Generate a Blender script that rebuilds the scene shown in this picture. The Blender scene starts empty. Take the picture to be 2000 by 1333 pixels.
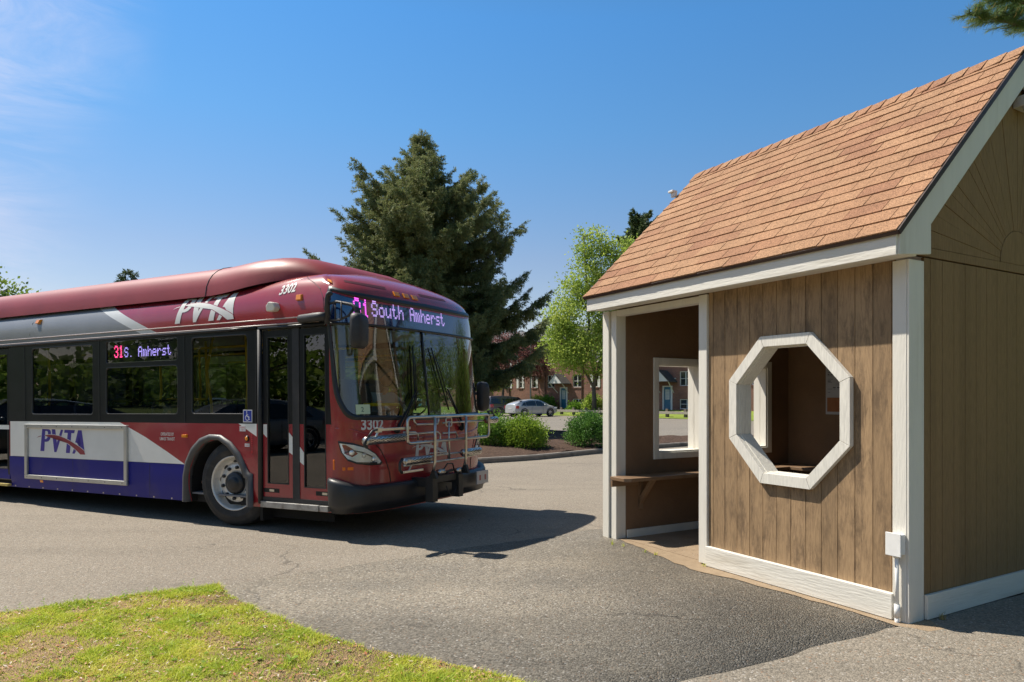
import bpy, bmesh, math, random, bisect
import numpy as np
from mathutils import Vector, Matrix
R = math.radians
random.seed(7); rng = np.random.default_rng(11)
SC = bpy.context.scene; COL = SC.collection

# ------------------------------------------------------------------ camera, sky, sun, exposure
EYE = 1.47
cam = bpy.data.cameras.new('camera'); cam_ob = bpy.data.objects.new('camera', cam); COL.objects.link(cam_ob)
cam_ob.location = (0, 0, EYE); cam_ob.rotation_euler = (R(90), 0, 0)
cam.sensor_width = 36; cam.lens = 1385.8*36/2000; cam.shift_x = (1000-1106)/2000; cam.shift_y = (775.7-666.5)/2000
cam.clip_start = .05; cam.clip_end = 3000
SC.camera = cam_ob
SC.view_settings.view_transform = 'Standard'; SC.view_settings.look = 'None'
SC.view_settings.exposure = 0.85; SC.view_settings.gamma = 1.0
SUN_EL = R(55); SUN_AZ = math.atan2(-.925, .381)
world = bpy.data.worlds.new('World'); SC.world = world; world.use_nodes = True
def build_sky():
    nt = world.node_tree; n = nt.nodes; l = nt.links; n.clear()
    out = n.new('ShaderNodeOutputWorld'); bg = n.new('ShaderNodeBackground'); bg.inputs[1].default_value = .085
    sky = n.new('ShaderNodeTexSky'); sky.sky_type = 'NISHITA'; sky.sun_disc = False
    sky.sun_elevation = SUN_EL; sky.sun_rotation = SUN_AZ; sky.altitude = 100; sky.air_density = 1.0; sky.dust_density = .1; sky.ozone_density = 4.0
    hs = n.new('ShaderNodeHueSaturation'); hs.inputs['Saturation'].default_value = 1.12; hs.inputs['Value'].default_value = 1.0
    l.new(sky.outputs[0], hs.inputs['Color'])
    # sky colour graded by height; unseen overhead part warmed to warm the fill light
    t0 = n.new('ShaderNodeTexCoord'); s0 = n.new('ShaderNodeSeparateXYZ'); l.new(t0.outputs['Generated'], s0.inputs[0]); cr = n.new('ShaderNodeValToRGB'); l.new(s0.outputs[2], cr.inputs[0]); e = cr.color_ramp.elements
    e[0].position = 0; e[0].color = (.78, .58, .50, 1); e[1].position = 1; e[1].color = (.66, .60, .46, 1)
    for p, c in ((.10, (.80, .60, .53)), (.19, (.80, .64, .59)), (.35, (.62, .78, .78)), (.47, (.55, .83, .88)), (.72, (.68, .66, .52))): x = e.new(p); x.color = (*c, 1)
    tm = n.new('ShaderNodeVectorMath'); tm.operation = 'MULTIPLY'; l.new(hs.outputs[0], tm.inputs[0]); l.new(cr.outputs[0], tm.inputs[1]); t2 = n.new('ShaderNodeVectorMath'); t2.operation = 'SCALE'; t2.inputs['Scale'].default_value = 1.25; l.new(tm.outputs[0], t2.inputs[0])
    # thin cirrus to the left, laid out by direction in the sky
    tc = n.new('ShaderNodeTexCoord'); mp = n.new('ShaderNodeMapping'); mp.inputs['Scale'].default_value = (2.6, 2.6, 9.0); mp.inputs['Rotation'].default_value = (0, .5, .3)
    no = n.new('ShaderNodeTexNoise'); no.inputs['Scale'].default_value = 1.6; no.inputs['Detail'].default_value = 12; no.inputs['Roughness'].default_value = .68; no.inputs['Distortion'].default_value = .8
    l.new(tc.outputs['Generated'], mp.inputs[0]); l.new(mp.outputs[0], no.inputs[0])
    r1 = n.new('ShaderNodeValToRGB'); r1.color_ramp.elements[0].position = .40; r1.color_ramp.elements[1].position = .68
    l.new(no.outputs[0], r1.inputs[0])
    sep = n.new('ShaderNodeSeparateXYZ'); l.new(tc.outputs['Generated'], sep.inputs[0])
    mx = n.new('ShaderNodeMath'); mx.operation = 'MULTIPLY_ADD'; l.new(sep.outputs[2], mx.inputs[0]); mx.inputs[1].default_value = -.30; l.new(sep.outputs[0], mx.inputs[2])
    no2 = n.new('ShaderNodeTexNoise'); no2.inputs['Scale'].default_value = 3.0; no2.inputs['Detail'].default_value = 5; l.new(tc.outputs['Generated'], no2.inputs[0])
    ad = n.new('ShaderNodeMath'); ad.operation = 'MULTIPLY_ADD'; l.new(no2.outputs[0], ad.inputs[0]); ad.inputs[1].default_value = .22; l.new(mx.outputs[0], ad.inputs[2])
    mr = n.new('ShaderNodeMapRange'); mr.interpolation_type = 'SMOOTHSTEP'; l.new(ad.outputs[0], mr.inputs[0])
    mr.inputs[1].default_value = -.46; mr.inputs[2].default_value = -.64; mr.inputs[3].default_value = 0; mr.inputs[4].default_value = 1
    mu = n.new('ShaderNodeMath'); mu.operation = 'MULTIPLY'; l.new(r1.outputs[0], mu.inputs[0]); l.new(mr.outputs[0], mu.inputs[1])
    # even veil of moisture on that side as well
    v = n.new('ShaderNodeMath'); v.operation = 'MULTIPLY_ADD'; l.new(mr.outputs[0], v.inputs[0]); v.inputs[1].default_value = .06
    m2 = n.new('ShaderNodeMath'); m2.operation = 'MULTIPLY'; l.new(mu.outputs[0], m2.inputs[0]); m2.inputs[1].default_value = .58; l.new(m2.outputs[0], v.inputs[2])
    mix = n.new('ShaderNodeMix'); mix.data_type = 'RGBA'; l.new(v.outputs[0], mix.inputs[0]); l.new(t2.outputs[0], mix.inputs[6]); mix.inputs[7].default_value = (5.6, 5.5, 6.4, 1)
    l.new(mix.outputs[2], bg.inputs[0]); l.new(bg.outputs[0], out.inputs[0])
build_sky()
SUN_DIR = Vector((-.925*math.cos(SUN_EL), .381*math.cos(SUN_EL), math.sin(SUN_EL))).normalized()
sun = bpy.data.lights.new('sun', 'SUN'); sun.energy = 4.1; sun.angle = R(.53); sun.color = (1, .93, .82)
sun_ob = bpy.data.objects.new('sun', sun); COL.objects.link(sun_ob); sun_ob.rotation_euler = SUN_DIR.to_track_quat('Z', 'Y').to_euler()

# ------------------------------------------------------------------ mesh helpers
class MB:
    """collects shapes into one mesh"""
    def __init__(s): s.v = []; s.f = []; s.m = []; s.cur = 0
    def add(s, vs, fs):
        k = len(s.v); s.v += [tuple(map(float, p)) for p in vs]; s.f += [tuple(i+k for i in f) for f in fs]; s.m += [s.cur]*len(fs); return s
    def box(s, x0, x1, y0, y1, z0, z1):
        s.add([(x0,y0,z0),(x1,y0,z0),(x1,y1,z0),(x0,y1,z0),(x0,y0,z1),(x1,y0,z1),(x1,y1,z1),(x0,y1,z1)],
              [(0,3,2,1),(4,5,6,7),(0,1,5,4),(1,2,6,5),(2,3,7,6),(3,0,4,7)]); return s
    def prism(s, pts, fn0, fn1):
        """polygon pts mapped by fn0 and fn1 into two end faces"""
        n = len(pts); s.add([fn0(*p) for p in pts]+[fn1(*p) for p in pts],
              [tuple(range(n))[::-1], tuple(range(n, 2*n))]+[(i, (i+1) % n, n+(i+1) % n, n+i) for i in range(n)]); return s
    def tube(s, path, r, n=8, cap=True):
        P = [Vector(p) for p in path]; rs = r if isinstance(r, (list, tuple)) else [r]*len(P); vs = []; up = None
        for i, p in enumerate(P):
            t = (P[min(i+1, len(P)-1)]-P[max(i-1, 0)]).normalized()
            if up is None: up = Vector((0,0,1)) if abs(t.z) < .9 else Vector((1,0,0))
            a = t.cross(up).normalized(); b = a.cross(t).normalized(); up = b
            vs += [tuple(p+(a*math.cos(k*2*math.pi/n)+b*math.sin(k*2*math.pi/n))*rs[i]) for k in range(n)]
        fs = [(i*n+k, i*n+(k+1) % n, (i+1)*n+(k+1) % n, (i+1)*n+k) for i in range(len(P)-1) for k in range(n)]
        if cap: fs += [tuple(range(n))[::-1], tuple(range((len(P)-1)*n, len(P)*n))]
        return s.add(vs, fs)
    def lathe(s, prof, n=32, M=None, sweep=2*math.pi):
        """prof = [(r, h)] turned about Z, then moved by M"""
        M = M or Matrix(); vs = []
        for k in range(n):
            a = k*sweep/n
            vs += [tuple(M @ Vector((r*math.cos(a), r*math.sin(a), h))) for r, h in prof]
        q = len(prof)
        return s.add(vs, [(k*q+i, ((k+1) % n)*q+i, ((k+1) % n)*q+i+1, k*q+i+1) for k in range(n) for i in range(q-1)])
    def blob(s, c, r, n=10, m=7):
        vs = []; 
        for i in range(m+1):
            for j in range(n):
                a = math.pi*i/m; b = 2*math.pi*j/n
                vs.append((c[0]+r[0]*math.sin(a)*math.cos(b), c[1]+r[1]*math.sin(a)*math.sin(b), c[2]+r[2]*math.cos(a)))
        return s.add(vs, [(i*n+j, i*n+(j+1) % n, (i+1)*n+(j+1) % n, (i+1)*n+j) for i in range(m) for j in range(n)])
    def build(s, name, mats, parent=None, smooth=False, bevel=0):
        me = bpy.data.meshes.new(name); me.from_pydata(s.v, [], s.f); me.validate()
        ms = mats if isinstance(mats, (list, tuple)) else [mats]
        for m in ms: me.materials.append(m)
        if len(ms) > 1 and len(me.polygons) == len(s.m): me.polygons.foreach_set('material_index', s.m)
        if smooth: me.polygons.foreach_set('use_smooth', [True]*len(me.polygons))
        bm = bmesh.new(); bm.from_mesh(me); bmesh.ops.recalc_face_normals(bm, faces=bm.faces); bm.to_mesh(me); bm.free()
        o = bpy.data.objects.new(name, me); COL.objects.link(o)
        if parent: o.parent = parent
        if bevel:
            b = o.modifiers.new('bevel', 'BEVEL'); b.width = bevel; b.segments = 2; b.limit_method = 'ANGLE'; b.angle_limit = R(40)
        return o
def raw(name, v, faces_flat, nside, mats, parent=None, midx=None, smooth=False):
    """fast mesh from numpy arrays; every face has nside corners"""
    me = bpy.data.meshes.new(name); nf = len(faces_flat)//nside
    me.vertices.add(len(v)); me.vertices.foreach_set('co', np.asarray(v, dtype=np.float32).ravel())
    me.loops.add(len(faces_flat)); me.loops.foreach_set('vertex_index', np.asarray(faces_flat, dtype=np.int32))
    me.polygons.add(nf); me.polygons.foreach_set('loop_start', np.arange(0, nf*nside, nside, dtype=np.int32)); me.polygons.foreach_set('loop_total', np.full(nf, nside, dtype=np.int32))
    for m in (mats if isinstance(mats, (list, tuple)) else [mats]): me.materials.append(m)
    if midx is not None: me.polygons.foreach_set('material_index', np.asarray(midx, dtype=np.int32))
    if smooth: me.polygons.foreach_set('use_smooth', np.ones(nf, dtype=bool))
    me.update(); me.validate()
    o = bpy.data.objects.new(name, me); COL.objects.link(o)
    if parent: o.parent = parent
    return o
def tag(o, label=None, cat=None, group=None, kind=None):
    if label: o['label'] = label
    if cat: o['category'] = cat
    if group: o['group'] = group
    if kind: o['kind'] = kind
    return o
def empty(name, loc, rz=0, label=None, cat=None, group=None):
    o = bpy.data.objects.new(name, None); COL.objects.link(o); o.location = loc; o.rotation_euler = (0, 0, rz); o.empty_display_size = .2
    return tag(o, label, cat, group)
def copy_tree(o, parent=None):
    c = o.copy(); COL.objects.link(c); c.parent = parent
    for ch in [x for x in bpy.data.objects if x.parent == o]: copy_tree(ch, c)
    return c

# ------------------------------------------------------------------ material helpers
def new_mat(name):
    m = bpy.data.materials.new(name); m.use_nodes = True; return m, m.node_tree, m.node_tree.nodes['Principled BSDF']
def setp(b, **k):
    for a, v in k.items():
        a = a.replace('_', ' ')
        if a in b.inputs: b.inputs[a].default_value = (*v, 1) if isinstance(v, tuple) and len(v) == 3 else v
def mat(name, col, rough=.5, metal=0., var=0., vscale=8., bump=0., bscale=60., coat=0., coords='Object', stretch=(1,1,1), dirt=None, spec=None):
    """paint-like procedural: base colour with uneven wear, fine bump"""
    m, nt, b = new_mat(name); n = nt.nodes; l = nt.links
    setp(b, Base_Color=col, Roughness=rough, Metallic=metal, Coat_Weight=coat, Coat_Roughness=.06)
    if spec is not None: setp(b, Specular_IOR_Level=spec)
    tc = n.new('ShaderNodeTexCoord'); mp = n.new('ShaderNodeMapping'); mp.inputs['Scale'].default_value = stretch; l.new(tc.outputs[coords], mp.inputs[0])
    if var:
        t = n.new('ShaderNodeTexNoise'); t.inputs['Scale'].default_value = vscale; t.inputs['Detail'].default_value = 6; t.inputs['Roughness'].default_value = .65; l.new(mp.outputs[0], t.inputs[0])
        r = n.new('ShaderNodeMapRange'); r.inputs[1].default_value = .3; r.inputs[2].default_value = .7; r.inputs[3].default_value = 1-var; r.inputs[4].default_value = 1+var; l.new(t.outputs[0], r.inputs[0])
        mx = n.new('ShaderNodeVectorMath'); mx.operation = 'SCALE'; mx.inputs[0].default_value = col; l.new(r.outputs[0], mx.inputs['Scale']); l.new(mx.outputs[0], b.inputs['Base Color'])
        if dirt:
            m3 = n.new('ShaderNodeMix'); m3.data_type = 'RGBA'; t2 = n.new('ShaderNodeTexNoise'); t2.inputs['Scale'].default_value = dirt[2]; t2.inputs['Detail'].default_value = 8; l.new(mp.outputs[0], t2.inputs[0])
            rr = n.new('ShaderNodeMapRange'); rr.inputs[1].default_value = dirt[1]; rr.inputs[2].default_value = dirt[1]+.15; rr.inputs[4].default_value = dirt[3]; l.new(t2.outputs[0], rr.inputs[0]); l.new(rr.outputs[0], m3.inputs[0])
            l.new(mx.outputs[0], m3.inputs[6]); m3.inputs[7].default_value = (*dirt[0], 1); l.new(m3.outputs[2], b.inputs['Base Color'])
    if bump:
        t = n.new('ShaderNodeTexNoise'); t.inputs['Scale'].default_value = bscale; t.inputs['Detail'].default_value = 4; l.new(mp.outputs[0], t.inputs[0])
        bp = n.new('ShaderNodeBump'); bp.inputs['Strength'].default_value = bump; bp.inputs['Distance'].default_value = .01; l.new(t.outputs[0], bp.inputs['Height']); l.new(bp.outputs[0], b.inputs['Normal'])
    return m
def glass(name, tint, gloss=1.0, ior=1.5, rough=0.0):
    """thin pane: tinted see-through plus mirror reflection by Fresnel"""
    m, nt, b = new_mat(name); n = nt.nodes; l = nt.links; n.remove(b)
    out = n['Material Output']; tr = n.new('ShaderNodeBsdfTransparent'); tr.inputs[0].default_value = (*tint, 1)
    gl = n.new('ShaderNodeBsdfGlossy'); gl.inputs['Roughness'].default_value = rough; gl.inputs[0].default_value = (1, 1, 1, 1)
    fr = n.new('ShaderNodeFresnel'); fr.inputs[0].default_value = ior
    mu = n.new('ShaderNodeMath'); mu.operation = 'MULTIPLY'; mu.use_clamp = True; mu.inputs[1].default_value = gloss; l.new(fr.outputs[0], mu.inputs[0])
    mx = n.new('ShaderNodeMixShader'); l.new(mu.outputs[0], mx.inputs[0]); l.new(tr.outputs[0], mx.inputs[1]); l.new(gl.outputs[0], mx.inputs[2]); l.new(mx.outputs[0], out.inputs[0])
    return m
def emit(name, col, st):
    m, nt, b = new_mat(name); setp(b, Base_Color=(.01,.01,.01), Emission_Color=col, Emission_Strength=st, Roughness=.6); return m
def leaf_mat(name, cols, scale=1.2, trans=.35, rough=.55):
    """foliage: colour differs from clump to clump and leaf to leaf"""
    m, nt, b = new_mat(name); n = nt.nodes; l = nt.links
    g = n.new('ShaderNodeNewGeometry'); r = n.new('ShaderNodeValToRGB')
    t = n.new('ShaderNodeTexNoise'); t.inputs['Scale'].default_value = scale; t.inputs['Detail'].default_value = 3; l.new(g.outputs['Position'], t.inputs[0])
    a = n.new('ShaderNodeMath'); a.operation = 'MULTIPLY_ADD'; l.new(g.outputs['Random Per Island'], a.inputs[0]); a.inputs[1].default_value = .5
    s = n.new('ShaderNodeMath'); s.operation = 'MULTIPLY_ADD'; l.new(t.outputs[0], s.inputs[0]); s.inputs[1].default_value = 1.3; s.inputs[2].default_value = -.4; l.new(s.outputs[0], a.inputs[2])
    l.new(a.outputs[0], r.inputs[0]); e = r.color_ramp.elements
    e[0].position = .0; e[0].color = (*cols[0], 1); e[1].position = 1; e[1].color = (*cols[-1], 1)
    for i, c in enumerate(cols[1:-1]): x = e.new((i+1)/(len(cols)-1)); x.color = (*c, 1)
    l.new(r.outputs[0], b.inputs['Base Color']); setp(b, Roughness=rough, Specular_IOR_Level=.25)
    if trans:
        tl = n.new('ShaderNodeBsdfTranslucent'); l.new(r.outputs[0], tl.inputs[0]); mx = n.new('ShaderNodeMixShader'); mx.inputs[0].default_value = trans
        l.new(b.outputs[0], mx.inputs[1]); l.new(tl.outputs[0], mx.inputs[2]); l.new(mx.outputs[0], n['Material Output'].inputs[0])
    return m

# ------------------------------------------------------------------ ground, road, paths, island
def terr(x, y):
    w = (x+y)/1.4142
    def st(a, b): t = max(0, min(1, (w-a)/(b-a))); return t*t*(3-2*t)
    return -.15*st(20, 38)+.50*st(43, 49)
def asphalt(name, c1, c2, gscale, chip, wear, patchscale=.5, bump=.5, sealdark=None):
    m, nt, b = new_mat(name); n = nt.nodes; l = nt.links
    tc = n.new('ShaderNodeTexCoord'); P = tc.outputs['Object']
    def noise(sc, det=5, rough=.6):
        t = n.new('ShaderNodeTexNoise'); t.inputs['Scale'].default_value = sc; t.inputs['Detail'].default_value = det; t.inputs['Roughness'].default_value = rough; l.new(P, t.inputs[0]); return t.outputs[0]
    def rng_(s, a, b_, c, d):
        r = n.new('ShaderNodeMapRange'); r.inputs[1].default_value = a; r.inputs[2].default_value = b_; r.inputs[3].default_value = c; r.inputs[4].default_value = d; l.new(s, r.inputs[0]); return r.outputs[0]
    def mixc(f, a, c):
        x = n.new('ShaderNodeMix'); x.data_type = 'RGBA'; l.new(f, x.inputs[0])
        for i, q in ((6, a), (7, c)):
            if isinstance(q, tuple): x.inputs[i].default_value = (*q, 1)
            else: l.new(q, x.inputs[i])
        return x.outputs[2]
    base = mixc(rng_(noise(patchscale, 6), .35, .65, 0, 1), c1, c2)
    vo = n.new('ShaderNodeTexVoronoi'); vo.inputs['Scale'].default_value = gscale; l.new(P, vo.inputs[0])
    sp = n.new('ShaderNodeSeparateColor'); l.new(vo.outputs['Color'], sp.inputs[0])
    # stones of different greys, a few pale ones and a few rusty ones
    st = n.new('ShaderNodeVectorMath'); st.operation = 'SCALE'; l.new(base, st.inputs[0]); l.new(rng_(sp.outputs[0], 0, 1, 1-chip, 1+chip), st.inputs['Scale'])
    c = mixc(rng_(sp.outputs[1], .965, .975, 0, .8), st.outputs[0], (.42, .39, .35)); c = mixc(rng_(sp.outputs[2], .975, .985, 0, .6), c, (.28, .15, .08))
    c = mixc(rng_(noise(gscale*.35, 3), .3, .42, wear, 0), c, (.02, .02, .02))
    # long faint cracks and stains
    w = n.new('ShaderNodeTexVoronoi'); w.feature = 'DISTANCE_TO_EDGE'; w.inputs['Scale'].default_value = .33
    d = n.new('ShaderNodeTexNoise'); d.inputs['Scale'].default_value = 1.5; d.inputs['Detail'].default_value = 6; l.new(P, d.inputs[0])
    vm = n.new('ShaderNodeVectorMath'); vm.operation = 'MULTIPLY_ADD'; l.new(d.outputs['Color'], vm.inputs[0]); vm.inputs[1].default_value = (1.1, 1.1, 0); l.new(P, vm.inputs[2]); l.new(vm.outputs[0], w.inputs[0])
    ck = n.new('ShaderNodeMath'); ck.operation = 'MULTIPLY'; l.new(rng_(w.outputs['Distance'], .0, .006, .55, 0), ck.inputs[0]); l.new(rng_(noise(.6, 2), .48, .6, 0, 1), ck.inputs[1])
    c = mixc(ck.outputs[0], c, (.03, .028, .026))
    c = mixc(rng_(noise(1.1, 8, .75), .55, .8, 0, .35), c, tuple(q*.55 for q in c1))
    # long faint tyre tracks along the lane and darker drips
    mp = n.new('ShaderNodeMapping'); mp.inputs['Rotation'].default_value = (0, 0, .45); mp.inputs['Scale'].default_value = (.10, 1.6, 1); l.new(P, mp.inputs[0])
    tt = n.new('ShaderNodeTexNoise'); tt.inputs['Scale'].default_value = 1.3; tt.inputs['Detail'].default_value = 4; l.new(mp.outputs[0], tt.inputs[0]); c = mixc(rng_(tt.outputs[0], .50, .68, 0, .16), c, tuple(q*.4 for q in c1))
    dv = n.new('ShaderNodeTexVoronoi'); dv.inputs['Scale'].default_value = 1.4; l.new(P, dv.inputs[0]); dm = n.new('ShaderNodeMath'); dm.operation = 'MULTIPLY'; l.new(rng_(dv.outputs['Distance'], .03, .09, .30, 0), dm.inputs[0]); l.new(rng_(noise(9, 3), .4, .6, 0, 1), dm.inputs[1]); c = mixc(dm.outputs[0], c, (.04, .037, .033))
    l.new(c, b.inputs['Base Color']); setp(b, Roughness=.9, Specular_IOR_Level=.3)
    h = n.new('ShaderNodeMath'); h.operation = 'ADD'; l.new(vo.outputs['Distance'], h.inputs[0]); l.new(noise(gscale*.6, 4), h.inputs[1])
    bp = n.new('ShaderNodeBump'); bp.inputs['Strength'].default_value = bump; bp.inputs['Distance'].default_value = .008; bp.invert = True; l.new(h.outputs[0], bp.inputs['Height']); l.new(bp.outputs[0], b.inputs['Normal'])
    return m
M_ROAD = asphalt('road_asphalt', (.245, .212, .168), (.215, .185, .148), 110, .30, .35, bump=.45)
M_PATCH = asphalt('patch_asphalt', (.150, .135, .112), (.216, .188, .148), 95, .42, .6, patchscale=.75, bump=.5)
M_WALK = asphalt('walk_asphalt', (.205, .180, .145), (.235, .203, .160), 95, .32, .40, bump=.55)
M_LOT = asphalt('lot_asphalt', (.20, .178, .150), (.175, .158, .135), 60, .15, .2, patchscale=.25, bump=.2)
def soil(name, c1, c2, sc=6, bs=90, bump=.6, c3=None):
    m, nt, b = new_mat(name); n = nt.nodes; l = nt.links; tc = n.new('ShaderNodeTexCoord')
    t = n.new('ShaderNodeTexNoise'); t.inputs['Scale'].default_value = sc; t.inputs['Detail'].default_value = 10; t.inputs['Roughness'].default_value = .7; l.new(tc.outputs['Object'], t.inputs[0])
    r = n.new('ShaderNodeValToRGB'); r.color_ramp.elements[0].position = .35; r.color_ramp.elements[1].position = .65; r.color_ramp.elements[0].color = (*c1, 1); r.color_ramp.elements[1].color = (*c2, 1)
    if c3: e = r.color_ramp.elements.new(.8); e.color = (*c3, 1)
    l.new(t.outputs[0], r.inputs[0]); l.new(r.outputs[0], b.inputs['Base Color']); setp(b, Roughness=.95, Specular_IOR_Level=.2)
    v = n.new('ShaderNodeTexVoronoi'); v.inputs['Scale'].default_value = bs; l.new(tc.outputs['Object'], v.inputs[0])
    bp = n.new('ShaderNodeBump'); bp.inputs['Strength'].default_value = bump; bp.inputs['Distance'].default_value = .02; l.new(v.outputs[0], bp.inputs['Height']); l.new(bp.outputs[0], b.inputs['Normal'])
    return m
M_SOIL = soil('lawn_soil', (.24, .17, .08), (.36, .24, .14), 5, 120, .6, (.42, .28, .18))
M_TURF = soil('far_turf', (.10, .15, .03), (.15, .19, .04), 3, 25, .6)
M_MULCH = soil('bark_mulch', (.045, .028, .02), (.12, .075, .055), 14, 45, 1.0, (.17, .11, .08))
M_SAND = soil('washed_sand', (.27, .20, .13), (.34, .255, .17), 9, 160, .4)
M_CONC = mat('kerb_concrete', (.20, .175, .15), .9, var=.22, vscale=5, bump=.5, bscale=90, dirt=((.06,.055,.05), .55, 3, .6))

def sheet(name, poly, z, m, step=None, label=None, cat=None, jag=0, kind='structure', skirt=0):
    """flat sheet following the terrain; the outline may be roughened"""
    pts = []
    for i, (x, y) in enumerate(poly):
        x2, y2 = poly[(i+1) % len(poly)]; L = math.hypot(x2-x, y2-y); k = max(1, int(L/jag[1])) if jag and L < 14 else 1
        for j in range(k):
            t = j/k; jj = (random.uniform(-1, 1)*jag[0]) if (jag and j) else 0
            nx, ny = -(y2-y)/L, (x2-x)/L; pts.append((x+(x2-x)*t+nx*jj, y+(y2-y)*t+ny*jj))
    bm = bmesh.new(); bm.faces.new([bm.verts.new((x, y, 0)) for x, y in pts]); 
    if skirt:
        r = bmesh.ops.extrude_edge_only(bm, edges=list(bm.edges))
        for v in [q for q in r['geom'] if isinstance(q, bmesh.types.BMVert)]: v.co.z = -skirt
    bmesh.ops.triangulate(bm, faces=[f for f in bm.faces if len(f.verts) > 4])
    if step:
        xs = [p[0] for p in pts]; ys = [p[1] for p in pts]; lo = min((a+b)/1.4142 for a, b in pts); hi = max((a+b)/1.4142 for a, b in pts)
        w = max(19.0, lo)
        while w < min(hi, 51):
            bmesh.ops.bisect_plane(bm, geom=list(bm.verts)+list(bm.edges)+list(bm.faces), plane_co=(w/1.4142, w/1.4142, 0), plane_no=(1, 1, 0)); w += step
    for v in bm.verts: v.co.z += terr(v.co.x, v.co.y)+z
    me = bpy.data.meshes.new(name); bm.normal_update(); bm.to_mesh(me); bm.free(); me.materials.append(m)
    for p in me.polygons: p.use_smooth = True
    o = bpy.data.objects.new(name, me); COL.objects.link(o); tag(o, label, cat, None, kind); return o
sheet('ground', [(-400,-300),(500,-300),(500,700),(-400,700)], -.03, M_TURF, step=1.5)
def wl(w, t): return ((w+t)/1.4142, (w-t)/1.4142)     # point on the line x+y = w*sqrt2
sheet('parking_lot', [wl(19.2, -60), wl(19.2, 60), wl(43, 60), wl(43, -60)], -.008, M_LOT, step=1.5)
sheet('road', [(-45,-30), (-45, 60), (-17, 44), wl(19.35, 60), (40, -14), (14,-8), (6,2.5), (1.2,2.2), (-.28,3.4),(-2.73,5.47),(-7.4,2.6),(-20,-6),(-25,-30)], -.004, M_ROAD, step=3)
sheet('lawn_soil', [(-.28,3.655),(-.72,3.90),(-1.2,4.14),(-1.786,4.55),(-2.515,5.235),(-2.72,5.49),(-3.2,5.20),(-3.805,4.79),(-7.4,2.62),(-20,-6),(-20,-12),(3,-12),(1.5,1.5)], .012, M_SOIL, jag=(.014,.05), skirt=.03)
sheet('asphalt_patch', [(-2.73,5.48),(-1.85,6.19),(-.93,6.93),(-.2,7.42),(.248,7.83),(.60,7.97),(.95,7.2),(2.30,4.75),(2.18,4.60),(2.02,4.47),(1.6,4.22),(1.105,3.9),(.7,3.7),(.42,3.5),(0,2.9),(-.28,3.4),(-.72,3.85),(-1.79,4.5),(-2.5,5.2)], .004, M_PATCH, jag=(.012,.10), skirt=.02)
sheet('side_path', [(.0,3.2),(.42,3.51),(.7,3.71),(1.105,3.91),(1.6,4.23),(2.02,4.48),(2.3,4.62),(5.6,6.6),(9,8),(14,-6),(2,-6),(.2,1.5)], .008, M_WALK, jag=(.02,.15))
sheet('sand_strip', [(.44,7.80),(.62,7.94),(.95,7.35),(1.33,6.72),(1.80,5.92),(2.28,5.15),(2.36,4.75),(2.40,4.48),(2.26,4.42),(2.11,4.53),(1.95,4.83),(1.75,5.10),(1.62,5.32),(1.42,5.60),(1.24,5.80),(1.05,6.03),(.92,6.36),(.82,6.58),(.74,6.86),(.60,7.12),(.52,7.4)], .0085, M_SAND, jag=(.02,.09))
# planted island with its kerb: near edge measured along the kerb, far side towards the lot
ISL = [(-9,11.6),(-6,13.0),(-3.4,14.5),(-1.66,15.85),(-.67,16.6),(.96,18.55),(2.6,20.3),(5.5,22.6),(9,24.5),(8,25.2),(3.0,24.6),(.5,24.0),(-1.8,24.0),(-3.2,26.6),(-5,28.6),(-8,27.5),(-10.5,22),(-11,15)]
def kerb(poly):
    m = MB(); n = len(poly); outs = []
    for i in range(n):
        a, b_, c = Vector(poly[i-1]), Vector(poly[i]), Vector(poly[(i+1) % n])
        t = ((b_-a).normalized()+(c-b_).normalized()).normalized(); nn = Vector((-t.y, t.x)); outs.append((b_, nn))
    prof = [(0, -.02), (.0, .085), (.025, .115), (.13, .118), (.14, .10), (.14, .05)]
    vs = [(p.x+nn.x*d, p.y+nn.y*d, z+terr(p.x, p.y)) for p, nn in outs for d, z in prof]; q = len(prof)
    m.add(vs, [(i*q+k, ((i+1) % n)*q+k, ((i+1) % n)*q+k+1, i*q+k+1) for i in range(n) for k in range(q-1)])
    return tag(m.build('kerb', M_CONC, smooth=False), kind='structure')
def resample(poly, d):
    out = []
    for i, p in enumerate(poly):
        q0, q1, q2, q3 = [Vector(poly[(i+k) % len(poly)]) for k in (-1, 0, 1, 2)]; n = max(1, int((q2-q1).length/d))
        for j in range(n):
            t = j/n; out.append(tuple(.5*((2*q1)+(-q0+q2)*t+(2*q0-5*q1+4*q2-q3)*t*t+(-q0+3*q1-3*q2+q3)*t**3)))
    return out
ISLS = resample(ISL, .6); kerb(ISLS)
def inset(poly, d):
    o = []
    for i in range(len(poly)):
        a, b_, c = Vector(poly[i-1]), Vector(poly[i]), Vector(poly[(i+1) % len(poly)]); t = ((b_-a).normalized()+(c-b_).normalized()).normalized(); o.append((b_.x-t.y*d, b_.y+t.x*d))
    return o
def mulch():
    inner = inset(ISLS, .12); bm = bmesh.new(); bm.faces.new([bm.verts.new((x, y, 0)) for x, y in inner]); bmesh.ops.triangulate(bm, faces=list(bm.faces))
    for k in range(4): bmesh.ops.subdivide_edges(bm, edges=[e for e in bm.edges if e.calc_length() > .5], cuts=1); bmesh.ops.triangulate(bm, faces=list(bm.faces))
    cen = Vector((-1, 19.5))
    for v in bm.verts:
        d = min(math.hypot(v.co.x-x, v.co.y-y) for x, y in inner[::2]); v.co.z = .085+.16*min(1, d/1.8)+random.uniform(-.02, .02)+terr(v.co.x, v.co.y)
    me = bpy.data.meshes.new('mulch_bed'); bm.to_mesh(me); bm.free(); me.materials.append(M_MULCH); o = bpy.data.objects.new('mulch_bed', me); COL.objects.link(o); tag(o, kind='structure')
mulch()
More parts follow.
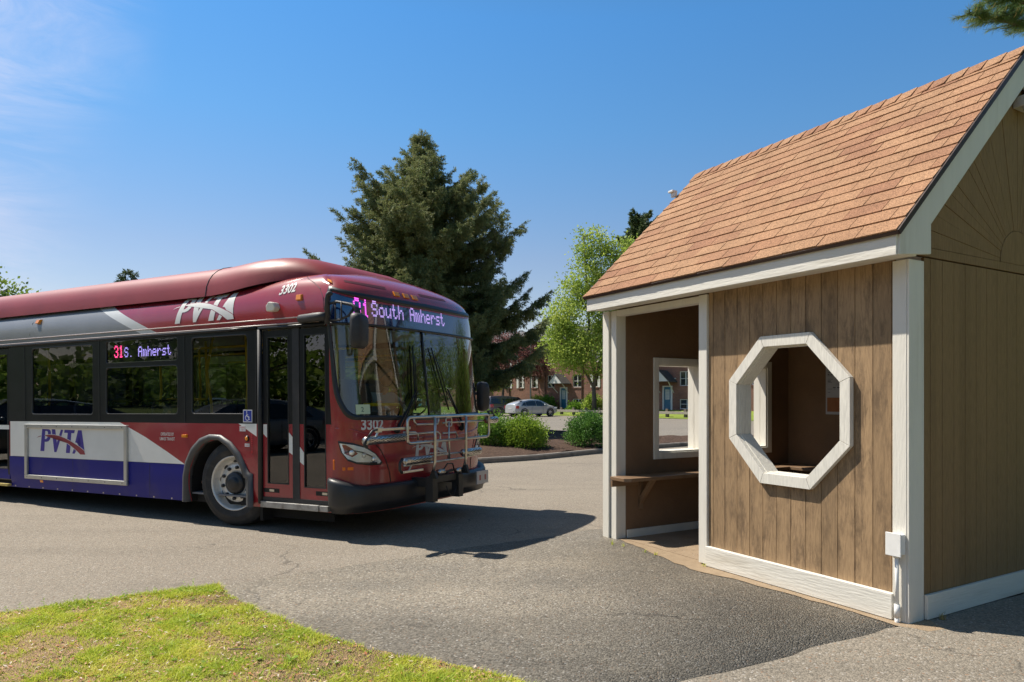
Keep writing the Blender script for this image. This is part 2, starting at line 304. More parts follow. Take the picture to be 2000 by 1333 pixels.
sheet('far_lawn', [wl(43.1, -45), wl(43.1, 45), wl(60, 45), wl(60, -45)], .02, soil('lawn_green', (.15,.21,.03), (.22,.27,.05), 2, 30, .5), step=1.0)
# old paint marks in the far lot
mk = MB()
for t0, w0 in ((-20.5, 40.2), (-24.5, 36.5), (-31, 40.5), (-38, 40.3)):
    a = [wl(w0-1.6, t0), wl(w0-1.6, t0+.12), wl(w0+1.6, t0+.12), wl(w0+1.6, t0)]; mk.add([(x, y, terr(x, y)+.004) for x, y in a], [(0,1,2,3)])
tag(mk.build('parking_line', mat('worn_line_paint', (.5,.47,.4), .9, var=.3, vscale=20)), kind='structure')

# ------------------------------------------------------------------ foreground grass, litter
def in_poly(px, py, poly):
    c = np.zeros(len(px), bool); n = len(poly)
    for i in range(n):
        x1, y1 = poly[i]; x2, y2 = poly[i-1]
        c ^= ((y1 > py) != (y2 > py)) & (px < (x2-x1)*(py-y1)/((y2-y1) or 1e-9)+x1)
    return c
def vnoise(x, y, s, seed=0):
    r = np.random.default_rng(seed); g = r.random((97, 97)); x = x*s+50; y = y*s+50; xi = np.floor(x).astype(int); yi = np.floor(y).astype(int); fx = x-xi; fy = y-yi
    fx = fx*fx*(3-2*fx); fy = fy*fy*(3-2*fy); f = lambda a, b: g[a % 97, b % 97]
    return (f(xi, yi)*(1-fx)+f(xi+1, yi)*fx)*(1-fy)+(f(xi, yi+1)*(1-fx)+f(xi+1, yi+1)*fx)*fy
M_GRASS = leaf_mat('grass_blade', [(.28,.40,.05), (.46,.56,.06), (.66,.66,.10), (.80,.68,.24)], 2.5, .4)
M_WEED = leaf_mat('weed_leaf', [(.16,.30,.03), (.27,.42,.04), (.36,.46,.12)], 3, .3)
LAWN = [(-.27,3.68),(-.71,3.93),(-1.0,4.02),(-1.19,4.17),(-1.5,4.33),(-1.76,4.57),(-2.1,4.86),(-2.50,5.26),(-2.71,5.52),(-3.2,5.22),(-3.805,4.81),(-7.4,2.65),(-5,2.4),(1,2.4)]
def blades(n, poly, h, w, bbox, dens=None, seed=1, spread=.9):
    r = np.random.default_rng(seed); x = r.uniform(bbox[0], bbox[1], n); y = r.uniform(bbox[2], bbox[3], n); k = in_poly(x, y, poly)
    if dens is not None: k &= r.random(n) < dens(x, y)
    x, y = x[k], y[k]; n = len(x); a = r.uniform(0, 2*np.pi, n); hh = h*r.uniform(.35, 1.25, n)*(.6+.8*vnoise(x, y, 6, 3)); ww = w*r.uniform(.6, 1.3, n); L = hh*r.uniform(.1, spread, n); b = r.uniform(0, 2*np.pi, n)
    p0 = np.stack([x-np.cos(a)*ww, y-np.sin(a)*ww, np.full(n, .008)], 1); p1 = np.stack([x+np.cos(a)*ww, y+np.sin(a)*ww, np.full(n, .008)], 1)
    mx = np.stack([x+np.cos(b)*L*.35, y+np.sin(b)*L*.35, hh*.65], 1); dx = np.stack([np.cos(a)*ww*.8, np.sin(a)*ww*.8, 0*a], 1); tip = np.stack([x+np.cos(b)*L, y+np.sin(b)*L, hh], 1)
    V = np.concatenate([p0, p1, mx-dx, mx+dx, tip]); i = np.arange(n)
    F = np.concatenate([np.stack([i, i+n, i+3*n], 1), np.stack([i, i+3*n, i+2*n], 1), np.stack([i+2*n, i+3*n, i+4*n], 1)]).ravel()
    return V, F
def gd(x, y): return np.clip(.10+2.2*(vnoise(x, y, 3.2, 5)*.5+vnoise(x, y, 11, 6)*.5-.30), .10, 1)
V, F = blades(400000, LAWN, .030, .0026, (-4.4, .1, 3.45, 5.55), gd, 2, 1.7)
tag(raw('grass', V, F, 3, M_GRASS), 'short patchy yellow green grass in the lower left foreground corner', 'grass', None, 'stuff')
def weeds():
    r = random.Random(5); m = MB()
    for k in range(230):
        x = r.uniform(-5, 0); y = r.uniform(3.3, 5.5)
        if not in_poly(np.array([x]), np.array([y]), LAWN)[0]: continue
        big = r.random() < .03; n = r.randint(5, 9) if not big else 8; L = r.uniform(.014, .028) if not big else r.uniform(.035, .055)
        for j in range(n):
            a = 2*math.pi*j/n+r.uniform(-.3, .3); l_ = L*r.uniform(.7, 1.2); w = l_*.22; up = r.uniform(.2, .9)*l_
            c, s = math.cos(a), math.sin(a); z0 = .018
            m.add([(x, y, z0), (x+c*l_*.5-s*w, y+s*l_*.5+c*w, z0+up*.6), (x+c*l_, y+s*l_, z0+up*.75), (x+c*l_*.5+s*w, y+s*l_*.5-c*w, z0+up*.6)], [(0,1,2,3)])
    # taller weeds that lean over the kerbless edge
    for k in range(46):
        t = r.random(); x = -2.78+(-5.2+2.78)*t; y = 5.43+(3.95-5.43)*t*1.0+r.uniform(-.12, .0); h = r.uniform(.04, .085)
        for j in range(9):
            a = r.uniform(0, 6.28); zz = h*(j+1)/9; c, s = math.cos(a), math.sin(a); l_ = .022*(1.2-j/12); w = .006
            m.add([(x, y, zz), (x+c*l_*.5-s*w, y+s*l_*.5+c*w, zz+.006), (x+c*l_, y+s*l_, zz+.004), (x+c*l_*.5+s*w, y+s*l_*.5-c*w, zz+.006)], [(0,1,2,3)])
    tag(m.build('weeds', M_WEED), 'small broad leaved weeds scattered through the foreground grass', 'weeds', None, 'stuff')
weeds()
def litter():
    r = random.Random(9); m = MB()
    for k in range(6500):
        x = r.uniform(-4.4, 0); y = r.uniform(3.3, 5.5)
        if not in_poly(np.array([x]), np.array([y]), LAWN)[0]: continue
        a = r.uniform(0, 6.28); l_ = r.uniform(.006, .017); w = l_*r.uniform(.25, .5); z = r.uniform(.016, .028); c, s = math.cos(a), math.sin(a); t = r.uniform(-.4, .4)*l_
        m.cur = r.choice([0, 0, 0, 1, 2]); m.add([(x-c*l_, y-s*l_, z-t), (x-s*w, y+c*w, z+.002), (x+c*l_, y+s*l_, z+t), (x+s*w, y-c*w, z+.001)], [(0,1,2,3)])
    tag(m.build('leaf_litter', [mat('litter_tan', (.42,.24,.13), .8, var=.3, vscale=40), mat('litter_pale', (.55,.45,.36), .8), mat('litter_rust', (.40,.13,.05), .8)]), 'dry tan leaf flakes lying in the bare patches of grass', 'leaf litter', None, 'stuff')
litter()
# loose grit on the asphalt and in the sand
def grit():
    r = random.Random(3); m = MB()
    for k in range(2600):
        x = r.uniform(-6, 4.2); y = r.uniform(3.6, 10)
        z = .006 if y > 4.9 else .012
        if r.random() < .55: 
            t = r.random(); x = .65+(2.3-.65)*t+r.gauss(-.06, .09); y = 7.85+(4.5-7.85)*t+r.gauss(-.03, .09)
        if in_poly(np.array([x]), np.array([y]), LAWN)[0]: continue
        q = r.uniform(.0015, .0048); a = r.uniform(0, 3)
        c, s = math.cos(a)*q, math.sin(a)*q; m.cur = r.choice([0, 0, 1, 2])
        m.add([(x+c, y+s, z), (x-s, y+c, z), (x-c, y-s, z), (x+s, y-c, z), (x, y, z+q*.9)], [(0,1,4),(1,2,4),(2,3,4),(3,0,4)])
    tag(m.build('grit', [mat('grit_pale', (.45,.41,.36), .9), mat('grit_dark', (.08,.075,.07), .9), mat('grit_rust', (.34,.2,.12), .9)]), 'loose grit and tiny stones on the asphalt', 'grit', None, 'stuff')
grit()
def twig(pts, r_, label, m_):
    o = MB().tube(pts, r_, 6).build('fallen_twig', m_, smooth=True); return tag(o, label, 'twig')
M_BARK = mat('grey_bark', (.13,.10,.075), .9, var=.3, vscale=14, bump=1.0, bscale=30, stretch=(1,1,.25))
twig([(-1.93,4.05,.03),(-1.86,4.045,.034),(-1.79,4.05,.03)], [.003,.004,.002], 'thin brown twig lying on the foreground grass', M_BARK)
def tuft(x, y, z, n, h, seed, label, dry=False):
    r = random.Random(seed); m = MB()
    for k in range(n):
        a = r.uniform(0, 6.28); c, s = math.cos(a), math.sin(a); hh = h*r.uniform(.5, 1.1); L = hh*r.uniform(.2, 1.0); w = .0022; x0 = x+r.gauss(0, .009); y0 = y+r.gauss(0, .009)
        m.add([(x0-s*w, y0+c*w, z), (x0+s*w, y0-c*w, z), (x0+c*L*.4+s*w*.8, y0+s*L*.4-c*w*.8, z+hh*.7), (x0+c*L*.4-s*w*.8, y0+s*L*.4+c*w*.8, z+hh*.7), (x0+c*L, y0+s*L, z+hh)], [(0,1,2,3),(3,2,4)])
    tag(m.build('grass_tuft', M_DRY if dry else M_GRASS), label, 'grass tuft', 'grass tufts at the foot of the shelter')
M_DRY = leaf_mat('dry_grass', [(.30,.22,.08),(.40,.32,.12)], 3, .3)

# ------------------------------------------------------------------ bus shelter  (local x = depth into it, y = along its front, z up)
def wood(name, col, dark, vary, axis, board=.1395, off=0.0, worn=.5, white=False):
    """painted or stained boards: every board its own tone, long grain, knots, worn streaks"""
    m, nt, b = new_mat(name); n = nt.nodes; l = nt.links
    tc = n.new('ShaderNodeTexCoord'); sp = n.new('ShaderNodeSeparateXYZ'); l.new(tc.outputs['Object'], sp.inputs[0])
    d = n.new('ShaderNodeMath'); d.operation = 'ADD'; l.new(sp.outputs[axis], d.inputs[0]); d.inputs[1].default_value = off
    q = n.new('ShaderNodeMath'); q.operation = 'DIVIDE'; l.new(d.outputs[0], q.inputs[0]); q.inputs[1].default_value = board
    fl = n.new('ShaderNodeMath'); fl.operation = 'FLOOR'; l.new(q.outputs[0], fl.inputs[0])
    wn = n.new('ShaderNodeTexWhiteNoise'); wn.noise_dimensions = '1D'; l.new(fl.outputs[0], wn.inputs['W'])
    cb = n.new('ShaderNodeCombineXYZ'); zs = n.new('ShaderNodeMath'); zs.operation = 'MULTIPLY'; zs.inputs[1].default_value = .14; l.new(sp.outputs[2], zs.inputs[0])
    zo = n.new('ShaderNodeMath'); zo.operation = 'MULTIPLY_ADD'; l.new(wn.outputs[0], zo.inputs[0]); zo.inputs[1].default_value = 37; l.new(zs.outputs[0], zo.inputs[2])
    l.new(sp.outputs[axis], cb.inputs[0]); l.new(sp.outputs[1-axis], cb.inputs[1]); l.new(zo.outputs[0], cb.inputs[2])
    g = n.new('ShaderNodeTexNoise'); g.inputs['Scale'].default_value = 7; g.inputs['Detail'].default_value = 3; g.inputs['Distortion'].default_value = .3; l.new(cb.outputs[0], g.inputs[0])
    wv = n.new('ShaderNodeMath'); wv.operation = 'MULTIPLY'; wv.inputs[1].default_value = 22; l.new(g.outputs[0], wv.inputs[0])
    fr = n.new('ShaderNodeMath'); fr.operation = 'PINGPONG'; fr.inputs[1].default_value = 1; l.new(wv.outputs[0], fr.inputs[0])
    fine = n.new('ShaderNodeTexNoise'); fine.inputs['Scale'].default_value = 90; fine.inputs['Detail'].default_value = 6; l.new(cb.outputs[0], fine.inputs[0])
    big = n.new('ShaderNodeTexNoise'); big.inputs['Scale'].default_value = 9; big.inputs['Detail'].default_value = 8; big.inputs['Roughness'].default_value = .75
    c2 = n.new('ShaderNodeCombineXYZ'); z3 = n.new('ShaderNodeMath'); z3.operation = 'MULTIPLY_ADD'; l.new(sp.outputs[2], z3.inputs[0]); z3.inputs[1].default_value = .30; w9 = n.new('ShaderNodeMath'); w9.operation = 'MULTIPLY'; w9.inputs[1].default_value = 11; l.new(wn.outputs[0], w9.inputs[0]); l.new(w9.outputs[0], z3.inputs[2])
    l.new(sp.outputs[axis], c2.inputs[0]); l.new(z3.outputs[0], c2.inputs[2]); l.new(c2.outputs[0], big.inputs[0])
    def rg(s, a, b_, c, e):
        r = n.new('ShaderNodeMapRange'); r.inputs[1].default_value = a; r.inputs[2].default_value = b_; r.inputs[3].default_value = c; r.inputs[4].default_value = e; l.new(s, r.inputs[0]); return r.outputs[0]
    v = n.new('ShaderNodeMath'); v.operation = 'MULTIPLY'; l.new(rg(wn.outputs[0], 0, 1, 1-vary, 1+vary), v.inputs[0]); l.new(rg(fine.outputs[0], .3, .7, .88, 1.12), v.inputs[1])
    sc = n.new('ShaderNodeVectorMath'); sc.operation = 'SCALE'; sc.inputs[0].default_value = col; l.new(v.outputs[0], sc.inputs['Scale'])
    mx = n.new('ShaderNodeMix'); mx.data_type = 'RGBA'; k = n.new('ShaderNodeMath'); k.operation = 'MULTIPLY'; l.new(rg(fr.outputs[0], .35, 1.0, 0, .7), k.inputs[0]); l.new(rg(big.outputs[0], .38, .60, .0 if not white else .0, worn), k.inputs[1])
    kk = n.new('ShaderNodeMath'); kk.operation = 'MAXIMUM'; l.new(k.outputs[0], kk.inputs[0]); l.new(rg(big.outputs[0], .47, .62, 0, worn*.75), kk.inputs[1]); l.new(kk.outputs[0], mx.inputs[0])
    l.new(sc.outputs[0], mx.inputs[6]); mx.inputs[7].default_value = (*dark, 1); l.new(mx.outputs[2], b.inputs['Base Color']); setp(b, Roughness=.75 if not white else .6, Specular_IOR_Level=.25)
    h = n.new('ShaderNodeMath'); h.operation = 'ADD'; l.new(fine.outputs[0], h.inputs[0]); l.new(rg(fr.outputs[0], 0, 1, 0, .5), h.inputs[1])
    bp = n.new('ShaderNodeBump'); bp.inputs['Strength'].default_value = .35; bp.inputs['Distance'].default_value = .004; l.new(h.outputs[0], bp.inputs['Height']); l.new(bp.outputs[0], b.inputs['Normal'])
    return m
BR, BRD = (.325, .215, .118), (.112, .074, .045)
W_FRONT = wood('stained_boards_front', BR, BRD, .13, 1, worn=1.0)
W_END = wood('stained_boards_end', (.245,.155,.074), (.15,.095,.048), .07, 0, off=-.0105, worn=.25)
W_IN = mat('brown_painted_plywood', (.19,.112,.060), .85, var=.10, vscale=3, bump=.5, bscale=55)
W_FAN = wood('sunburst_boards', (.245,.155,.074), (.15,.095,.048), .04, 0, board=3, worn=.25)
WHITE = wood('white_trim_paint', (.70,.67,.595), (.58,.56,.52), .015, 1, board=9, worn=.35, white=True)
WHITE_V = mat('white_trim_smooth', (.70,.67,.595), .55, var=.05, vscale=7, bump=.25, bscale=70, stretch=(1,1,.15), dirt=((.50,.46,.38), .58, 9, .45))
WHITE_H = mat('white_trim_long_grain', (.70,.67,.595), .55, var=.05, vscale=7, bump=.35, bscale=70, stretch=(1,.12,1), dirt=((.48,.43,.34), .56, 9, .5))
WHITE_X = mat('white_trim_cross_grain', (.70,.67,.595), .55, var=.05, vscale=7, bump=.35, bscale=70, stretch=(.12,1,1), dirt=((.48,.43,.34), .56, 9, .5))
DARKGAP = mat('dark_gap', (.035,.025,.018), .9)
SH = empty('bus_shelter', (2.222, 4.578, 0), 2.129-math.pi/2, 'brown board bus shelter with white trim, shingle gable roof and octagonal window', 'bus shelter')
LEN, DEP, ZF, HW = 3.42, 2.684, 2.36, 1.342
def sb(name, m_, *boxes, bevel=.003, parent=None):
    m = MB(); [m.box(*b_) for b_ in boxes]; return m.build(name, m_, parent or SH, bevel=bevel)
# octagon outline helper
OC, OZ, OW = .999, 1.368, .578
def octo(r, c=OC, z=OZ): e = r*.4142; return [(c+r, z-e), (c+r, z+e), (c+e, z+r), (c-e, z+r), (c-r, z+e), (c-r, z-e), (c-e, z-r), (c+e, z-r)]
def oct_z(a, r, top): 
    e = r*.4142; d = abs(a-OC)
    if d >= r: return None
    h_ = r if d <= e else r-(d-e); return OZ+h_ if top else OZ-h_
def boards_with_hole(x0, x1, a0, a1, z0, z1, r, start):
    m = MB(); k = 0; seams = [a0]; a = start
    while a < a1-.01:
        if a > a0+.01: seams.append(a)
        a += .1395
    seams.append(a1)
    for i in range(len(seams)-1):
        p, q = seams[i]+.0026, seams[i+1]-.0026; dx = random.uniform(-.0012, .0012); br = sorted({p, q, *[c for c in (OC-r, OC-r*.4142, OC+r*.4142, OC+r) if p < c < q]})
        zb = z0+random.uniform(-.002, .006)
        e_ = r*.4142; lo, hi = [], []
        for t in br:
            zl_, zh_ = oct_z(t, r, False), oct_z(t, r, True)
            if abs(abs(t-OC)-r) < 1e-6 and p < t < q:
                two = [(t, OZ), (t, OZ-e_)], [(t, OZ), (t, OZ+e_)]
                if t > OC: two = two[0][::-1], two[1][::-1]
                lo += two[0]; hi += two[1]
            else: lo.append((t, zl_)); hi.append((t, zh_))
        if all(z is None for _, z in lo) or (q <= OC-r+1e-6) or (p >= OC+r-1e-6):
            m.prism([(p, zb), (q, zb), (q, z1), (p, z1)], lambda a_, z_: (x0+dx, a_, z_), lambda a_, z_: (x1, a_, z_)); continue
        fix = lambda L: [(t, OZ if z is None else z) for t, z in L]
        for P in ([(p, zb), (q, zb)]+fix(lo)[::-1], fix(hi)+[(q, z1), (p, z1)]):
            P = [P[j] for j in range(len(P)) if math.hypot(P[j][0]-P[j-1][0], P[j][1]-P[j-1][1]) > 1e-4]
            m.prism(P, lambda a_, z_: (x0+dx, a_, z_), lambda a_, z_: (x1, a_, z_))
    return m
def backing(x0, x1, a0, a1, z0, z1, r):
    """plain wall with the octagon cut out, made of four prisms round it"""
    m = MB(); O_ = octo(r); f0, f1 = (lambda a_, z_: (x0, a_, z_)), (lambda a_, z_: (x1, a_, z_))
    L = [O_[3], O_[4], O_[5], O_[6]]; Rr = [O_[7], O_[0], O_[1], O_[2]]
    m.prism([(a0, z0), (O_[6][0], z0), O_[6], O_[5], O_[4], O_[3], (O_[3][0], z1), (a0, z1)], f0, f1)
    m.prism([(O_[6][0], z0), (O_[7][0], z0), O_[7], O_[6]], f0, f1); m.prism([O_[3], O_[2], (O_[2][0], z1), (O_[3][0], z1)], f0, f1)
    m.prism([(O_[7][0], z0), (a1, z0), (a1, z1), (O_[2][0], z1), O_[2], O_[1], O_[0], O_[7]], f0, f1); return m
W_DK = mat('dark_wall_core', (.045,.028,.016), .9)
fw = boards_with_hole(0, .018, .11, 1.862, .17, 2.44, .505, .132-.1395).build('front_siding', W_FRONT, SH)
bk = backing(.019, .10, .10, 1.88, .05, 2.36, .508).build('front_wall_core', [W_DK], SH)
# octagonal window: casing boards, then the deep reveal
def ring_boards(r0, r1, x0, x1, m):
    A, B = octo(r0), octo(r1)
    for i in range(8):
        j = (i+1) % 8; g = .0012; ta = Vector(A[j])-Vector(A[i]); ta = ta.normalized()*g
        P = [(A[i][0]+ta.x, A[i][1]+ta.y), (A[j][0]-ta.x, A[j][1]-ta.y), (B[j][0]-ta.x, B[j][1]-ta.y), (B[i][0]+ta.x, B[i][1]+ta.y)]
        m.prism(P, lambda a_, z_: (x0, a_, z_), lambda a_, z_: (x1, a_, z_))
    return m
OF = ring_boards(OW, .495, -.042, -.001, MB()).build('octagonal_window_frame', WHITE, SH, bevel=.002)
ring_boards(.505, .488, .000, .052, MB()).build('reveal', WHITE, OF); ring_boards(.507, .490, .055, .125, MB()).build('reveal', WHITE, OF); ring_boards(.545, .492, .103, .1265, MB()).build('inner_casing', WHITE_V, OF)
# posts and trim
def pan(name, *b_): return sb(name, WHITE_V, *b_)
pan('corner_post', (-.022, .125, -.003, .012, 0.0, 2.36), (-.024, -.001, .0135, .112, 0.0, 2.36))
pan('corner_trim', (.127, .145, -.0025, .011, 0.0, 2.36))
pan('door_post', (-.024, .10, 1.862, 1.962, .02, 2.36)); 
pan('corner_post', (-.024, .07, 3.325, LEN+.01, .0, 2.36), (-.004, .118, 3.218, 3.308, .0, 2.36)); sb('post_core', WHITE_V, (.02, .19, 3.309, 3.324, .01, 2.35), bevel=0)
sb('front_baseboard', WHITE_H, (-.045, -.002, .104, 1.858, .012, .180))
sb('end_baseboard', WHITE_X, (.148, DEP, -.026, -.001, .012, .172)); pan('door_header', (.0, .09, 1.964, 3.216, 2.30, 2.36))
sb('back_wall', W_IN, (DEP-.10, DEP, .0, LEN, .0, 2.36)); pan('corner_post', (DEP-.12, DEP+.02, -.022, -.003, 0, 2.36))
# right end wall of separate boards
m = MB(); x = .1465-.1395*.5+.0
xs = [.1465]+[.221+.1397*i for i in range(18)]
for i in range(len(xs)-1):
    if xs[i+1] > DEP: xs[i+1] = DEP-.01
    m.box(xs[i]+.0024, xs[i+1]-.0024, random.uniform(.0, .0015), .02, .165, 2.385)
    if xs[i+1] >= DEP-.011: break
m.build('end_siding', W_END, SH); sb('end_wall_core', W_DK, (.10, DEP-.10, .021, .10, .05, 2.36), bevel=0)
# far end wall with its two windows
FA, FB = 3.21, 3.38; ZW0, ZW1 = .872, 1.822; WIN = [(.54, 1.15), (1.55, 2.205)]
def slab_holes(x0, x1, z0, z1, y0, y1, holes):
    m = MB(); xx = sorted([x0, x1]+[h_ for w_ in holes for h_ in w_])
    for i in range(len(xx)-1):
        if any(abs(xx[i]-h_[0]) < 1e-6 for h_ in holes): m.box(xx[i], xx[i+1], y0, y1, z0, ZW0); m.box(xx[i], xx[i+1], y0, y1, ZW1, z1)
        else: m.box(xx[i], xx[i+1], y0, y1, z0, z1)
    return m
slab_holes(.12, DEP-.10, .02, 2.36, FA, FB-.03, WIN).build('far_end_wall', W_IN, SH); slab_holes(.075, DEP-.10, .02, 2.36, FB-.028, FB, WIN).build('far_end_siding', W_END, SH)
for x0, x1 in WIN:
    f = MB(); c = .066
    for (a, b_, z0, z1) in ((x0-c, x0, ZW0-c, ZW1+c), (x1, x1+c, ZW0-c, ZW1+c), (x0, x1, ZW0-c, ZW0), (x0, x1, ZW1, ZW1+c)): f.box(a, b_, FA-.02, FA-.001, z0, z1)
    fo = f.build('window_frame', WHITE_V, SH, bevel=.002); f = MB(); t = .016
    for y0, y1 in ((FA+.0, FA+.088), (FA+.093, FB+.02)):
        f.box(x0, x0+t, y0, y1, ZW0, ZW1); f.box(x1-t, x1, y0, y1, ZW0, ZW1); f.box(x0+t, x1-t, y0, y1, ZW0, ZW0+t); f.box(x0+t, x1-t, y0, y1, ZW1-t, ZW1)
    f.build('reveal', WHITE_V, fo)
MB().prism([(.12, 2.361), (DEP-.1, 2.361), (DEP-.1, 2.70), (HW, 3.75), (.12, 2.72)], lambda a_, z_: (a_, FA, z_), lambda a_, z_: (a_, FB-.04, z_)).build('inner_gable', W_IN, SH)
pan('inner_baseboard', (.122, DEP-.11, FA-.02, FA-.001, .0, .092))
# floor and bench
sb('floor_slab', soil('shelter_floor', (.26,.19,.125), (.33,.25,.17), 5, 160, .3), (.06, DEP-.1, .1, FA, -.02, .012), bevel=0)
W_BENCH = mat('brown_bench_paint', (.20,.125,.072), .45, var=.15, vscale=9, bump=.2, stretch=(1,.2,1))
bn = MB(); top = .66; y0 = FA-.30
bn.prism([(-.10, FA-.02), (-.10, y0+.05), (-.04, y0), (DEP-.42, y0), (DEP-.42, .12), (DEP-.11, .12), (DEP-.11, FA-.002)], lambda a_, b_: (a_, b_, top-.036), lambda a_, b_: (a_, b_, top))
bench = bn.build('corner_bench', W_BENCH, SH, bevel=.004)
br = MB()
for bx_ in (.27, 1.35, 2.1):
    br.prism([(FA-.004, .40), (FA-.004, .32), (FA-.255, top-.038), (FA-.20, top-.038)], lambda a_, z_: (bx_, a_, z_), lambda a_, z_: (bx_+.042, a_, z_)); br.box(bx_, bx_+.042, FA-.035, FA-.003, .30, top-.038)
br.build('bracket', W_BENCH, bench); MB().box(-.095, .24, FA-.05, FA-.022, top-.105, top-.04).build('bench_rail', W_BENCH, bench)
# the roof: plywood deck, fascia, rake boards, shingle courses, ridge caps
EB, EZ, RZ = -.235, 2.512, 4.045      # eave edge, its height, ridge height (deck top)
SL = math.atan2(RZ-EZ, HW-EB); SLEN = math.hypot(RZ-EZ, HW-EB); Y0, Y1 = -.055, LEN+.03
def roof_pt(side, d, y, h_):     # d from eave up the slope, h_ above the deck
    x = EB+d*math.cos(SL)-h_*math.sin(SL); z = EZ+d*math.sin(SL)+h_*math.cos(SL); return ((x if side == 0 else 2*HW-x), y, z)
dk = MB()
for s_ in (0, 1): dk.prism([(0, -.035), (SLEN, -.035), (SLEN, 0), (0, 0)], lambda d, h_: roof_pt(s_, d, Y0+.005, h_), lambda d, h_: roof_pt(s_, d, Y1-.005, h_))
M_DECKW = mat('soffit_white', (.72,.70,.66), .7, var=.06)
roof = dk.build('roof', M_DECKW, SH)
def shingle_mat():
    m, nt, b = new_mat('brown_shingles'); n = nt.nodes; l = nt.links; g = n.new('ShaderNodeNewGeometry'); tc = n.new('ShaderNodeTexCoord')
    r = n.new('ShaderNodeValToRGB'); l.new(g.outputs['Random Per Island'], r.inputs[0]); e = r.color_ramp.elements
    e[0].color = (.295,.158,.090, 1); e[1].color = (.330,.192,.110, 1); x = e.new(.35); x.color = (.315,.175,.100, 1); x = e.new(.10); x.color = (.262,.134,.080, 1)
    big = n.new('ShaderNodeTexNoise'); big.inputs['Scale'].default_value = 3; big.inputs['Detail'].default_value = 6; l.new(tc.outputs['Object'], big.inputs[0])
    gr = n.new('ShaderNodeTexVoronoi'); gr.inputs['Scale'].default_value = 170; l.new(tc.outputs['Object'], gr.inputs[0]); sp = n.new('ShaderNodeSeparateColor'); l.new(gr.outputs['Color'], sp.inputs[0])
    a = n.new('ShaderNodeMapRange'); a.inputs[3].default_value = .60; a.inputs[4].default_value = 1.42; l.new(sp.outputs[0], a.inputs[0])
    c = n.new('ShaderNodeMapRange'); c.inputs[1].default_value = .3; c.inputs[2].default_value = .7; c.inputs[3].default_value = .9; c.inputs[4].default_value = 1.1; l.new(big.outputs[0], c.inputs[0])
    mu = n.new('ShaderNodeMath'); mu.operation = 'MULTIPLY'; l.new(a.outputs[0], mu.inputs[0]); l.new(c.outputs[0], mu.inputs[1])
    s = n.new('ShaderNodeVectorMath'); s.operation = 'SCALE'; l.new(r.outputs[0], s.inputs[0]); l.new(mu.outputs[0], s.inputs['Scale']); l.new(s.outputs[0], b.inputs['Base Color'])
    bp = n.new('ShaderNodeBump'); bp.inputs['Strength'].default_value = .5; bp.inputs['Distance'].default_value = .004; l.new(gr.outputs['Distance'], bp.inputs['Height']); l.new(bp.outputs[0], b.inputs['Normal']); setp(b, Roughness=.92, Specular_IOR_Level=.2); return m
M_SHIN = shingle_mat(); rs = random.Random(4)
for s_ in (0, 1):
    m = MB(); EX = .1365; nc = int(SLEN/EX)
    for i in range(nc+1):
        d0 = i*EX-.018; d1 = min(d0+EX+.05, SLEN); y = Y0-.02-(i % 2)*.155-(i % 3)*.03; 
        while y < Y1+.02:
            y2 = y+.302; a, b_ = max(y, Y0-.015)+.0032, min(y2, Y1+.015)-.0032
            if b_-a > .03:
                t0 = .0135+rs.uniform(0, .004); j = rs.uniform(-.003, .003); j2 = j+rs.uniform(-.002, .002)
                m.add([roof_pt(s_, d0+j, a, .004), roof_pt(s_, d0+j2, b_, .004), roof_pt(s_, d1, b_, .002), roof_pt(s_, d1, a, .002), roof_pt(s_, d0+j, a, t0), roof_pt(s_, d0+j2, b_, t0), roof_pt(s_, d1, b_, .0045), roof_pt(s_, d1, a, .0045)],
                      [(0,1,5,4),(4,5,6,7),(0,4,7,3),(1,2,6,5)])
            y = y2
    m.build('shingle_slope', M_SHIN, roof)
m = MB(); y = Y0-.018; i = 0
while y < Y1+.0:      # ridge caps, each lapped over the next
    y2 = y+.142; w = .125; t = .012
    for s_ in (0, 1):
        P = [roof_pt(s_, SLEN-w, y, .012), roof_pt(s_, SLEN-w, y2+.03, .006), roof_pt(s_, SLEN+.012, y2+.03, .006), roof_pt(s_, SLEN+.012, y, .014)]
        Q = [roof_pt(s_, SLEN-w, y, .012+t), roof_pt(s_, SLEN-w, y2+.03, .010), roof_pt(s_, SLEN+.006, y2+.03, .012), roof_pt(s_, SLEN+.006, y, .012+t)]
        P[2] = (HW, P[2][1], P[2][2]); P[3] = (HW, P[3][1], P[3][2]); Q[2] = (HW, Q[2][1], Q[2][2]+.004); Q[3] = (HW, Q[3][1], Q[3][2]+.004)
        m.add(P+Q, [(0,1,2,3),(4,7,6,5),(0,4,5,1),(3,2,6,7),(0,3,7,4)])
    y = y2
m.build('ridge_cap', M_SHIN, roof)
M_DRIP = mat('dark_brown_drip_edge', (.045,.022,.018), .45, var=.2, vscale=10)
de = MB()
for yy0, yy1 in ((Y0-.026, Y0-.002), (Y1+.002, Y1+.026)):
    for s_ in (0, 1): de.prism([(-.02, -.028), (SLEN, -.028), (SLEN, .006), (-.02, .006)], lambda d, h_: roof_pt(s_, d, yy0, h_), lambda d, h_: roof_pt(s_, d, yy1, h_))
for s_ in (0, 1): de.prism([(-.024, -.022), (-.008, -.022), (-.002, .003), (-.024, .003)], lambda d, h_: roof_pt(s_, d, Y0-.02, h_), lambda d, h_: roof_pt(s_, d, Y1+.02, h_))
de.build('drip_edge', M_DRIP, roof)
fas = MB().box(-.222, -.196, Y0+.012, Y1-.012, 2.358, 2.497).build('fascia_board', WHITE_H, SH, bevel=.003)
MB().box(2*HW+.196, 2*HW+.222, Y0+.012, Y1-.012, 2.358, 2.497).build('fascia_board', WHITE, SH, bevel=.003)
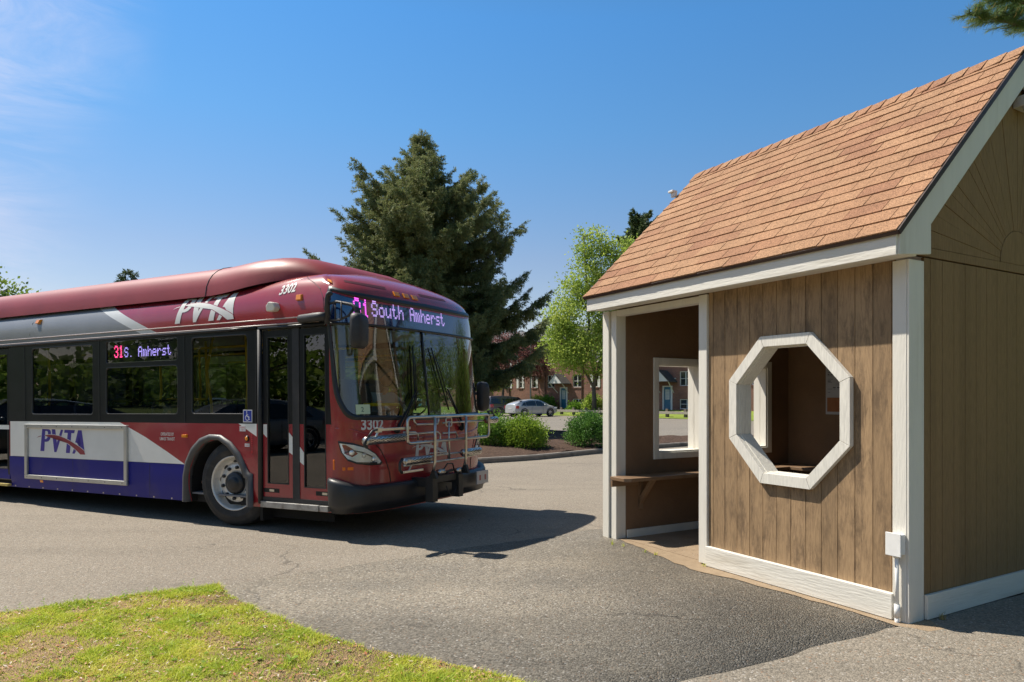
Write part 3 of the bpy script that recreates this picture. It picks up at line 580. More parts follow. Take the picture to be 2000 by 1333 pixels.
sb('soffit', WHITE_V, (-.195, -.0, Y0+.014, Y1-.014, 2.372, 2.384), (2*HW, 2*HW+.195, Y0+.014, Y1-.014, 2.372, 2.384))
RW = .165
def gable(yo, yi, sgn, name_y):
    """yo outer face of rake board, yi its back"""
    rk = MB()
    for s_ in (0, 1):
        # rake board along the slope, plumb cut at the ridge
        def px(d, h_):
            x, _, z = roof_pt(0, d, 0, h_); return x, z
        A = px(-.0, -.03); B = px(SLEN-.02, -.03); zl = RW/math.cos(SL)
        P = [(A[0]+.012, A[1]-.0), (HW-.001, EZ+(HW-EB)*math.tan(SL)-.042), (HW-.001, EZ+(HW-EB)*math.tan(SL)-.042-zl), (A[0]+.012+ .36, A[1]-zl+.36*math.tan(SL)), (.138, 2.50), (.138, 2.397), (-.222+.012, 2.358), (A[0]+.012, 2.358)]
        zr = A[1]+(.138-A[0]-.012)*math.tan(SL)-zl
        P = [(A[0]+.012, A[1]), (HW-.001, EZ+(HW-EB)*math.tan(SL)-.042), (HW-.001, EZ+(HW-EB)*math.tan(SL)-.042-zl), (.138, max(zr, 2.43)), (.138, 2.397), (-.21, 2.360)]
        f = (lambda x: x) if s_ == 0 else (lambda x: 2*HW-x)
        rk.prism(P, lambda x, z: (f(x), yo, z), lambda x, z: (f(x), yi, z))
    rk.build('rake_board', WHITE_V, SH, bevel=.003)
gable(Y0, Y0+.022, -1, 0); gable(Y1-.022, Y1, 1, 0)
# sunburst gable
def sunburst(y0, y1, boards=True):
    m = MB(); c = (HW, 2.455); r0 = .25; zb = 2.395; N = 30
    line = lambda x: EZ-.045+(x-EB)*math.tan(SL) if x <= HW else EZ-.045+(2*HW-x-EB)*math.tan(SL)
    def hit(a):
        lo, hi = 0, 3
        for _ in range(40):
            md = (lo+hi)/2; x, z = c[0]+md*math.cos(a), c[1]+md*math.sin(a)
            if z < line(x) and -.15 < x < 2*HW+.15: lo = md
            else: hi = md
        return lo
    for i in range(N):
        g = .0008; a0, a1 = math.pi*i/N, math.pi*(i+1)/N; P = []
        for a, s_ in ((a0, 1), (a1, -1)):
            R_ = hit(a); q = Vector((-math.sin(a), math.cos(a)))*g*s_
            P.append([(c[0]+r0*math.cos(a)+q.x, c[1]+r0*math.sin(a)+q.y), (c[0]+R_*math.cos(a)+q.x*3, c[1]+R_*math.sin(a)+q.y*3)])
        poly = [P[0][0], P[0][1]]+([(HW, line(HW))] if a0 < math.pi/2 < a1 else [])+[P[1][1], P[1][0]]
        dy = rs.uniform(-.003, .003)*(1 if y0 < y1 else -1); m.prism(poly, lambda x, z: (x, y0+dy, z), lambda x, z: (x, y1, z))
    m.prism([(c[0]+(r0-.004)*math.cos(math.pi*k/16), c[1]+(r0-.004)*math.sin(math.pi*k/16)) for k in range(17)], lambda x, z: (x, y0-.002*(1 if y0 < y1 else -1), z), lambda x, z: (x, y1, z))
    m.box(-.15, 2*HW+.15, min(y0, y1), max(y0, y1), zb, c[1]-.002); m.build('sunburst_gable', W_FAN, SH)
sunburst(-.004, .02); sunburst(LEN-.016, LEN-.04)
sb('gable_core', DARKGAP, (.0, 2*HW, .03, .05, 2.4, 2.46), bevel=0)
gc = MB(); 
for y_ in (.022, LEN-.046): gc.prism([(-.1, 2.40), (2*HW+.1, 2.40), (HW, EZ+(HW-EB)*math.tan(SL)-.12)], lambda x, z: (x, y_, z), lambda x, z: (x, y_+.004, z))
gc.build('gable_backing', DARKGAP, SH)
M_FIX = mat('aged_white_fixture', (.42,.40,.35), .5, var=.1)
def lamp(y, s_):
    m = MB(); m.box(HW-.075, HW+.075, min(y, y+s_*.09), max(y, y+s_*.09), 3.60, 3.68); m.tube([(HW-.04, y+s_*.07, 3.60), (HW-.05, y+s_*.13, 3.56)], .028, 10); m.tube([(HW+.04, y+s_*.07, 3.60), (HW+.05, y+s_*.13, 3.56)], .028, 10)
    return m.build('gable_light', M_FIX, SH, bevel=.006)
lamp(-.006, -1); lamp(LEN-.012, 1)
m = MB().box(.955, 1.03, LEN+.04, LEN+.12, 3.79, 3.815); m.box(.98, 1.02, LEN+.03, LEN+.10, 3.74, 3.79); m.build('end_flood_light', mat('fixture_white', (.7,.7,.68), .4), SH, bevel=.006)
# notice and cork strip on the back wall (seen through the octagon)
NB = DEP-.101
nt_ = MB().box(NB-.006, NB-.001, 2.20, 2.66, 1.27, 1.81).build('notice_board', mat('notice_white', (.42,.42,.44), .5), SH)
MB().box(NB-.0085, NB-.0065, 2.22, 2.64, 1.475, 1.80).build('timetable', mat('notice_paper', (.40,.41,.45), .6, var=.05), nt_)
MB().box(NB-.0085, NB-.0065, 2.22, 2.64, 1.30, 1.462).build('cork_strip', mat('rust_card', (.30,.12,.045), .8, var=.1), nt_)
tl = MB(); rr = random.Random(2)
for k in range(15):
    z = 1.79-k*.019; a = 2.63
    while a > 2.3:
        w = rr.uniform(.02, .08); 
        if rr.random() < .75: tl.box(NB-.0098, NB-.0090, a-w, a, z-.004-(.006 if k % 4 == 3 else 0), z)
        a -= w+.02
        if k % 4 != 3 and rr.random() < .35: break
tl.build('print_lines', mat('notice_ink', (.04,.045,.07), .6), nt_)
# weatherproof box and conduit by the corner post
M_BOX = mat('white_utility_enamel', (.78,.77,.74), .35, var=.05, vscale=20, dirt=((.4,.3,.2), .66, 30, .6))
ub = MB().box(-.085, -.025, .018, .108, .45, .582).build('utility_box', M_BOX, SH, bevel=.006)
MB().box(-.096, -.0862, .008, .116, .442, .592).build('box_lid', M_BOX, ub, bevel=.003)
MB().tube([(-.054, .065, .45), (-.054, .065, .428)], .019, 14).tube([(-.050, .065, .428), (-.050, .062, .115)], .0125, 12).tube([(-.05, .062, .125), (-.05, .062, .04)], .0185, 14).tube([(-.05, .062, .04), (-.05, .062, -.02)], .015, 12).build('conduit', M_BOX, ub, smooth=True)
# tufts at the foot of the wall
for i, (x, y, n_, h_, dry, lb) in enumerate([(.46, 7.02, 14, .05, 0, 'green tuft at the foot of the left shelter post'), (.55, 6.93, 10, .035, 0, 'small green sprout just right of the left shelter post'), (.74, 6.68, 8, .03, 0, 'low green tuft at the shelter doorway edge, left of the middle'), (.83, 6.57, 12, .03, 0, 'flat green tuft in the middle of the shelter doorway edge'),
        (1.18, 6.13, 10, .03, 0, 'green tuft at the foot of the white door post'), (1.545, 5.67, 9, .06, 0, 'thin grass tuft under the left side of the octagonal window'), (1.67, 5.52, 15, .09, 0, 'tallest grass tuft, under the octagonal window'), (1.835, 5.27, 10, .045, 0, 'small tuft on the sand left of the tuft pair by the baseboard'), (1.90, 5.165, 14, .05, 0, 'bushy tuft midway along the front baseboard'), (2.01, 5.09, 14, .065, 0, 'spiky tuft at the right part of the front baseboard'),
        (2.47, 4.66, 16, .05, 1, 'dry straw tuft in the shade beside the corner post')]):
    tuft(x, y, .008, n_, h_, i+20, lb, dry)

# ------------------------------------------------------------------ city bus: shell surface (u runs along the near side, round the nose, back along the far side)
BW=2.5; S0=1.56; BD=.40; BN=2.8; ZB=2.25
_tb=[]
def _plan_raw(a):
    c=max(0,math.cos(a)); s=math.sin(a)
    return S0+BD*c**(2/BN), BW/2+BW/2*math.copysign(abs(s)**(2/BN),s), c**(2/BN)
_N=2000; _L=[0.0]; _P=[_plan_raw(-math.pi/2)]
for _i in range(1,_N+1):
    p=_plan_raw(-math.pi/2+math.pi*_i/_N); q=_P[-1]; _P.append(p); _L.append(_L[-1]+math.hypot(p[0]-q[0],p[1]-q[1]))
ARC=_L[-1]; UF=S0+ARC   # u where the far side starts
def plan(u):
    if u<=S0: return u,0.0,0.0
    if u>=UF: return S0-(u-UF),BW,0.0
    d=u-S0; j=min(max(bisect.bisect_left(_L,d),1),_N); t=(d-_L[j-1])/max(1e-9,_L[j]-_L[j-1]); a,b=_P[j-1],_P[j]
    return tuple(a[k]+(b[k]-a[k])*t for k in range(3))
def sm(x): x=max(0,min(1,x)); return x*x*(3-2*x)
def ztop(s): return 2.73+.085*sm((s+.45)/1.4)
def crown(s, b): return .075*max(0, 1-((b-BW/2)/(BW/2-.42))**2)*sm((s+.45)/1.4)
def bus_surf(u,v,off=0.0):
    """shell point for arc position u and height parameter v (v = z below ZB, then goes round the coving to v = ztop)"""
    s,b,w=plan(u); w=w**.6
    zt=ztop(s); zs=ZB+.22*w; z=v; e=0.0
    if v>zs:
        a=min(1,(v-zs)/(zt-zs))*math.pi/2; m=2.5-.4*w
        z=zs+(zt-zs)*math.sin(a)**(2/m); e=1-max(0,math.cos(a))**(2/m)
    rake=.13*w*max(0,(z-1.25))/1.25 + .03*w*max(0,(.8-z))/.5*0
    A=.42; half=BW/2-A*e-.03*max(0,z-1.2)*w+off
    if z<.46 and w<.5: half-=.045*((.46-z)/.21)**1.4*(1-2*w)
    t=(b-BW/2)/(BW/2)
    return (s-.52*e*sm((s-.5)/1.2)-rake+off*w, BW/2+half*t, z+crown(s, BW/2+half*t)*e*e)
def v_of_z(u,z):
    s,b,w=plan(u); w=w**.6; zt=ztop(s); zs=ZB+.22*w
    if z<=zs: return z
    a=math.asin(min(1,((z-zs)/(zt-zs)))**((2.5-.4*w)/2)); return zs+(zt-zs)*a/(math.pi/2)
BUS = empty('city_bus', (-3.82, 8.004, 0), 0, 'maroon white and blue low floor city bus with lit destination sign and front bike rack', 'bus')
BUS.rotation_euler = (Matrix.Rotation(-.451, 4, 'Z') @ Matrix.Rotation(-.009, 4, 'Y')).to_euler()
def paint(name, col, rough=.28, coat=.6, var=.06, dirt=None, spec=.5):
    return mat(name, col, rough, var=var, vscale=2.2, coat=coat, bump=.02, bscale=6, dirt=dirt, spec=spec)
DUST = ((.20,.13,.11), .50, 3.0, .30)
RED = paint('maroon_paint', (.30,.022,.030), .25, .55, dirt=((.27,.07,.06), .5, 2, .4)); RED_ROOF = paint('faded_maroon_fairing', (.25,.036,.038), .45, .0, var=.10, spec=.35)
BLUE = paint('royal_blue_paint', (.012,.014,.20), .4, .0, dirt=((.06,.05,.17), .58, 2, .5), spec=.18); WHT = paint('white_livery', (.74,.74,.70), .4, .1); GREY = paint('grey_livery', (.20,.205,.21), .4, .3); STRIPE = paint('pale_grey_stripe', (.58,.59,.58), .4, .3)
BLK = mat('black_trim', (.012,.013,.015), .35, var=.2, vscale=6, coat=0, spec=.22); RUB = mat('black_rubber', (.02,.02,.021), .6, var=.25, vscale=12, bump=.1)
GASK = mat('gasket_rubber', (.015,.016,.018), .4); PLAST = mat('textured_black_plastic', (.025,.025,.027), .55, var=.25, vscale=14, bump=.25, bscale=160)
BUMP_M = mat('grey_black_bumper', (.019,.020,.022), .42, var=.25, vscale=5, bump=.15, bscale=90)
SGL = glass('tinted_side_glass', (.58,.62,.60), .75, 1.5); WGL = glass('windshield_glass', (.78,.90,.82), 2.6, 1.5); DGL = glass('tinted_door_glass', (.50,.55,.54), 1.7, 1.5)
SGN = mat('sign_glass_sky_blue', (.006,.030,.11), .04, coat=1.0); SGN.node_tree.nodes['Principled BSDF'].inputs['IOR'].default_value = 2.0; STEEL = mat('brushed_steel', (.55,.53,.49), .28, 1.0, var=.12, vscale=20)  # sign glass: blue base colour paints in the reflected sky
AMB = mat('amber_lens', (.80,.26,.01), .2, var=.1, vscale=60, coat=.5)
LED = emit('led_lavender', (.60,.42,1.0), .85); LEDM = emit('led_magenta', (.95,.12,.90), 1.1); LEDR = emit('led_red', (1.0,.05,.22), 3.5); LEDB = emit('led_violet', (.45,.34,1.0), 1.8)
UC = S0+ARC/2; US = [-9.2+.32*i for i in range(int((S0+9.2)/.32)+1)]; US = [u for u in US if u < S0-.1]+[S0-.1, S0]
US += [S0+ARC*(i+.5)/44 for i in range(44)]; UT = 2*UC; US = sorted(set([round(u, 5) for u in US if u < UC]+[round(UT-u, 5) for u in US if u < UC]+[round(UC, 5)]))
VS = [.25,.30,.35,.40,.46,.6,.75,1.0,1.17,1.4,1.65,1.9,2.1,2.25]+[2.25+.05*i for i in range(1, 13)]
def vtop(u): return ztop(plan(u)[0])
def flat_sheet(us, vs, name):
    bm = bmesh.new(); g = [[bm.verts.new((u, v, 0)) for v in vs] for u in us]
    for i in range(len(us)-1):
        for j in range(len(vs)-1): bm.faces.new((g[i][j], g[i+1][j], g[i+1][j+1], g[i][j+1]))
    return bm
def cut_poly(bm, poly):
    x0, x1 = min(p[0] for p in poly)-1e-4, max(p[0] for p in poly)+1e-4; y0, y1 = min(p[1] for p in poly)-1e-4, max(p[1] for p in poly)+1e-4
    for i in range(len(poly)):
        a, b = poly[i], poly[(i+1) % len(poly)]; d = (b[0]-a[0], b[1]-a[1])
        if math.hypot(*d) < 1e-6: continue
        fs = [f for f in bm.faces if min(v.co.x for v in f.verts) < x1 and max(v.co.x for v in f.verts) > x0 and min(v.co.y for v in f.verts) < y1 and max(v.co.y for v in f.verts) > y0]
        es = {e for f in fs for e in f.edges}; vs = {v for f in fs for v in f.verts}
        bmesh.ops.bisect_plane(bm, geom=list(vs)+list(es)+fs, dist=1e-5, plane_co=(a[0], a[1], 0), plane_no=(d[1], -d[0], 0))
def inside(poly, x, y):
    s = 0
    for i in range(len(poly)):
        a, b = poly[i], poly[(i+1) % len(poly)]; c = (b[0]-a[0])*(y-a[1])-(b[1]-a[1])*(x-a[0])
        if abs(c) < 1e-9: continue
        if s == 0: s = 1 if c > 0 else -1
        elif s*c < 0: return False
    return True
def rrect(x0, x1, y0, y1, r=.05, n=4):
    P = []
    for cx_, cy_, a0 in ((x1-r, y0+r, -90), (x1-r, y1-r, 0), (x0+r, y1-r, 90), (x0+r, y0+r, 180)):
        for k in range(n+1): a = R(a0+90*k/n); P.append((cx_+r*math.cos(a), cy_+r*math.sin(a)))
    return P
def rounded(pts, rads, n=5):
    """convex polygon with each corner rounded"""
    out = []
    for i, p in enumerate(pts):
        a, b, c = Vector(pts[i-1]), Vector(p), Vector(pts[(i+1) % len(pts)]); r = rads[i]
        if not r: out.append(tuple(b)); continue
        u_, v_ = (a-b).normalized(), (c-b).normalized(); p0, p1 = b+u_*r, b+v_*r
        for k in range(n+1): t = k/n; out.append(tuple(p0*(1-t)**2+b*2*t*(1-t)+p1*t*t))
    return out
mir = lambda P: [(UT-x, y) for x, y in P][::-1]
def map_sheet(bm, off=0.0):
    for v in bm.verts: v.co = Vector(bus_surf(v.co.x, v.co.y, off))
def finish(bm, name, mats, parent=None, smooth=True):
    bmesh.ops.remove_doubles(bm, verts=bm.verts, dist=1e-5); me = bpy.data.meshes.new(name); bm.normal_update(); bm.to_mesh(me); bm.free()
    for m in (mats if isinstance(mats, list) else [mats]): me.materials.append(m)
    for p in me.polygons: p.use_smooth = smooth
    o = bpy.data.objects.new(name, me); COL.objects.link(o); o.parent = parent or BUS; return o
def patch(poly, name, m_, off=.0, parent=None, grid=.16, thick=0):
    """piece of the shell surface inside a convex outline given in (u, v)"""
    x0, x1 = min(p[0] for p in poly), max(p[0] for p in poly); y0, y1 = min(p[1] for p in poly), max(p[1] for p in poly)
    curved = x1 > S0-.05 and x0 < UF+.05; g = .06 if curved else grid; nx, ny = max(1, math.ceil((x1-x0)/g)), max(1, math.ceil((y1-y0)/(.12 if curved or y1 > 2.25 else 1)))
    bm = flat_sheet([x0+(x1-x0)*i/nx for i in range(nx+1)], [y0+(y1-y0)*i/ny for i in range(ny+1)], name); cut_poly(bm, poly)
    bmesh.ops.delete(bm, geom=[f for f in bm.faces if not inside(poly, *f.calc_center_median()[:2])], context='FACES'); map_sheet(bm, off); o = finish(bm, name, m_, parent)
    if thick: s_ = o.modifiers.new('solidify', 'SOLIDIFY'); s_.thickness = thick; s_.offset = 0
    return o
def ring_patch(po, pi, name, m_, off=.0, parent=None, thick=.012):
    """band between two outlines with the same number of points"""
    mb = MB(); n = len(po); vs = []
    for (a, b) in list(zip(po, pi)):
        for k in range(3): vs.append(None)
    V = []; 
    for a, b in zip(po, pi):
        V += [bus_surf(a[0], a[1], off), bus_surf(a[0]*.5+b[0]*.5, a[1]*.5+b[1]*.5, off+thick*.6), bus_surf(b[0], b[1], off+thick*.2), bus_surf(b[0], b[1], off-.03)]
    mb.add(V, [(i*4+k, ((i+1) % n)*4+k, ((i+1) % n)*4+k+1, i*4+k+1) for i in range(n) for k in range(3)]); return mb.build(name, m_, parent or BUS, smooth=True)
def dense(P, d=.06):
    out = []
    for i in range(len(P)):
        a, b = P[i], P[(i+1) % len(P)]; n = max(1, int(math.hypot(b[0]-a[0], b[1]-a[1])/d))
        out += [(a[0]+(b[0]-a[0])*k/n, a[1]+(b[1]-a[1])*k/n) for k in range(n)]
    return out
# --- openings
WIN_S = [(-3.86,-2.47,1.26,2.17), (-2.22,-.83,1.27,1.86), (-.60,.34,1.27,2.17), (-7.9,-6.2,1.3,2.17), (-9.0,-8.05,1.3,2.17)]
WIN_FAR = [(-9.0,-7.4,1.3,2.17), (-7.25,-5.7,1.3,2.17), (-5.55,-4.0,1.3,2.17), (-3.86,-2.4,1.3,2.17), (-2.25,-.75,1.3,2.17), (-.6,.5,1.3,2.17), (.65,1.4,1.15,2.17)]
GKO = rounded([(1.49,2.36),(1.60,1.46),(1.74,1.215),(UC,1.185),(UT-1.74,1.215),(UT-1.60,1.46),(UT-1.49,2.36),(UT-1.56,2.50),(UC,2.515),(1.56,2.50)], [.05,.12,.10,0,.10,.12,.05,.07,0,.07])
GKI = rounded([(1.545,2.34),(1.655,1.48),(1.78,1.265),(UC,1.235),(UT-1.78,1.265),(UT-1.655,1.48),(UT-1.545,2.34),(UT-1.60,2.465),(UC,2.475),(1.60,2.465)], [.05,.12,.10,0,.10,.12,.05,.07,0,.07])
DOOR = [(.53,.30),(1.535,.30),(1.535,2.20),(.53,2.20)]
REAR_DOOR = [(-5.75,.30),(-4.40,.30),(-4.40,2.20),(-5.75,2.20)]
ARCH = [(-.66,.20),(.33,.20),(.33,.56),(.27,.66),(.16,.80),(.0,.925),(-.17,.985),(-.36,.95),(-.53,.82),(-.63,.62)]
arch_r = [(x-5.95, y) for x, y in ARCH]
holes = [GKI, DOOR, REAR_DOOR, ARCH, arch_r, mir(ARCH), mir(arch_r)]+[rrect(*w, .05) for w in WIN_S]+[rrect(-2.22,-.83,1.91,2.19,.04)]+[mir(rrect(*w, .05)) for w in WIN_FAR]
# --- livery regions, later ones paint over earlier ones
ML = [RED, BLUE, WHT, GREY, STRIPE, BLK]
vz = v_of_z
reg = [(2, [(-4.38,.686),(-.70,.686),(-1.02,.82),(-1.30,.945),(-1.55,1.035),(-1.93,1.17),(-4.38,1.17)]), (1, [(-9.2,.2),(-.70,.2),(-.70,.686),(-9.2,.686)]), (2, [(-9.2,.686),(-5.76,.686),(-5.76,1.17),(-9.2,1.17)]), (2, [(.185,1.17),(.47,1.17),(.47,1.03)]),
       (5, [(-9.2,1.17),(1.49,1.17),(1.49,2.25),(-9.2,2.25)]),
       (5, [(1.49,1.17),(1.56,1.17),(1.49,2.25)]), (5, mir([(-9.2,1.17),(1.55,1.17),(1.49,2.25),(-9.2,2.25)])), (1, mir([(-9.2,.2),(-.70,.2),(-.70,.686),(-9.2,.686)]))]
def sz(y): a = (y-2.25)/.6*math.pi/2; return 2.25+.48*math.sin(min(a, math.pi/2))**(2/2.5)      # row height -> real height on the rear half
ys_ = [2.25+.025*i for i in range(25)]; e1 = lambda y: -1.60-(sz(y)-2.286)*2.62; e2 = lambda y: -1.30-(sz(y)-2.286)*2.62
for ya, yb in zip(ys_, ys_[1:]): reg += [(3, [(-9.2,ya),(e1(ya),ya),(e1(yb),yb),(-9.2,yb)]), (4, [(e1(ya),ya),(e2(ya),ya),(e2(yb),yb),(e1(yb),yb)])]
reg = [(i, P) for i, P in reg if len(P) > 2]
bm = flat_sheet(US, VS, 'body')
for i, P in reg: cut_poly(bm, P)
for P in holes: cut_poly(bm, P)
kill = []
for f in bm.faces:
    c = f.calc_center_median(); x, y = c.x, c.y
    if any(inside(P, x, y) for P in holes): kill.append(f); continue
    for i, P in reg:
        if inside(P, x, y): f.material_index = i
    if y > 2.25 and x < UC: f.material_index = f.material_index
bmesh.ops.delete(bm, geom=kill, context='FACES')
# v above the side roof line runs on over the coving; heights differ along the bus, so stretch the upper band
for v in bm.verts:
    if v.co.y > 2.25:
        w = plan(v.co.x)[2]**.6; zs = ZB+.22*w; top_ = vtop(v.co.x)
        v.co.y = 2.25+(v.co.y-2.25)/.60*(top_-2.25)
map_sheet(bm)
body = finish(bm, 'body', ML)
# make sure the solidify goes inwards
body.data.update(); 
f0 = body.data.polygons[0]; 
if f0.normal.y > 0: body.data.flip_normals()
# roof skin between the two top edges
ru = [u for u in US if u <= UC]; V = []
for u in ru:
    a, b = bus_surf(u, vtop(u)), bus_surf(UT-u, vtop(UT-u)); 
    for k in range(9): t = k/8; bb = a[1]+(b[1]-a[1])*t; V.append((a[0], bb, ztop(plan(u)[0])+crown(plan(u)[0], bb)-.0015))
MB().add(V, [(i*9+k, i*9+k+1, (i+1)*9+k+1, (i+1)*9+k) for i in range(len(ru)-1) for k in range(8)]).build('roof', RED, BUS, smooth=True)
m = MB(); V = [bus_surf(-9.2, v) for v in VS if v <= 2.7]; V2 = [bus_surf(UT+9.2, v) for v in VS if v <= 2.7]; n = len(V)
m.add(V+V2, [(i, i+1, n+i+1, n+i) for i in range(n-1)]).build('rear_panel', BLUE, BUS)
# rooftop fairing with its rounded nose
def fairing():
    rows = []; N = 16; ss = [-9.2+.5*i for i in range(17)]+[-.5,-.35,-.2,-.05,.1,.25,.4,.55,.7,.82,.92,1.0,1.06]
    for s in ss:
        t = sm((s+.45)/1.55); hh = .42*math.sqrt(max(0, 1-max(0, (s+.25)/1.33)**2.2)) if s > -.25 else .42; wd = (BW/2-.075)*(1-.30*max(0, (s-.0)/1.06)**2.2) ; z0 = 2.645+(.0 if s < -.45 else .15*t)
        row = []
        for k in range(N+1):
            a = math.pi*k/N; row.append((s, BW/2-wd*math.copysign(abs(math.cos(a))**.32, math.cos(a))*(1-.05*math.sin(a)), z0+(hh if s < -.45 else hh-.0*t)*abs(math.sin(a))**.78))
        rows.append(row)
    m = MB(); m.add([p for r_ in rows for p in r_], [(i*(N+1)+k, i*(N+1)+k+1, (i+1)*(N+1)+k+1, (i+1)*(N+1)+k) for i in range(len(rows)-1) for k in range(N)])
    o = m.build('roof_fairing', RED_ROOF, BUS, smooth=True); q = MB()
    for s in (-.42,): pass
    i = ss.index(-.5); q.tube([(x+.05+.02*(z-2.6), y, z+.003) for x, y, z in rows[i]], .006, 5).build('panel_seam', GASK, o)
fairing()
MB().tube([bus_surf(s, 2.60+.0, .002) for s in (-9.2, -6, -3, -1.2, -.45)], .009, 6).build('roof_edge_joint', GASK, BUS)
# gutter rail and black drip rail above the windows
g = MB(); 
for v_, r_ in ((2.246, .008), (2.270, .007)): g.tube([bus_surf(s, v_, .004) for s in (-9.2, -4, 0, 1.40)], r_, 6)
g.build('gutter_rail', mat('pale_rail', (.5,.42,.4), .35, var=.1), BUS, smooth=True)
MB().tube([bus_surf(s, 2.222, .006) for s in (-9.2, -4, 0, .48)], .016, 8).build('window_header_rail', BLK, BUS, smooth=True)
MB().tube([bus_surf(s, 2.215, .006) for s in (.52, 1.0, 1.49)], .018, 8).build('door_header', BLK, BUS, smooth=True)
# --- side windows: panes, faint inner frames
def pane(w, far=False, r=.05, name='side_window', g_=SGL):
    P = rrect(*w, r); P = mir(P) if far else P; o = patch(P, name, g_, -.012); D = dense(P, .1); c = (sum(p[0] for p in P)/len(P), sum(p[1] for p in P)/len(P))
    I = [(x+(c[0]-x)*.018, y+(c[1]-y)*.03) for x, y in D]; ring_patch(D, I, 'window_gasket', GASK, .0, o, .004); return o
for w in WIN_S: pane(w)
pane((-2.22,-.83,1.91,2.19), r=.04)
for w in WIN_FAR: pane(w, True)
sw = MB(); [sw.box(s-.006, s+.006, -.004, .0, 1.18, 2.20) for s in (-4.02,-2.345,-.715,.465)]; sw.build('window_divider', GASK, BUS)
# destination sign glass, windshield, gasket, divider
SPLIT = 2.215
def clip(P, z, above):
    out = []
    for i in range(len(P)):
        a, b = P[i], P[(i+1) % len(P)]; ia, ib = (a[1] > z) == above, (b[1] > z) == above
        if ia: out.append(a)
        if ia != ib: t = (z-a[1])/(b[1]-a[1]); out.append((a[0]+(b[0]-a[0])*t, z))
    return out
patch(clip(GKI, SPLIT, False), 'windshield', WGL, -.006); sign = patch(clip(GKI, SPLIT, True), 'destination_sign', SGN, -.004)
gk = ring_patch(dense(GKO, .08), dense(GKI, .08) if len(dense(GKO, .08)) == len(dense(GKI, .08)) else None, 'windshield_gasket', GASK, .003, None, .018) if len(dense(GKO, .08)) == len(dense(GKI, .08)) else None
if gk is None:
    def same(P, n=160):
        L = [0]; 
        for i in range(len(P)): a, b = P[i], P[(i+1) % len(P)]; L.append(L[-1]+math.hypot(b[0]-a[0], b[1]-a[1]))
        out = []
        for k in range(n):
            t = L[-1]*k/n; i = max(0, bisect.bisect_right(L, t)-1); i = min(i, len(P)-1); a, b = P[i], P[(i+1) % len(P)]; q = (t-L[i])/max(1e-9, L[i+1]-L[i]); out.append((a[0]+(b[0]-a[0])*q, a[1]+(b[1]-a[1])*q))
        return out
    # pair points corner by corner so the band keeps its width
    def pair(A, B, n=6):
        oa, ob = [], []
        for i in range(len(A)):
            a0, a1, b0, b1 = A[i], A[(i+1) % len(A)], B[i], B[(i+1) % len(B)]; k = max(1, int(math.hypot(a1[0]-a0[0], a1[1]-a0[1])/.08))
            for j in range(k): t = j/k; oa.append((a0[0]+(a1[0]-a0[0])*t, a0[1]+(a1[1]-a0[1])*t)); ob.append((b0[0]+(b1[0]-b0[0])*t, b0[1]+(b1[1]-b0[1])*t))
        return oa, ob
    gk = ring_patch(*pair(GKO, GKI), 'windshield_gasket', GASK, .003, None, .018)
MB().tube([bus_surf(u, SPLIT, .006) for u in [1.56+(UT-3.12)*i/40 for i in range(41)]], .014, 6).build('sign_sill', GASK, BUS, smooth=True)
UD = 2.865
MB().tube([bus_surf(UD, v, .004) for v in (1.22, 1.5, 1.8, 2.0, 2.215)], .0125, 6).build('windshield_divider', GASK, BUS, smooth=True)
# --- LED lettering, dot by dot
F5 = {'S':'01110 10001 10000 01110 00001 10001 01110','o':'00000 00000 01110 10001 10001 10001 01110','u':'00000 00000 10001 10001 10001 10011 01101','t':'01000 01000 11100 01000 01000 01001 00110','h':'10000 10000 10110 11001 10001 10001 10001',
      'A':'01110 10001 10001 11111 10001 10001 10001','m':'00000 00000 11010 10101 10101 10101 10101','e':'00000 00000 01110 10001 11111 10000 01110','r':'00000 00000 10110 11001 10000 10000 10000','s':'00000 00000 01111 10000 01110 00001 11110',
      '3':'01110 10001 00001 00110 00001 10001 01110','1':'00100 01100 00100 00100 00100 00100 01110','.':'00000 00000 00000 00000 00000 00000 00100',' ':'00000 '*7}
def dots(text, f, pitch_u, pitch_v, size, dbl=(2, 2), adv=6):
    """f(x, y) gives the 3-D spot for a dot"""
    m = MB(); n = 0
    for ci, ch in enumerate(text):
        for ry, row in enumerate(F5[ch].split()):
            for rx, bit in enumerate(row):
                if bit == '1':
                    for a in range(dbl[0]):
                        for b in range(dbl[1]):
                            X = (ci*adv+rx)*dbl[0]+a; Y = (6-ry)*dbl[1]+b; x, y = X*pitch_u, Y*pitch_v; s_ = size/2
                            m.add([f(x-s_, y-s_*pitch_v/pitch_u), f(x+s_, y-s_*pitch_v/pitch_u), f(x+s_, y+s_*pitch_v/pitch_u), f(x-s_, y+s_*pitch_v/pitch_u)], [(0,1,2,3)])
    return m
fr = lambda u0, v0: (lambda x, y: bus_surf(u0+x, v0+y, .0025))
tot = 13*6-1; du = (3.35-2.075)/(13*6*2-2)
dots('South Amherst', fr(2.085, 2.318), du, .0112, du*.66).build('led_lettering', LED, sign)
dots('31', fr(1.865, 2.300), .0085, .0122, .0062, (2, 2), 6).build('led_route_number', LEDM, sign)
sx = MB().box(-2.16, -.88, .02, .05, 1.925, 2.185).build('side_sign', mat('side_sign_black', (.012,.012,.018), .5), BUS)
sf = lambda u0, v0: (lambda x, y: (u0+x, .0185, v0+y))
dots('31', sf(-2.10+.035, 1.985), .0082, .0108, .006, (2, 2)).build('led_route_number', LEDR, sx)
dots('S. Amherst', sf(-1.86, 1.985), .0075, .0088, .0055, (2, 2), 6).build('led_lettering', LEDB, sx)
MB().box(-2.18, -.86, .012, .03, 1.912, 1.922).build('sign_tray', STEEL, sx)
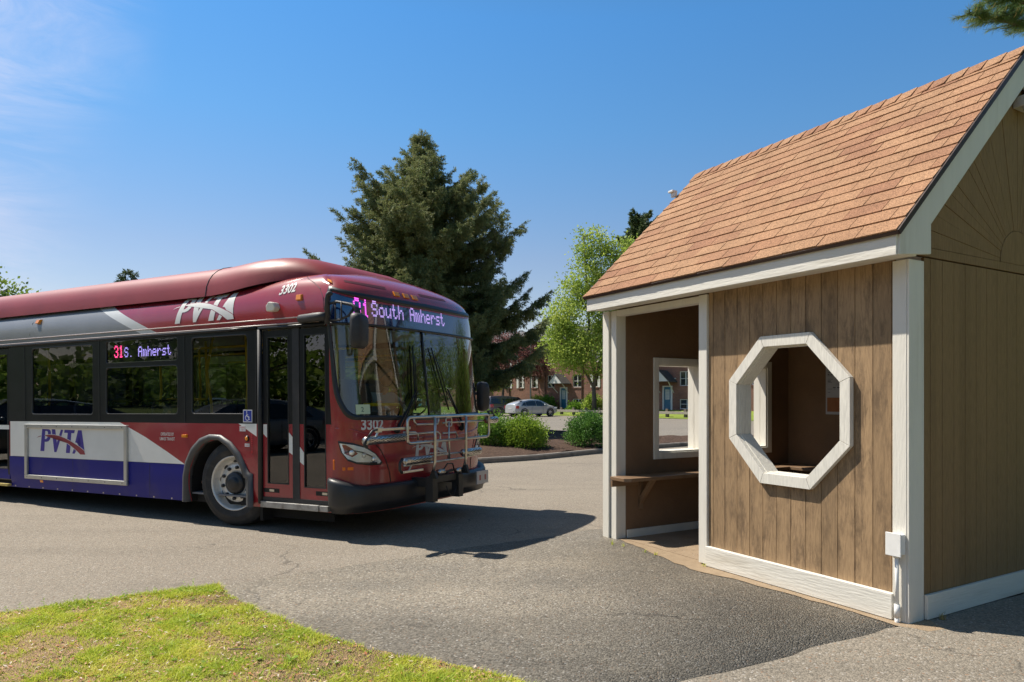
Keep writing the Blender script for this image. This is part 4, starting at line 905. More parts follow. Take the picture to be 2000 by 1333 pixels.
# --- PVTA lettering as flat decals on the shell
LG = {'P1':[(436,328),(474,330),(459,577),(413,578)], 'P2':[(472,330),(510,330),(532,340),(540,360),(538,400),(530,440),(512,463),(488,472),(462,472),(464,442),(482,440),(497,425),(504,388),(504,362),(494,350),(470,350)],
      'V':[(548,330),(590,330),(607,480),(655,332),(681,335),(603,583),(577,583)], 'T':[(697,333),(813,335),(804,369),(773,368),(755,588),(710,588),(732,367),(692,366)],
      'A1':[(848,335),(888,335),(916,545),(922,592),(885,560),(866,400),(836,475),(815,468)], 'A2':[(802,532),(830,552),(808,592),(782,590)]}
SWO = [(472,398),(520,390),(580,392),(640,403),(700,425),(760,454),(820,488),(870,520),(916,556),(926,597),(873,597),(830,556),(780,515),(730,480),(680,450),(620,424),(560,408),(500,404),(472,405)]
TAIL = [(368,431),(395,412),(425,404),(424,412),(398,418)]
def decal(polys, fn, name, m_, parent=BUS):
    bm = bmesh.new()
    for P in polys:
        try: bm.faces.new([bm.verts.new((x, y, 0)) for x, y in P])
        except ValueError: pass
    bmesh.ops.triangulate(bm, faces=list(bm.faces))
    for ax, st_ in ((0, 34), (1, 17)):
        c0 = min(v.co[ax] for v in bm.verts)+st_; c1 = max(v.co[ax] for v in bm.verts); no = (1, 0, 0) if ax == 0 else (0, 1, 0)
        while c0 < c1: bmesh.ops.bisect_plane(bm, geom=list(bm.verts)+list(bm.edges)+list(bm.faces), plane_co=(c0 if ax == 0 else 0, c0 if ax else 0, 0), plane_no=no); c0 += st_
    for v in bm.verts: v.co = Vector(fn(v.co.x, v.co.y))
    return finish(bm, name, m_, parent, False)
def grow(P, d):
    bmx = []; n = len(P); area = sum(P[i-1][0]*P[i][1]-P[i][0]*P[i-1][1] for i in range(n)); s_ = 1 if area > 0 else -1
    for i in range(n):
        a, b, c = Vector(P[i-1]), Vector(P[i]), Vector(P[(i+1) % n]); t = (b-a).normalized()+(c-b).normalized(); t = t.normalized() if t.length > 1e-6 else (b-a).normalized(); bmx.append((b.x+t.y*d*s_, b.y-t.x*d*s_))
    return bmx
def logo(fnm, mt_l, mt_s, mt_gap, parent=BUS):
    d = decal(list(LG.values()), fnm(.0018), 'operator_lettering', mt_l, parent); decal([grow(SWO, 5)], fnm(.0026), 'swoosh_outline', mt_gap, d); decal([SWO, TAIL], fnm(.0034), 'swoosh', mt_s, d)
BLUEL = mat('logo_blue', (.05,.03,.30), .35); REDL = mat('logo_red', (.30,.035,.05), .35); SILV = mat('logo_silver', (.62,.62,.60), .45)
logo(lambda o: (lambda x, y: ((-3.74+(x-368)/(922-368)*(3.74-2.655)), -o, 1.068-(y-330)/(594-330)*(1.068-.752))), BLUEL, REDL, WHT)
def up(o):
    def f(x, y):
        s = -.97+(x-368)/(922-368)*1.085; t = (y-330)/(594-330); z = 2.645-t*.325+(s+.87)*.028; return bus_surf(s, v_of_z(s, z), o+.002)
    return f
logo(up, SILV, SILV, RED)
def frl(o):
    def f(x, y): u = 2.56+(x-368)/(922-368)*.66; return bus_surf(u, .958-(y-330)/(594-330)*.195, o)
    return f
logo(frl, SILV, SILV, RED)
def text_decal(s, fn, name, m_, size, shear=0, bold=.0, parent=BUS, xs=1.0, cut=.05):
    cu = bpy.data.curves.new(name, 'FONT'); cu.body = s; cu.size = size; cu.shear = shear; cu.offset = bold; cu.align_x = 'CENTER'; cu.space_character = 1.0
    o = bpy.data.objects.new(name, cu); COL.objects.link(o); dg = bpy.context.evaluated_depsgraph_get(); me = bpy.data.meshes.new_from_object(o.evaluated_get(dg)); bpy.data.objects.remove(o); bpy.data.curves.remove(cu)
    bm = bmesh.new(); bm.from_mesh(me); bpy.data.meshes.remove(me)
    for v in bm.verts: v.co.x *= xs
    x0, x1 = min(v.co.x for v in bm.verts), max(v.co.x for v in bm.verts); x = x0+cut
    while x < x1: bmesh.ops.bisect_plane(bm, geom=list(bm.verts)+list(bm.edges)+list(bm.faces), plane_co=(x, 0, 0), plane_no=(1, 0, 0)); x += cut
    if cut < 1:
        for yy in np.arange(.02, .14, .025): bmesh.ops.bisect_plane(bm, geom=list(bm.verts)+list(bm.edges)+list(bm.faces), plane_co=(0, yy, 0), plane_no=(0, 1, 0))
    for v in bm.verts: v.co = Vector(fn(v.co.x, v.co.y))
    return finish(bm, name, m_, parent, False)
text_decal('3302', lambda x, y: bus_surf(2.01+x, 1.115+y, .002), 'fleet_number', SILV, .155, 0, .004, xs=.86)
text_decal('3302', lambda x, y: bus_surf(.905+x, v_of_z(.9, 2.585+y+x*.10), .004), 'fleet_number', SILV, .15, .14, .004, xs=.86)
text_decal('OPERATED BY', lambda x, y: (-1.03+x, -.0015, 1.018+y), 'operator_note', SILV, .052, 0, .0006, xs=.72, cut=9)
text_decal('UMASS TRANSIT', lambda x, y: (-1.03+x, -.0015, .962+y), 'operator_note', SILV, .052, 0, .0006, xs=.72, cut=9)
# framed advert panel
fb = MB(); x0, x1, z0, z1 = -3.985, -1.765, .39, 1.135; t = .055
for b_ in ((x0, x1, z0, z0+t), (x0, x1, z1-t, z1), (x0, x0+t, z0+t, z1-t), (x1-t, x1, z0+t, z1-t)): fb.box(b_[0], b_[1], -.030, -.001, b_[2], b_[3])
af = fb.build('advert_frame', mat('aluminium_frame', (.50,.49,.46), .4, .6, var=.08), BUS, bevel=.006); rv = MB()
for s_p in (-3.90, -7.3): MB().tube([bus_surf(s_p+.05*max(0, v-2.3), v, .0005) for v in (2.29,2.4,2.5,2.6,2.66,2.7)], .004, 5).build('panel_seam', GASK, BUS)
for i in range(7): [rv.box(x0+.06+i*.345, x0+.072+i*.345, -.0315, -.0301, z, z+.012) for z in (z0+.022, z1-.034)]
rv.build('rivet', BLK, af)
sk = MB(); [sk.box(s-.002, s+.002, -.0012, .0, .262, .684) for s in (-2.92, -1.36)]; sk.box(-4.33, -.78, -.0012, 0, .6845, .688); sk.build('skirt_seam', GASK, BUS)
bt = MB(); [bt.box(s-.010, s+.010, -.004, .0, .268, .284) for s in [-4.25+.33*i for i in range(11)]]; bt.build('skirt_bolt', STEEL, BUS)
# marker lamps and small stickers
def lens(u, v, w, h_, name='marker_lamp', m_=AMB, th=.022, parent=None):
    P = [(u-w/2, v-h_/2), (u+w/2, v-h_/2), (u+w/2, v+h_/2), (u-w/2, v+h_/2)]; m = MB()
    m.add([bus_surf(a, b, -.002) for a, b in P]+[bus_surf(u+(a-u)*.85, v+(b-v)*.8, th) for a, b in P], [(0,1,2,3),(4,5,6,7),(0,1,5,4),(1,2,6,5),(2,3,7,6),(3,0,4,7)]); return m.build(name, m_, parent or BUS, bevel=.002)
lens(-.71, 1.018, .085, .038); lens(-3.74, v_of_z(-3.7, 2.53), .085, .05, th=.035); lens(1.116, v_of_z(1.1, 2.522), .085, .05); lens(-3.66, .36, .075, .038, th=.004)
for u in (1.60, 2.505, 2.67, 2.83, UT-1.75): lens(u, 2.553, .10, .040, 'roof_marker_lamp', th=.016)
for u0, u1 in ((1.80, 2.36), (2.98, 3.56)): 
    SL_ = patch([(u0, 2.578),(u1, 2.578),(u1, 2.602),(u0, 2.602)], 'air_slot', mat('slot_dark_red', (.08,.008,.012), .5), .002)
lens(1.588, .755, .022, .115, 'side_reflector', mat('orange_reflector', (.75,.16,.01), .3), .003); lens(1.745, .715, .115, .038, 'front_reflector', bpy.data.materials['orange_reflector'], .003)
def flat(name, s0_, s1_, z0_, z1_, m_, off=.002, parent=None): return MB().box(s0_, s1_, -off, -.0002, z0_, z1_).build(name, m_, parent or BUS)
isa = flat('wheelchair_sign', .262, .405, 1.185, 1.325, mat('sign_white', (.7,.7,.72), .4)); flat('sign_field', .272, .395, 1.195, 1.315, mat('sign_blue', (.01,.035,.32), .4), .003, isa)
wc = MB(); cpt = (.330, 1.236); wc.add([(cpt[0]+r_*math.cos(R(a)), -.0035, cpt[1]+r_*math.sin(R(a))) for a in range(-250, 41, 15) for r_ in (.032, .025)], [(2*i, 2*i+1, 2*i+3, 2*i+2) for i in range(19)])
hd = [(cpt[0]-.008+.008*math.cos(R(a)), -.0035, 1.300+.008*math.sin(R(a))) for a in range(0, 360, 45)]; wc.add(hd, [tuple(range(8))])
for P in ([(-.012,.05),(-.004,.05),(.0,.012),(-.008,.012)], [(-.006,.036),(.016,.034),(.016,.029),(-.006,.030)], [(-.006,.018),(.018,.016),(.030,-.022),(.023,-.025),(.013,.008),(-.006,.011)], [(.023,-.025),(.040,-.019),(.038,-.013),(.026,-.017)]): wc.add([(cpt[0]+x, -.0035, cpt[1]+y) for x, y in P], [tuple(range(len(P)))])
wc.build('wheelchair_symbol', mat('symbol_white', (.8,.8,.8), .5), isa)
STW = mat('sticker_white', (.62,.58,.58), .5); STR = mat('sticker_red', (.55,.02,.03), .5)
k1 = flat('kneeling_sticker', .205, .30, 1.085, 1.145, STW); text_decal('Kneeling', lambda x, y: (.2525+x, -.0028, 1.121+y), 'sticker_text', STR, .022, 0, .0, k1, .9, 9); text_decal('Bus', lambda x, y: (.2525+x, -.0028, 1.096+y), 'sticker_text', STR, .022, 0, 0, k1, .9, 9)
k2 = flat('caution_sticker', .285, .36, .915, .95, STW); text_decal('Caution', lambda x, y: (.3225+x, -.0028, .926+y), 'sticker_text', STR, .019, 0, 0, k2, .85, 9)
kl = MB().lathe([(0, 0), (.034, 0), (.034, .008), (.026, .012)], 20, Matrix.Translation((.323, -.0, 1.005)) @ Matrix.Rotation(R(90), 4, 'X')).build('kneeling_lamp', BLK, BUS, smooth=True)
MB().blob((.323, -.010, 1.005), (.022, .012, .024), 12, 8).build('lens', AMB, kl, smooth=True)
ar = MB(); [ar.box(.392, .404, -.002, -.0002, z, z+.016) for z in [.87+.024*i for i in range(8)]]; ar.add([(.382,-.002,.868),(.414,-.002,.868),(.398,-.002,.838)], [(0,1,2)]); ar.build('kneeling_arrow', STR, BUS)
hn = MB(); hn.prism([(.70,-.01),(.80,-.01),(.83,.03),(.80,.085),(.73,.095),(.69,.05)], lambda a, b: (a, bus_surf(.76, v_of_z(.76, 2.43))[1]+.01, 2.395+b), lambda a, b: (a, bus_surf(.76, v_of_z(.76, 2.43))[1]-.075, 2.395+b)); hn.build('outside_speaker', mat('ivory_plastic', (.62,.60,.53), .4), BUS, bevel=.012)
ap = MB(); [ap.box(*b_) for b_ in ((.62,.622,.014,.018,2.36,2.47),)]; ap.build('hatch_seam', GASK, BUS)
# wheel arches: rolled flare plus dark housing
def flare(dx, far):
    P = [(-.755,.25),(-.745,.55),(-.70,.72),(-.60,.88),(-.45,.995),(-.28,1.045),(-.10,1.04),(.07,.965),(.21,.845),(.31,.70),(.355,.63),(.415,.615),(.415,.25)]
    I = [(-.665,.25),(-.655,.55),(-.62,.67),(-.53,.82),(-.40,.93),(-.26,.98),(-.12,.98),(.02,.91),(.14,.805),(.235,.68),(.285,.575),(.325,.55),(.325,.25)]
    f = lambda x, y, b: (x+dx, (BW-b if far else b), y); m = MB(); n = len(P)
    V = []
    for a, b in zip(P, I): mx_ = ((a[0]+b[0])/2, (a[1]+b[1])/2); V += [f(*a, .0), f(*a, -.012), f(*mx_, -.034), f(*b, -.022), f(*b, .05)]
    m.add(V, [(i*5+k, (i+1)*5+k, (i+1)*5+k+1, i*5+k+1) for i in range(n-1) for k in range(4)]); m.build('wheel_arch_flare', mat('flare_rubber', (.055,.055,.057), .5, var=.2, vscale=9, bump=.1), BUS, smooth=True)
    h_ = MB(); J = [(x, y) for x, y in I]; h_.add([f(x, y+.0, .04) for x, y in J]+[f(x, y, .85) for x, y in J], [(i, i+1, n+i+1, n+i) for i in range(n-1)]); h_.add([f(x, y, .85) for x, y in J], [tuple(range(n))]); h_.build('wheel_housing', mat('housing_black', (.006,.006,.006), .9), BUS)
flare(0, 0); flare(-5.95, 0); flare(0, 1); flare(-5.95, 1)
# --- wheels
TYRE = mat('tyre_rubber', (.022,.022,.022), .75, var=.35, vscale=9, bump=.2, bscale=60, dirt=((.08,.07,.06), .52, 6, .6)); RIM = mat('painted_steel_rim', (.66,.64,.60), .38, .35, var=.12, vscale=9, dirt=((.22,.17,.13), .56, 8, .6)); HUBM = mat('oily_black_hub', (.018,.019,.022), .4, var=.3, vscale=20)
def bus_wheel(x, y, steer, far):
    W = bpy.data.objects.new('wheel', None); COL.objects.link(W); W.parent = BUS; W.location = (x, y, .49+.009*max(0, -x)*0+(.009*(-x) if x < -1 else 0)); W.rotation_euler = (0, 0, steer+(math.pi if far else 0))
    X = Matrix.Rotation(R(90), 4, 'X')    # lathe axis -> -Y, outside faces the near side
    t = MB().lathe([(.302,-.13),(.32,-.14),(.36,-.142),(.42,-.138),(.455,-.125),(.478,-.098),(.486,-.09),(.487,-.05),(.478,-.047),(.478,-.035),(.488,-.032),(.488,.032),(.478,.035),(.478,.047),(.487,.05),(.486,.09),(.478,.098),(.455,.125),(.42,.138),(.395,.1405),(.39,.146),(.375,.146),(.36,.142),(.32,.14),(.302,.13)], 56, X).build('tyre', TYRE, W, smooth=True)
    r_ = MB().lathe([(.302,-.13),(.305,.13),(.312,.138),(.304,.142),(.292,.128),(.285,.10),(.275,.06),(.258,.045),(.232,.052),(.222,.075),(.215,.095),(.13,.098),(.125,.09),(0,.09)], 56, X).build('rim', RIM, W, smooth=True); hh = MB()
    for k in range(10):
        a = 2*math.pi*k/10+.2; hh.tube([(.178*math.cos(a), -.096, .178*math.sin(a)), (.178*math.cos(a), -.118, .178*math.sin(a)), (.178*math.cos(a), -.124, .178*math.sin(a))], [.021, .020, .012], 8)
    hh.build('wheel_nut', HUBM, r_, smooth=True); hv = MB()
    for k in range(10):
        a = 2*math.pi*k/10+.5; c = Vector((.248*math.cos(a), -.0525, .248*math.sin(a))); e1 = Vector((-math.sin(a), 0, math.cos(a)))*.032; e2 = Vector((math.cos(a), -.06, math.sin(a)))*.017
        hv.add([tuple(c+e1*math.cos(q)+e2*math.sin(q)) for q in [i*math.pi/6 for i in range(12)]], [tuple(range(12))])
    hv.build('hand_hole', GASK, r_)
    MB().lathe([(.125,.088),(.126,.12),(.118,.135),(.09,.142),(.075,.145),(.07,.165),(.045,.172),(0,.173)], 28, X).build('hub', HUBM, r_, smooth=True); return W
bus_wheel(.0, .20, R(9), False); bus_wheel(-.12, BW-.20, R(9), True); bus_wheel(-6.08, .22, 0, False); bus_wheel(-6.08, BW-.22, 0, True)
# --- doors
def door(x0, x1, zt_, xm, glass_m, parts, name='passenger_door'):
    D = MB(); Y = .014
    D.box(x0, x1, Y+.03, Y+.06, .30, .36); return D
def leaf(x0, x1, z0, z1, gx0, gx1, gz0, gz1, belt=1.17, low=RED, name='door_leaf', strip=None):
    m = MB(); y0, y1 = .010, .045
    for (a, b, c, d) in ((x0, gx0, z0, belt), (gx1, x1, z0, belt), (gx0, gx1, z0, gz0)): m.cur = 0; m.box(a, b, y0, y1, c, d)
    for (a, b, c, d) in ((x0, gx0, belt, z1), (gx1, x1, belt, z1), (gx0, gx1, gz1, z1)): m.cur = 1; m.box(a, b, y0, y1, c, d)
    o = m.build(name, [low, BLK], BUS); gp = MB().box(gx0, gx1, y0+.012, y0+.016, gz0, gz1).build('door_glass', DGL, o)
    q = MB(); w = .010
    for b_ in ((gx0, gx0+w, gz0, gz1), (gx1-w, gx1, gz0, gz1), (gx0+w, gx1-w, gz0, gz0+w), (gx0+w, gx1-w, gz1-w, gz1)): q.box(b_[0], b_[1], y0-.003, y0+.02, b_[2], b_[3])
    q.build('glass_gasket', GASK, o); return o
sys_ = [leaf(.560, 1.005, .375, 2.185, .625, .945, .52, 2.12), leaf(1.105, 1.535, .375, 2.185, 1.165, 1.475, .50, 2.12)]
def dp(o, P, m_): mb = MB(); mb.prism(P, lambda x, z: (x, .0098, z), lambda x, z: (x, .0078, z)); mb.build('livery_mark', m_, o)
dp(sys_[0], [(.565,1.165),(.62,1.165),(.62,1.02),(.565,1.06)], WHT); dp(sys_[0], [(.948,1.08),(1.003,1.03),(1.003,.84),(.948,.87)], WHT); dp(sys_[1], [(1.107,.93),(1.163,.87),(1.163,.735),(1.107,.77)], WHT); dp(sys_[1], [(1.478,.56),(1.53,.52),(1.49,.55)], WHT)
for o, (a, b) in zip(sys_, ((.565,.80),(1.33,1.53))):
    MB().box(a, b, .0085, .0098, .425, .47).build('step_slot', BLK, o); MB().box(a+.09, a+.16, .0065, .0083, .435, .46).build('slot_latch', STEEL, o)
m = MB(); m.box(1.005, 1.105, .004, .035, .33, 2.2); m.build('door_centre_seal', RUB, BUS); m = MB(); m.tube([(.53,-.004,.30),(.53,-.004,2.2)], .026, 10).build('door_post_seal', RUB, BUS, smooth=True)
m = MB(); m.box(.52, 1.52, -.0, .03, .335, .375); m.build('lower_door_seal', RUB, BUS)
so = MB(); so.box(.64, 1.40, -.035, .05, .265, .328); so.cur = 0; so.box(.54, .625, -.02, .05, .262, .33); so.box(1.41, 1.525, -.025, .05, .265, .325)
st_ = so.build('door_sill', mat('worn_step_metal', (.34,.33,.31), .5, .4, var=.25, vscale=14, dirt=((.12,.1,.08), .5, 8, .7)), BUS, bevel=.004)
MB().box(.46, .50, .05, .5, .10, .30).box(.5, 1.4, .20, .21, .12, .27).build('mud_flap', bpy.data.materials['housing_black'], BUS)
leaf(-5.70, -5.08, .36, 2.185, -5.62, -5.15, .50, 2.12, .686, BLUE, 'rear_door_leaf'); q = leaf(-5.05, -4.42, .36, 2.185, -4.98, -4.46, .50, 2.12, .42, BLUE, 'rear_door_leaf'); mb = MB().box(-5.04, -4.425, .006, .0095, 1.055, 1.115).build('door_stripe', WHT, q); MB().box(-5.7, -4.42, -.02, .03, .262, .295).build('rear_sill_edge', mat('yellow_sill', (.55,.42,.12), .6, var=.2, vscale=20), BUS)
# --- front bumper, lower panel lines
def bumper():
    us = [1.535+(UT-3.07)*i/60 for i in range(61)]; V = []; n = 0
    def prof(u):
        c = min(1, abs(u-UC)/(UC-1.535)); t_ = .525+.085*sm((c-.72)/.28); zb = .285-.02*c; return [(-.02, t_-.005), (.045, t_+.002), (.070, t_-.008), (.078, t_-.03), (.082, zb+.09), (.072, zb+.055), (.060, zb+.05), (.050, zb), (-.03, zb-.005)]
    for u in us:
        p = prof(u); n = len(p)
        e = min(1, (u-us[0])/.05, (us[-1]-u)/.05); e = max(.12, e)**.5
        V += [bus_surf(u, z, d*e if d > 0 else d) for d, z in p]
    m = MB().add(V, [(i*n+k, i*n+k+1, (i+1)*n+k+1, (i+1)*n+k) for i in range(60) for k in range(n-1)]); return m.build('front_bumper', BUMP_M, BUS, smooth=True)
bp_ = bumper(); sol = bp_.modifiers.new('solidify', 'SOLIDIFY'); sol.thickness = .02; sol.offset = 0
LINE = mat('panel_gap_dark', (.03,.004,.006), .6)
for q in (lambda u: u, lambda u: UT-u):
    MB().tube([bus_surf(q(u), v, .0) for u, v in ((2.03,.965),(2.10,.90),(2.17,.78),(2.215,.66),(2.235,.54))], .006, 5).build('panel_gap', LINE, BUS)
    MB().tube([bus_surf(q(u), v, .004) for u, v in ((1.62,1.13),(1.80,1.115),(1.98,1.05),(2.2,1.015),(2.5,1.0),(2.75,.995))], .009, 6).build('body_crease', RED, BUS, smooth=True)
MB().tube([bus_surf(u, .99, .003) for u in [2.75+.05*i for i in range(int((UT-5.5)/.05)+2)]], .009, 6).build('body_crease', RED, BUS, smooth=True)
MB().tube([bus_surf(u, v, .0005) for u, v in ((1.18,2.66),(1.22,2.60),(1.32,2.54),(1.42,2.46),(1.46,2.38),(1.47,2.30))], .004, 5).build('panel_gap', LINE, BUS)
# --- headlights
CHR = mat('headlight_chrome', (.92,.92,.88), .12, .0, bump=.8, bscale=45, coat=1.0); HGL = glass('headlight_lens', (.97,.98,.97), 1.3, 1.5)
HLP = [(1.655,.985),(1.80,.965),(1.93,.925),(2.04,.855),(2.115,.768),(2.09,.748),(1.95,.752),(1.83,.772),(1.74,.815),(1.685,.885)]
def headlight(mi):
    P = [(UT-u, v) for u, v in HLP][::-1] if mi else HLP; c = (sum(p[0] for p in P)/len(P), sum(p[1] for p in P)/len(P)); n = len(P)
    D = dense(P, .05); I = [(c[0]+(x-c[0])*.97, c[1]+(y-c[1])*.95) for x, y in D]; o = ring_patch([(c[0]+(x-c[0])*1.06, c[1]+(y-c[1])*1.12) for x, y in D], I, 'headlight', GASK, .004, None, .008)
    m = MB(); m.add([bus_surf(x, y, .006) for x, y in I]+[bus_surf(*c, .010)], [(i, (i+1) % len(I), len(I)) for i in range(len(I))]); m.build('reflector', CHR, o)
    m = MB(); s_ = -1 if mi else 1
    for du_, dv in ((-.10,.035),(.02,.0),(.13,-.045)): 
        cc = bus_surf(c[0]+s_*du_, c[1]+dv, .0); m.blob(cc, (.030,.030,.030), 12, 8)
    m.build('bulb_cup', mat('cup_chrome', (.9,.9,.88), .1, .5), o, smooth=True)
    b = MB(); b.tube([bus_surf(c[0]+s_*x, c[1]+y, .012) for x, y in ((-.17,.03),(-.1,.058),(.02,.03),(.12,-.02))], .006, 6); b.tube([bus_surf(c[0]+s_*x, c[1]+y, .012) for x, y in ((-.14,-.04),(-.05,-.075),(.1,-.085),(.17,-.085))], .010, 6); b.build('lamp_bezel', PLAST, o, smooth=True)
    m = MB(); m.add([bus_surf(x, y, .018) for x, y in I]+[bus_surf(*c, .034)], [(i, (i+1) % len(I), len(I)) for i in range(len(I))]); m.build('lens', HGL, o, smooth=True)
    if mi: MB().add([bus_surf(UT-u, v, .020) for u, v in ((1.70,.90),(1.76,.82),(1.84,.785),(1.95,.765),(1.95,.785),(1.84,.81),(1.78,.85))], [tuple(range(7))]).build('turn_lens', AMB, o)
headlight(False); headlight(True)
# --- mirrors
mi = MB(); mi.tube([(1.15,-.02,2.275),(1.18,-.04,2.278),(1.45,-.06,2.285),(1.57,-.07,2.28)], [.030,.046,.048,.046], 12); arm = mi.build('mirror_arm', PLAST, BUS, smooth=True)
mi = MB(); mi.tube([(1.58,-.07,2.20),(1.58,-.07,2.46),(1.60,-.075,2.50),(1.64,-.08,2.515)], .026, 10).build('arm_bracket', PLAST, arm, smooth=True)
mi = MB(); mi.tube([(1.60,-.06,2.41),(1.72,-.08,2.42),(1.90,-.06,2.38),(1.96,-.05,2.33),(1.965,-.045,2.25)], [.014,.014,.018,.03,.035], 8); mi.tube([(1.60,-.06,2.24),(1.76,-.08,2.235),(1.86,-.065,2.27),(1.92,-.055,2.34)], .013, 8); mi.tube([(1.70,-.08,2.415),(1.70,-.08,2.24)], .008, 6); mi.tube([(1.79,-.09,2.415),(1.79,-.09,2.238)], .008, 6); mi.build('arm_frame', PLAST, arm, smooth=True)
def mirror_head(x, y, z, w, h_, rz, parent, glassm=True):
    m = MB(); N = 20
    def ringp(sc, dx): return [Vector((dx, sc*w/2*math.copysign(abs(math.cos(a))**.5, math.cos(a)), sc*h_/2*math.copysign(abs(math.sin(a))**.45, math.sin(a)))) for a in [2*math.pi*k/N for k in range(N)]]
    Mx = Matrix.Translation((x, y, z)) @ Matrix.Rotation(rz, 4, 'Z'); V = []
    for sc, dx in ((.0, .075), (.55, .075), (.86, .06), (.98, .03), (1.0, .0), (.985, -.03), (.93, -.035)): V += [tuple(Mx @ p) for p in ringp(max(sc, .001), dx)]
    m.add(V, [(i*N+k, i*N+(k+1) % N, (i+1)*N+(k+1) % N, (i+1)*N+k) for i in range(6) for k in range(N)]); o = m.build('mirror', PLAST, parent, smooth=True)
    MB().add([tuple(Mx @ p) for p in ringp(.93, -.030)], [tuple(range(N))]).build('mirror_glass', mat('mirror_silver', (.8,.8,.8), .03, 1.0), o); return o
mirror_head(1.97, -.045, 2.115, .225, .36, R(12), BUS)
mi = MB(); mi.tube([bus_surf(UT-1.62, 1.5, 0), (1.72, BW+.04, 1.5), (1.74, BW+.06, 1.45)], .02, 8).build('far_mirror_arm', PLAST, BUS, smooth=True)
mirror_head(1.76, BW+.07, 1.46, .17, .40, R(-14), BUS)
# --- wipers
for (bu, bv, tu, tv) in ((2.316,1.086,2.66,2.03), (3.486,1.066,2.97,2.03)):
    s_ = 1 if tu > bu else -1; kn = (bu+s_*(.33 if s_ > 0 else .28), 1.55)
    m = MB(); m.tube([bus_surf(bu, bv, .045), bus_surf(bu+s_*.02, bv+.06, .05), bus_surf(bu+s_*.16, 1.33, .05), bus_surf(kn[0], kn[1], .045)], [.022,.018,.011,.008], 8); m.tube([bus_surf(bu+s_*.05, bv+.02, .045), bus_surf(bu+s_*.19, 1.33, .05), bus_surf(kn[0]+s_*.02, kn[1]-.03, .045)], .006, 6); m.blob(bus_surf(bu, bv, .03), (.035,.035,.03)); w_ = m.build('wiper_arm', BLK, BUS, smooth=True)
    m = MB(); b0, b1 = (kn[0]+s_*(-.03), 1.30), (tu+(0 if s_ > 0 else .03), tv); m.tube([bus_surf(b0[0]+(b1[0]-b0[0])*t, b0[1]+(b1[1]-b0[1])*t, .018) for t in (0,.25,.5,.75,1)], .0085, 6); m.tube([bus_surf(b0[0]+(b1[0]-b0[0])*t, b0[1]+(b1[1]-b0[1])*t, .034+.02*math.sin(math.pi*t)) for t in (.15,.35,.5,.65,.85)], .006, 6); m.build('wiper_blade', BLK, w_, smooth=True)
# --- underbody and interior
MB().box(-9.1, 1.5, .12, BW-.12, .24, .33).build('underbody', mat('chassis_black', (.012,.012,.012), .9), BUS)
MB().box(-9.1, 1.50, .05, BW-.05, .34, .36).build('floor', mat('grey_vinyl_floor', (.17,.17,.18), .7, var=.1), BUS)
MB().box(-9.1, 1.30, .06, BW-.06, 2.24, 2.26).build('ceiling', mat('ceiling_panel', (.45,.45,.43), .7), BUS)
m = MB(); [m.box(a, b, y, y+.015, c, 1.18) for y in (.035, BW-.05) for a, b, c in ((-9.1,-6.65,.36),(-6.65,-5.75,1.0),(-4.38,-.70,.36),(-.70,.42,1.0))]; m.box(.42, 1.45, BW-.05, BW-.035, .36, 1.18); m.build('inner_wall', mat('inner_wall_grey', (.25,.25,.26), .7), BUS)
SEAT = mat('blue_seat_fabric', (.018,.028,.075), .8, var=.2, vscale=30); SEATB = mat('seat_shell', (.05,.05,.055), .5)
def seat(x, y, rz=0):
    e = bpy.data.objects.new('passenger_seat', None); COL.objects.link(e); e.parent = BUS; e.location = (x, y, .36); e.rotation_euler = (0, 0, rz)
    MB().box(-.22, .22, -.22, .22, .40, .47).build('cushion', SEAT, e, bevel=.02); MB().prism([(-.24,.45),(-.16,.45),(-.26,1.02),(-.31,1.02)], lambda a, b: (a, -.21, b), lambda a, b: (a, .21, b)).build('backrest', SEAT, e, bevel=.02); MB().box(-.06,.06,-.1,.1,0,.4).build('pedestal', SEATB, e)
    MB().tube([(-.29,-.19,1.0),(-.30,-.16,1.08),(-.30,.16,1.08),(-.29,.19,1.0)], .013, 6).build('grab_handle', SEATB, e, smooth=True); return e
s0_ = seat(-1.2, .32)
for x in (-1.2,-2.0,-2.8,-3.6,-6.7,-7.4):
    for y in (.32, .77, 1.76, 2.2):
        if (x, y) == (-1.2, .32): continue
        c = copy_tree(s0_, BUS); c.location = (x, y, .36)
YEL = mat('yellow_pole', (.80,.55,.04), .4); BLKP = mat('black_pole', (.03,.03,.03), .4)
def pole(p, r_=.016, m_=YEL): MB().tube(p, r_, 8).build('grab_pole', m_, BUS, smooth=True)
for x, y in ((-.35,.55),(.28,.35),(-1.6,.95),(-2.55,.95),(-2.6,1.6),(-4.3,.45),(-1.55,1.62)): pole([(x, y, .36), (x, y, 1.3), (x+.03, y, 1.6), (x, y, 2.24)])
pole([(-.9,.5,1.0),(-.9,.5,1.35),(-1.05,.55,1.8),(-1.0,.6,2.24)]); pole([(-1.75,.5,1.45),(-1.0,.5,1.45)]); pole([(-4.0,.75,2.12),(.4,.75,2.12)]); pole([(-4.0,1.75,2.12),(.4,1.75,2.12)])
pole([(1.66,.28,1.05),(1.66,.28,1.30),(1.68,.36,1.37),(1.66,.95,1.37),(1.62,1.04,1.32),(1.6,1.04,1.0)], .019, mat('bright_yellow_rail', (.75,.55,.02), .35)); pole([(1.35,.30,.5),(1.35,.30,2.2)], .017)
MB().prism([(1.15,.9),(1.6,.9),(1.78,1.05),(1.62,1.16),(1.40,1.22),(1.2,1.14)], lambda a, b: (a, 1.25, b), lambda a, b: (a, BW-.14, b)).build('dashboard', mat('dash_dark_teal', (.02,.035,.038), .6), BUS, bevel=.03)
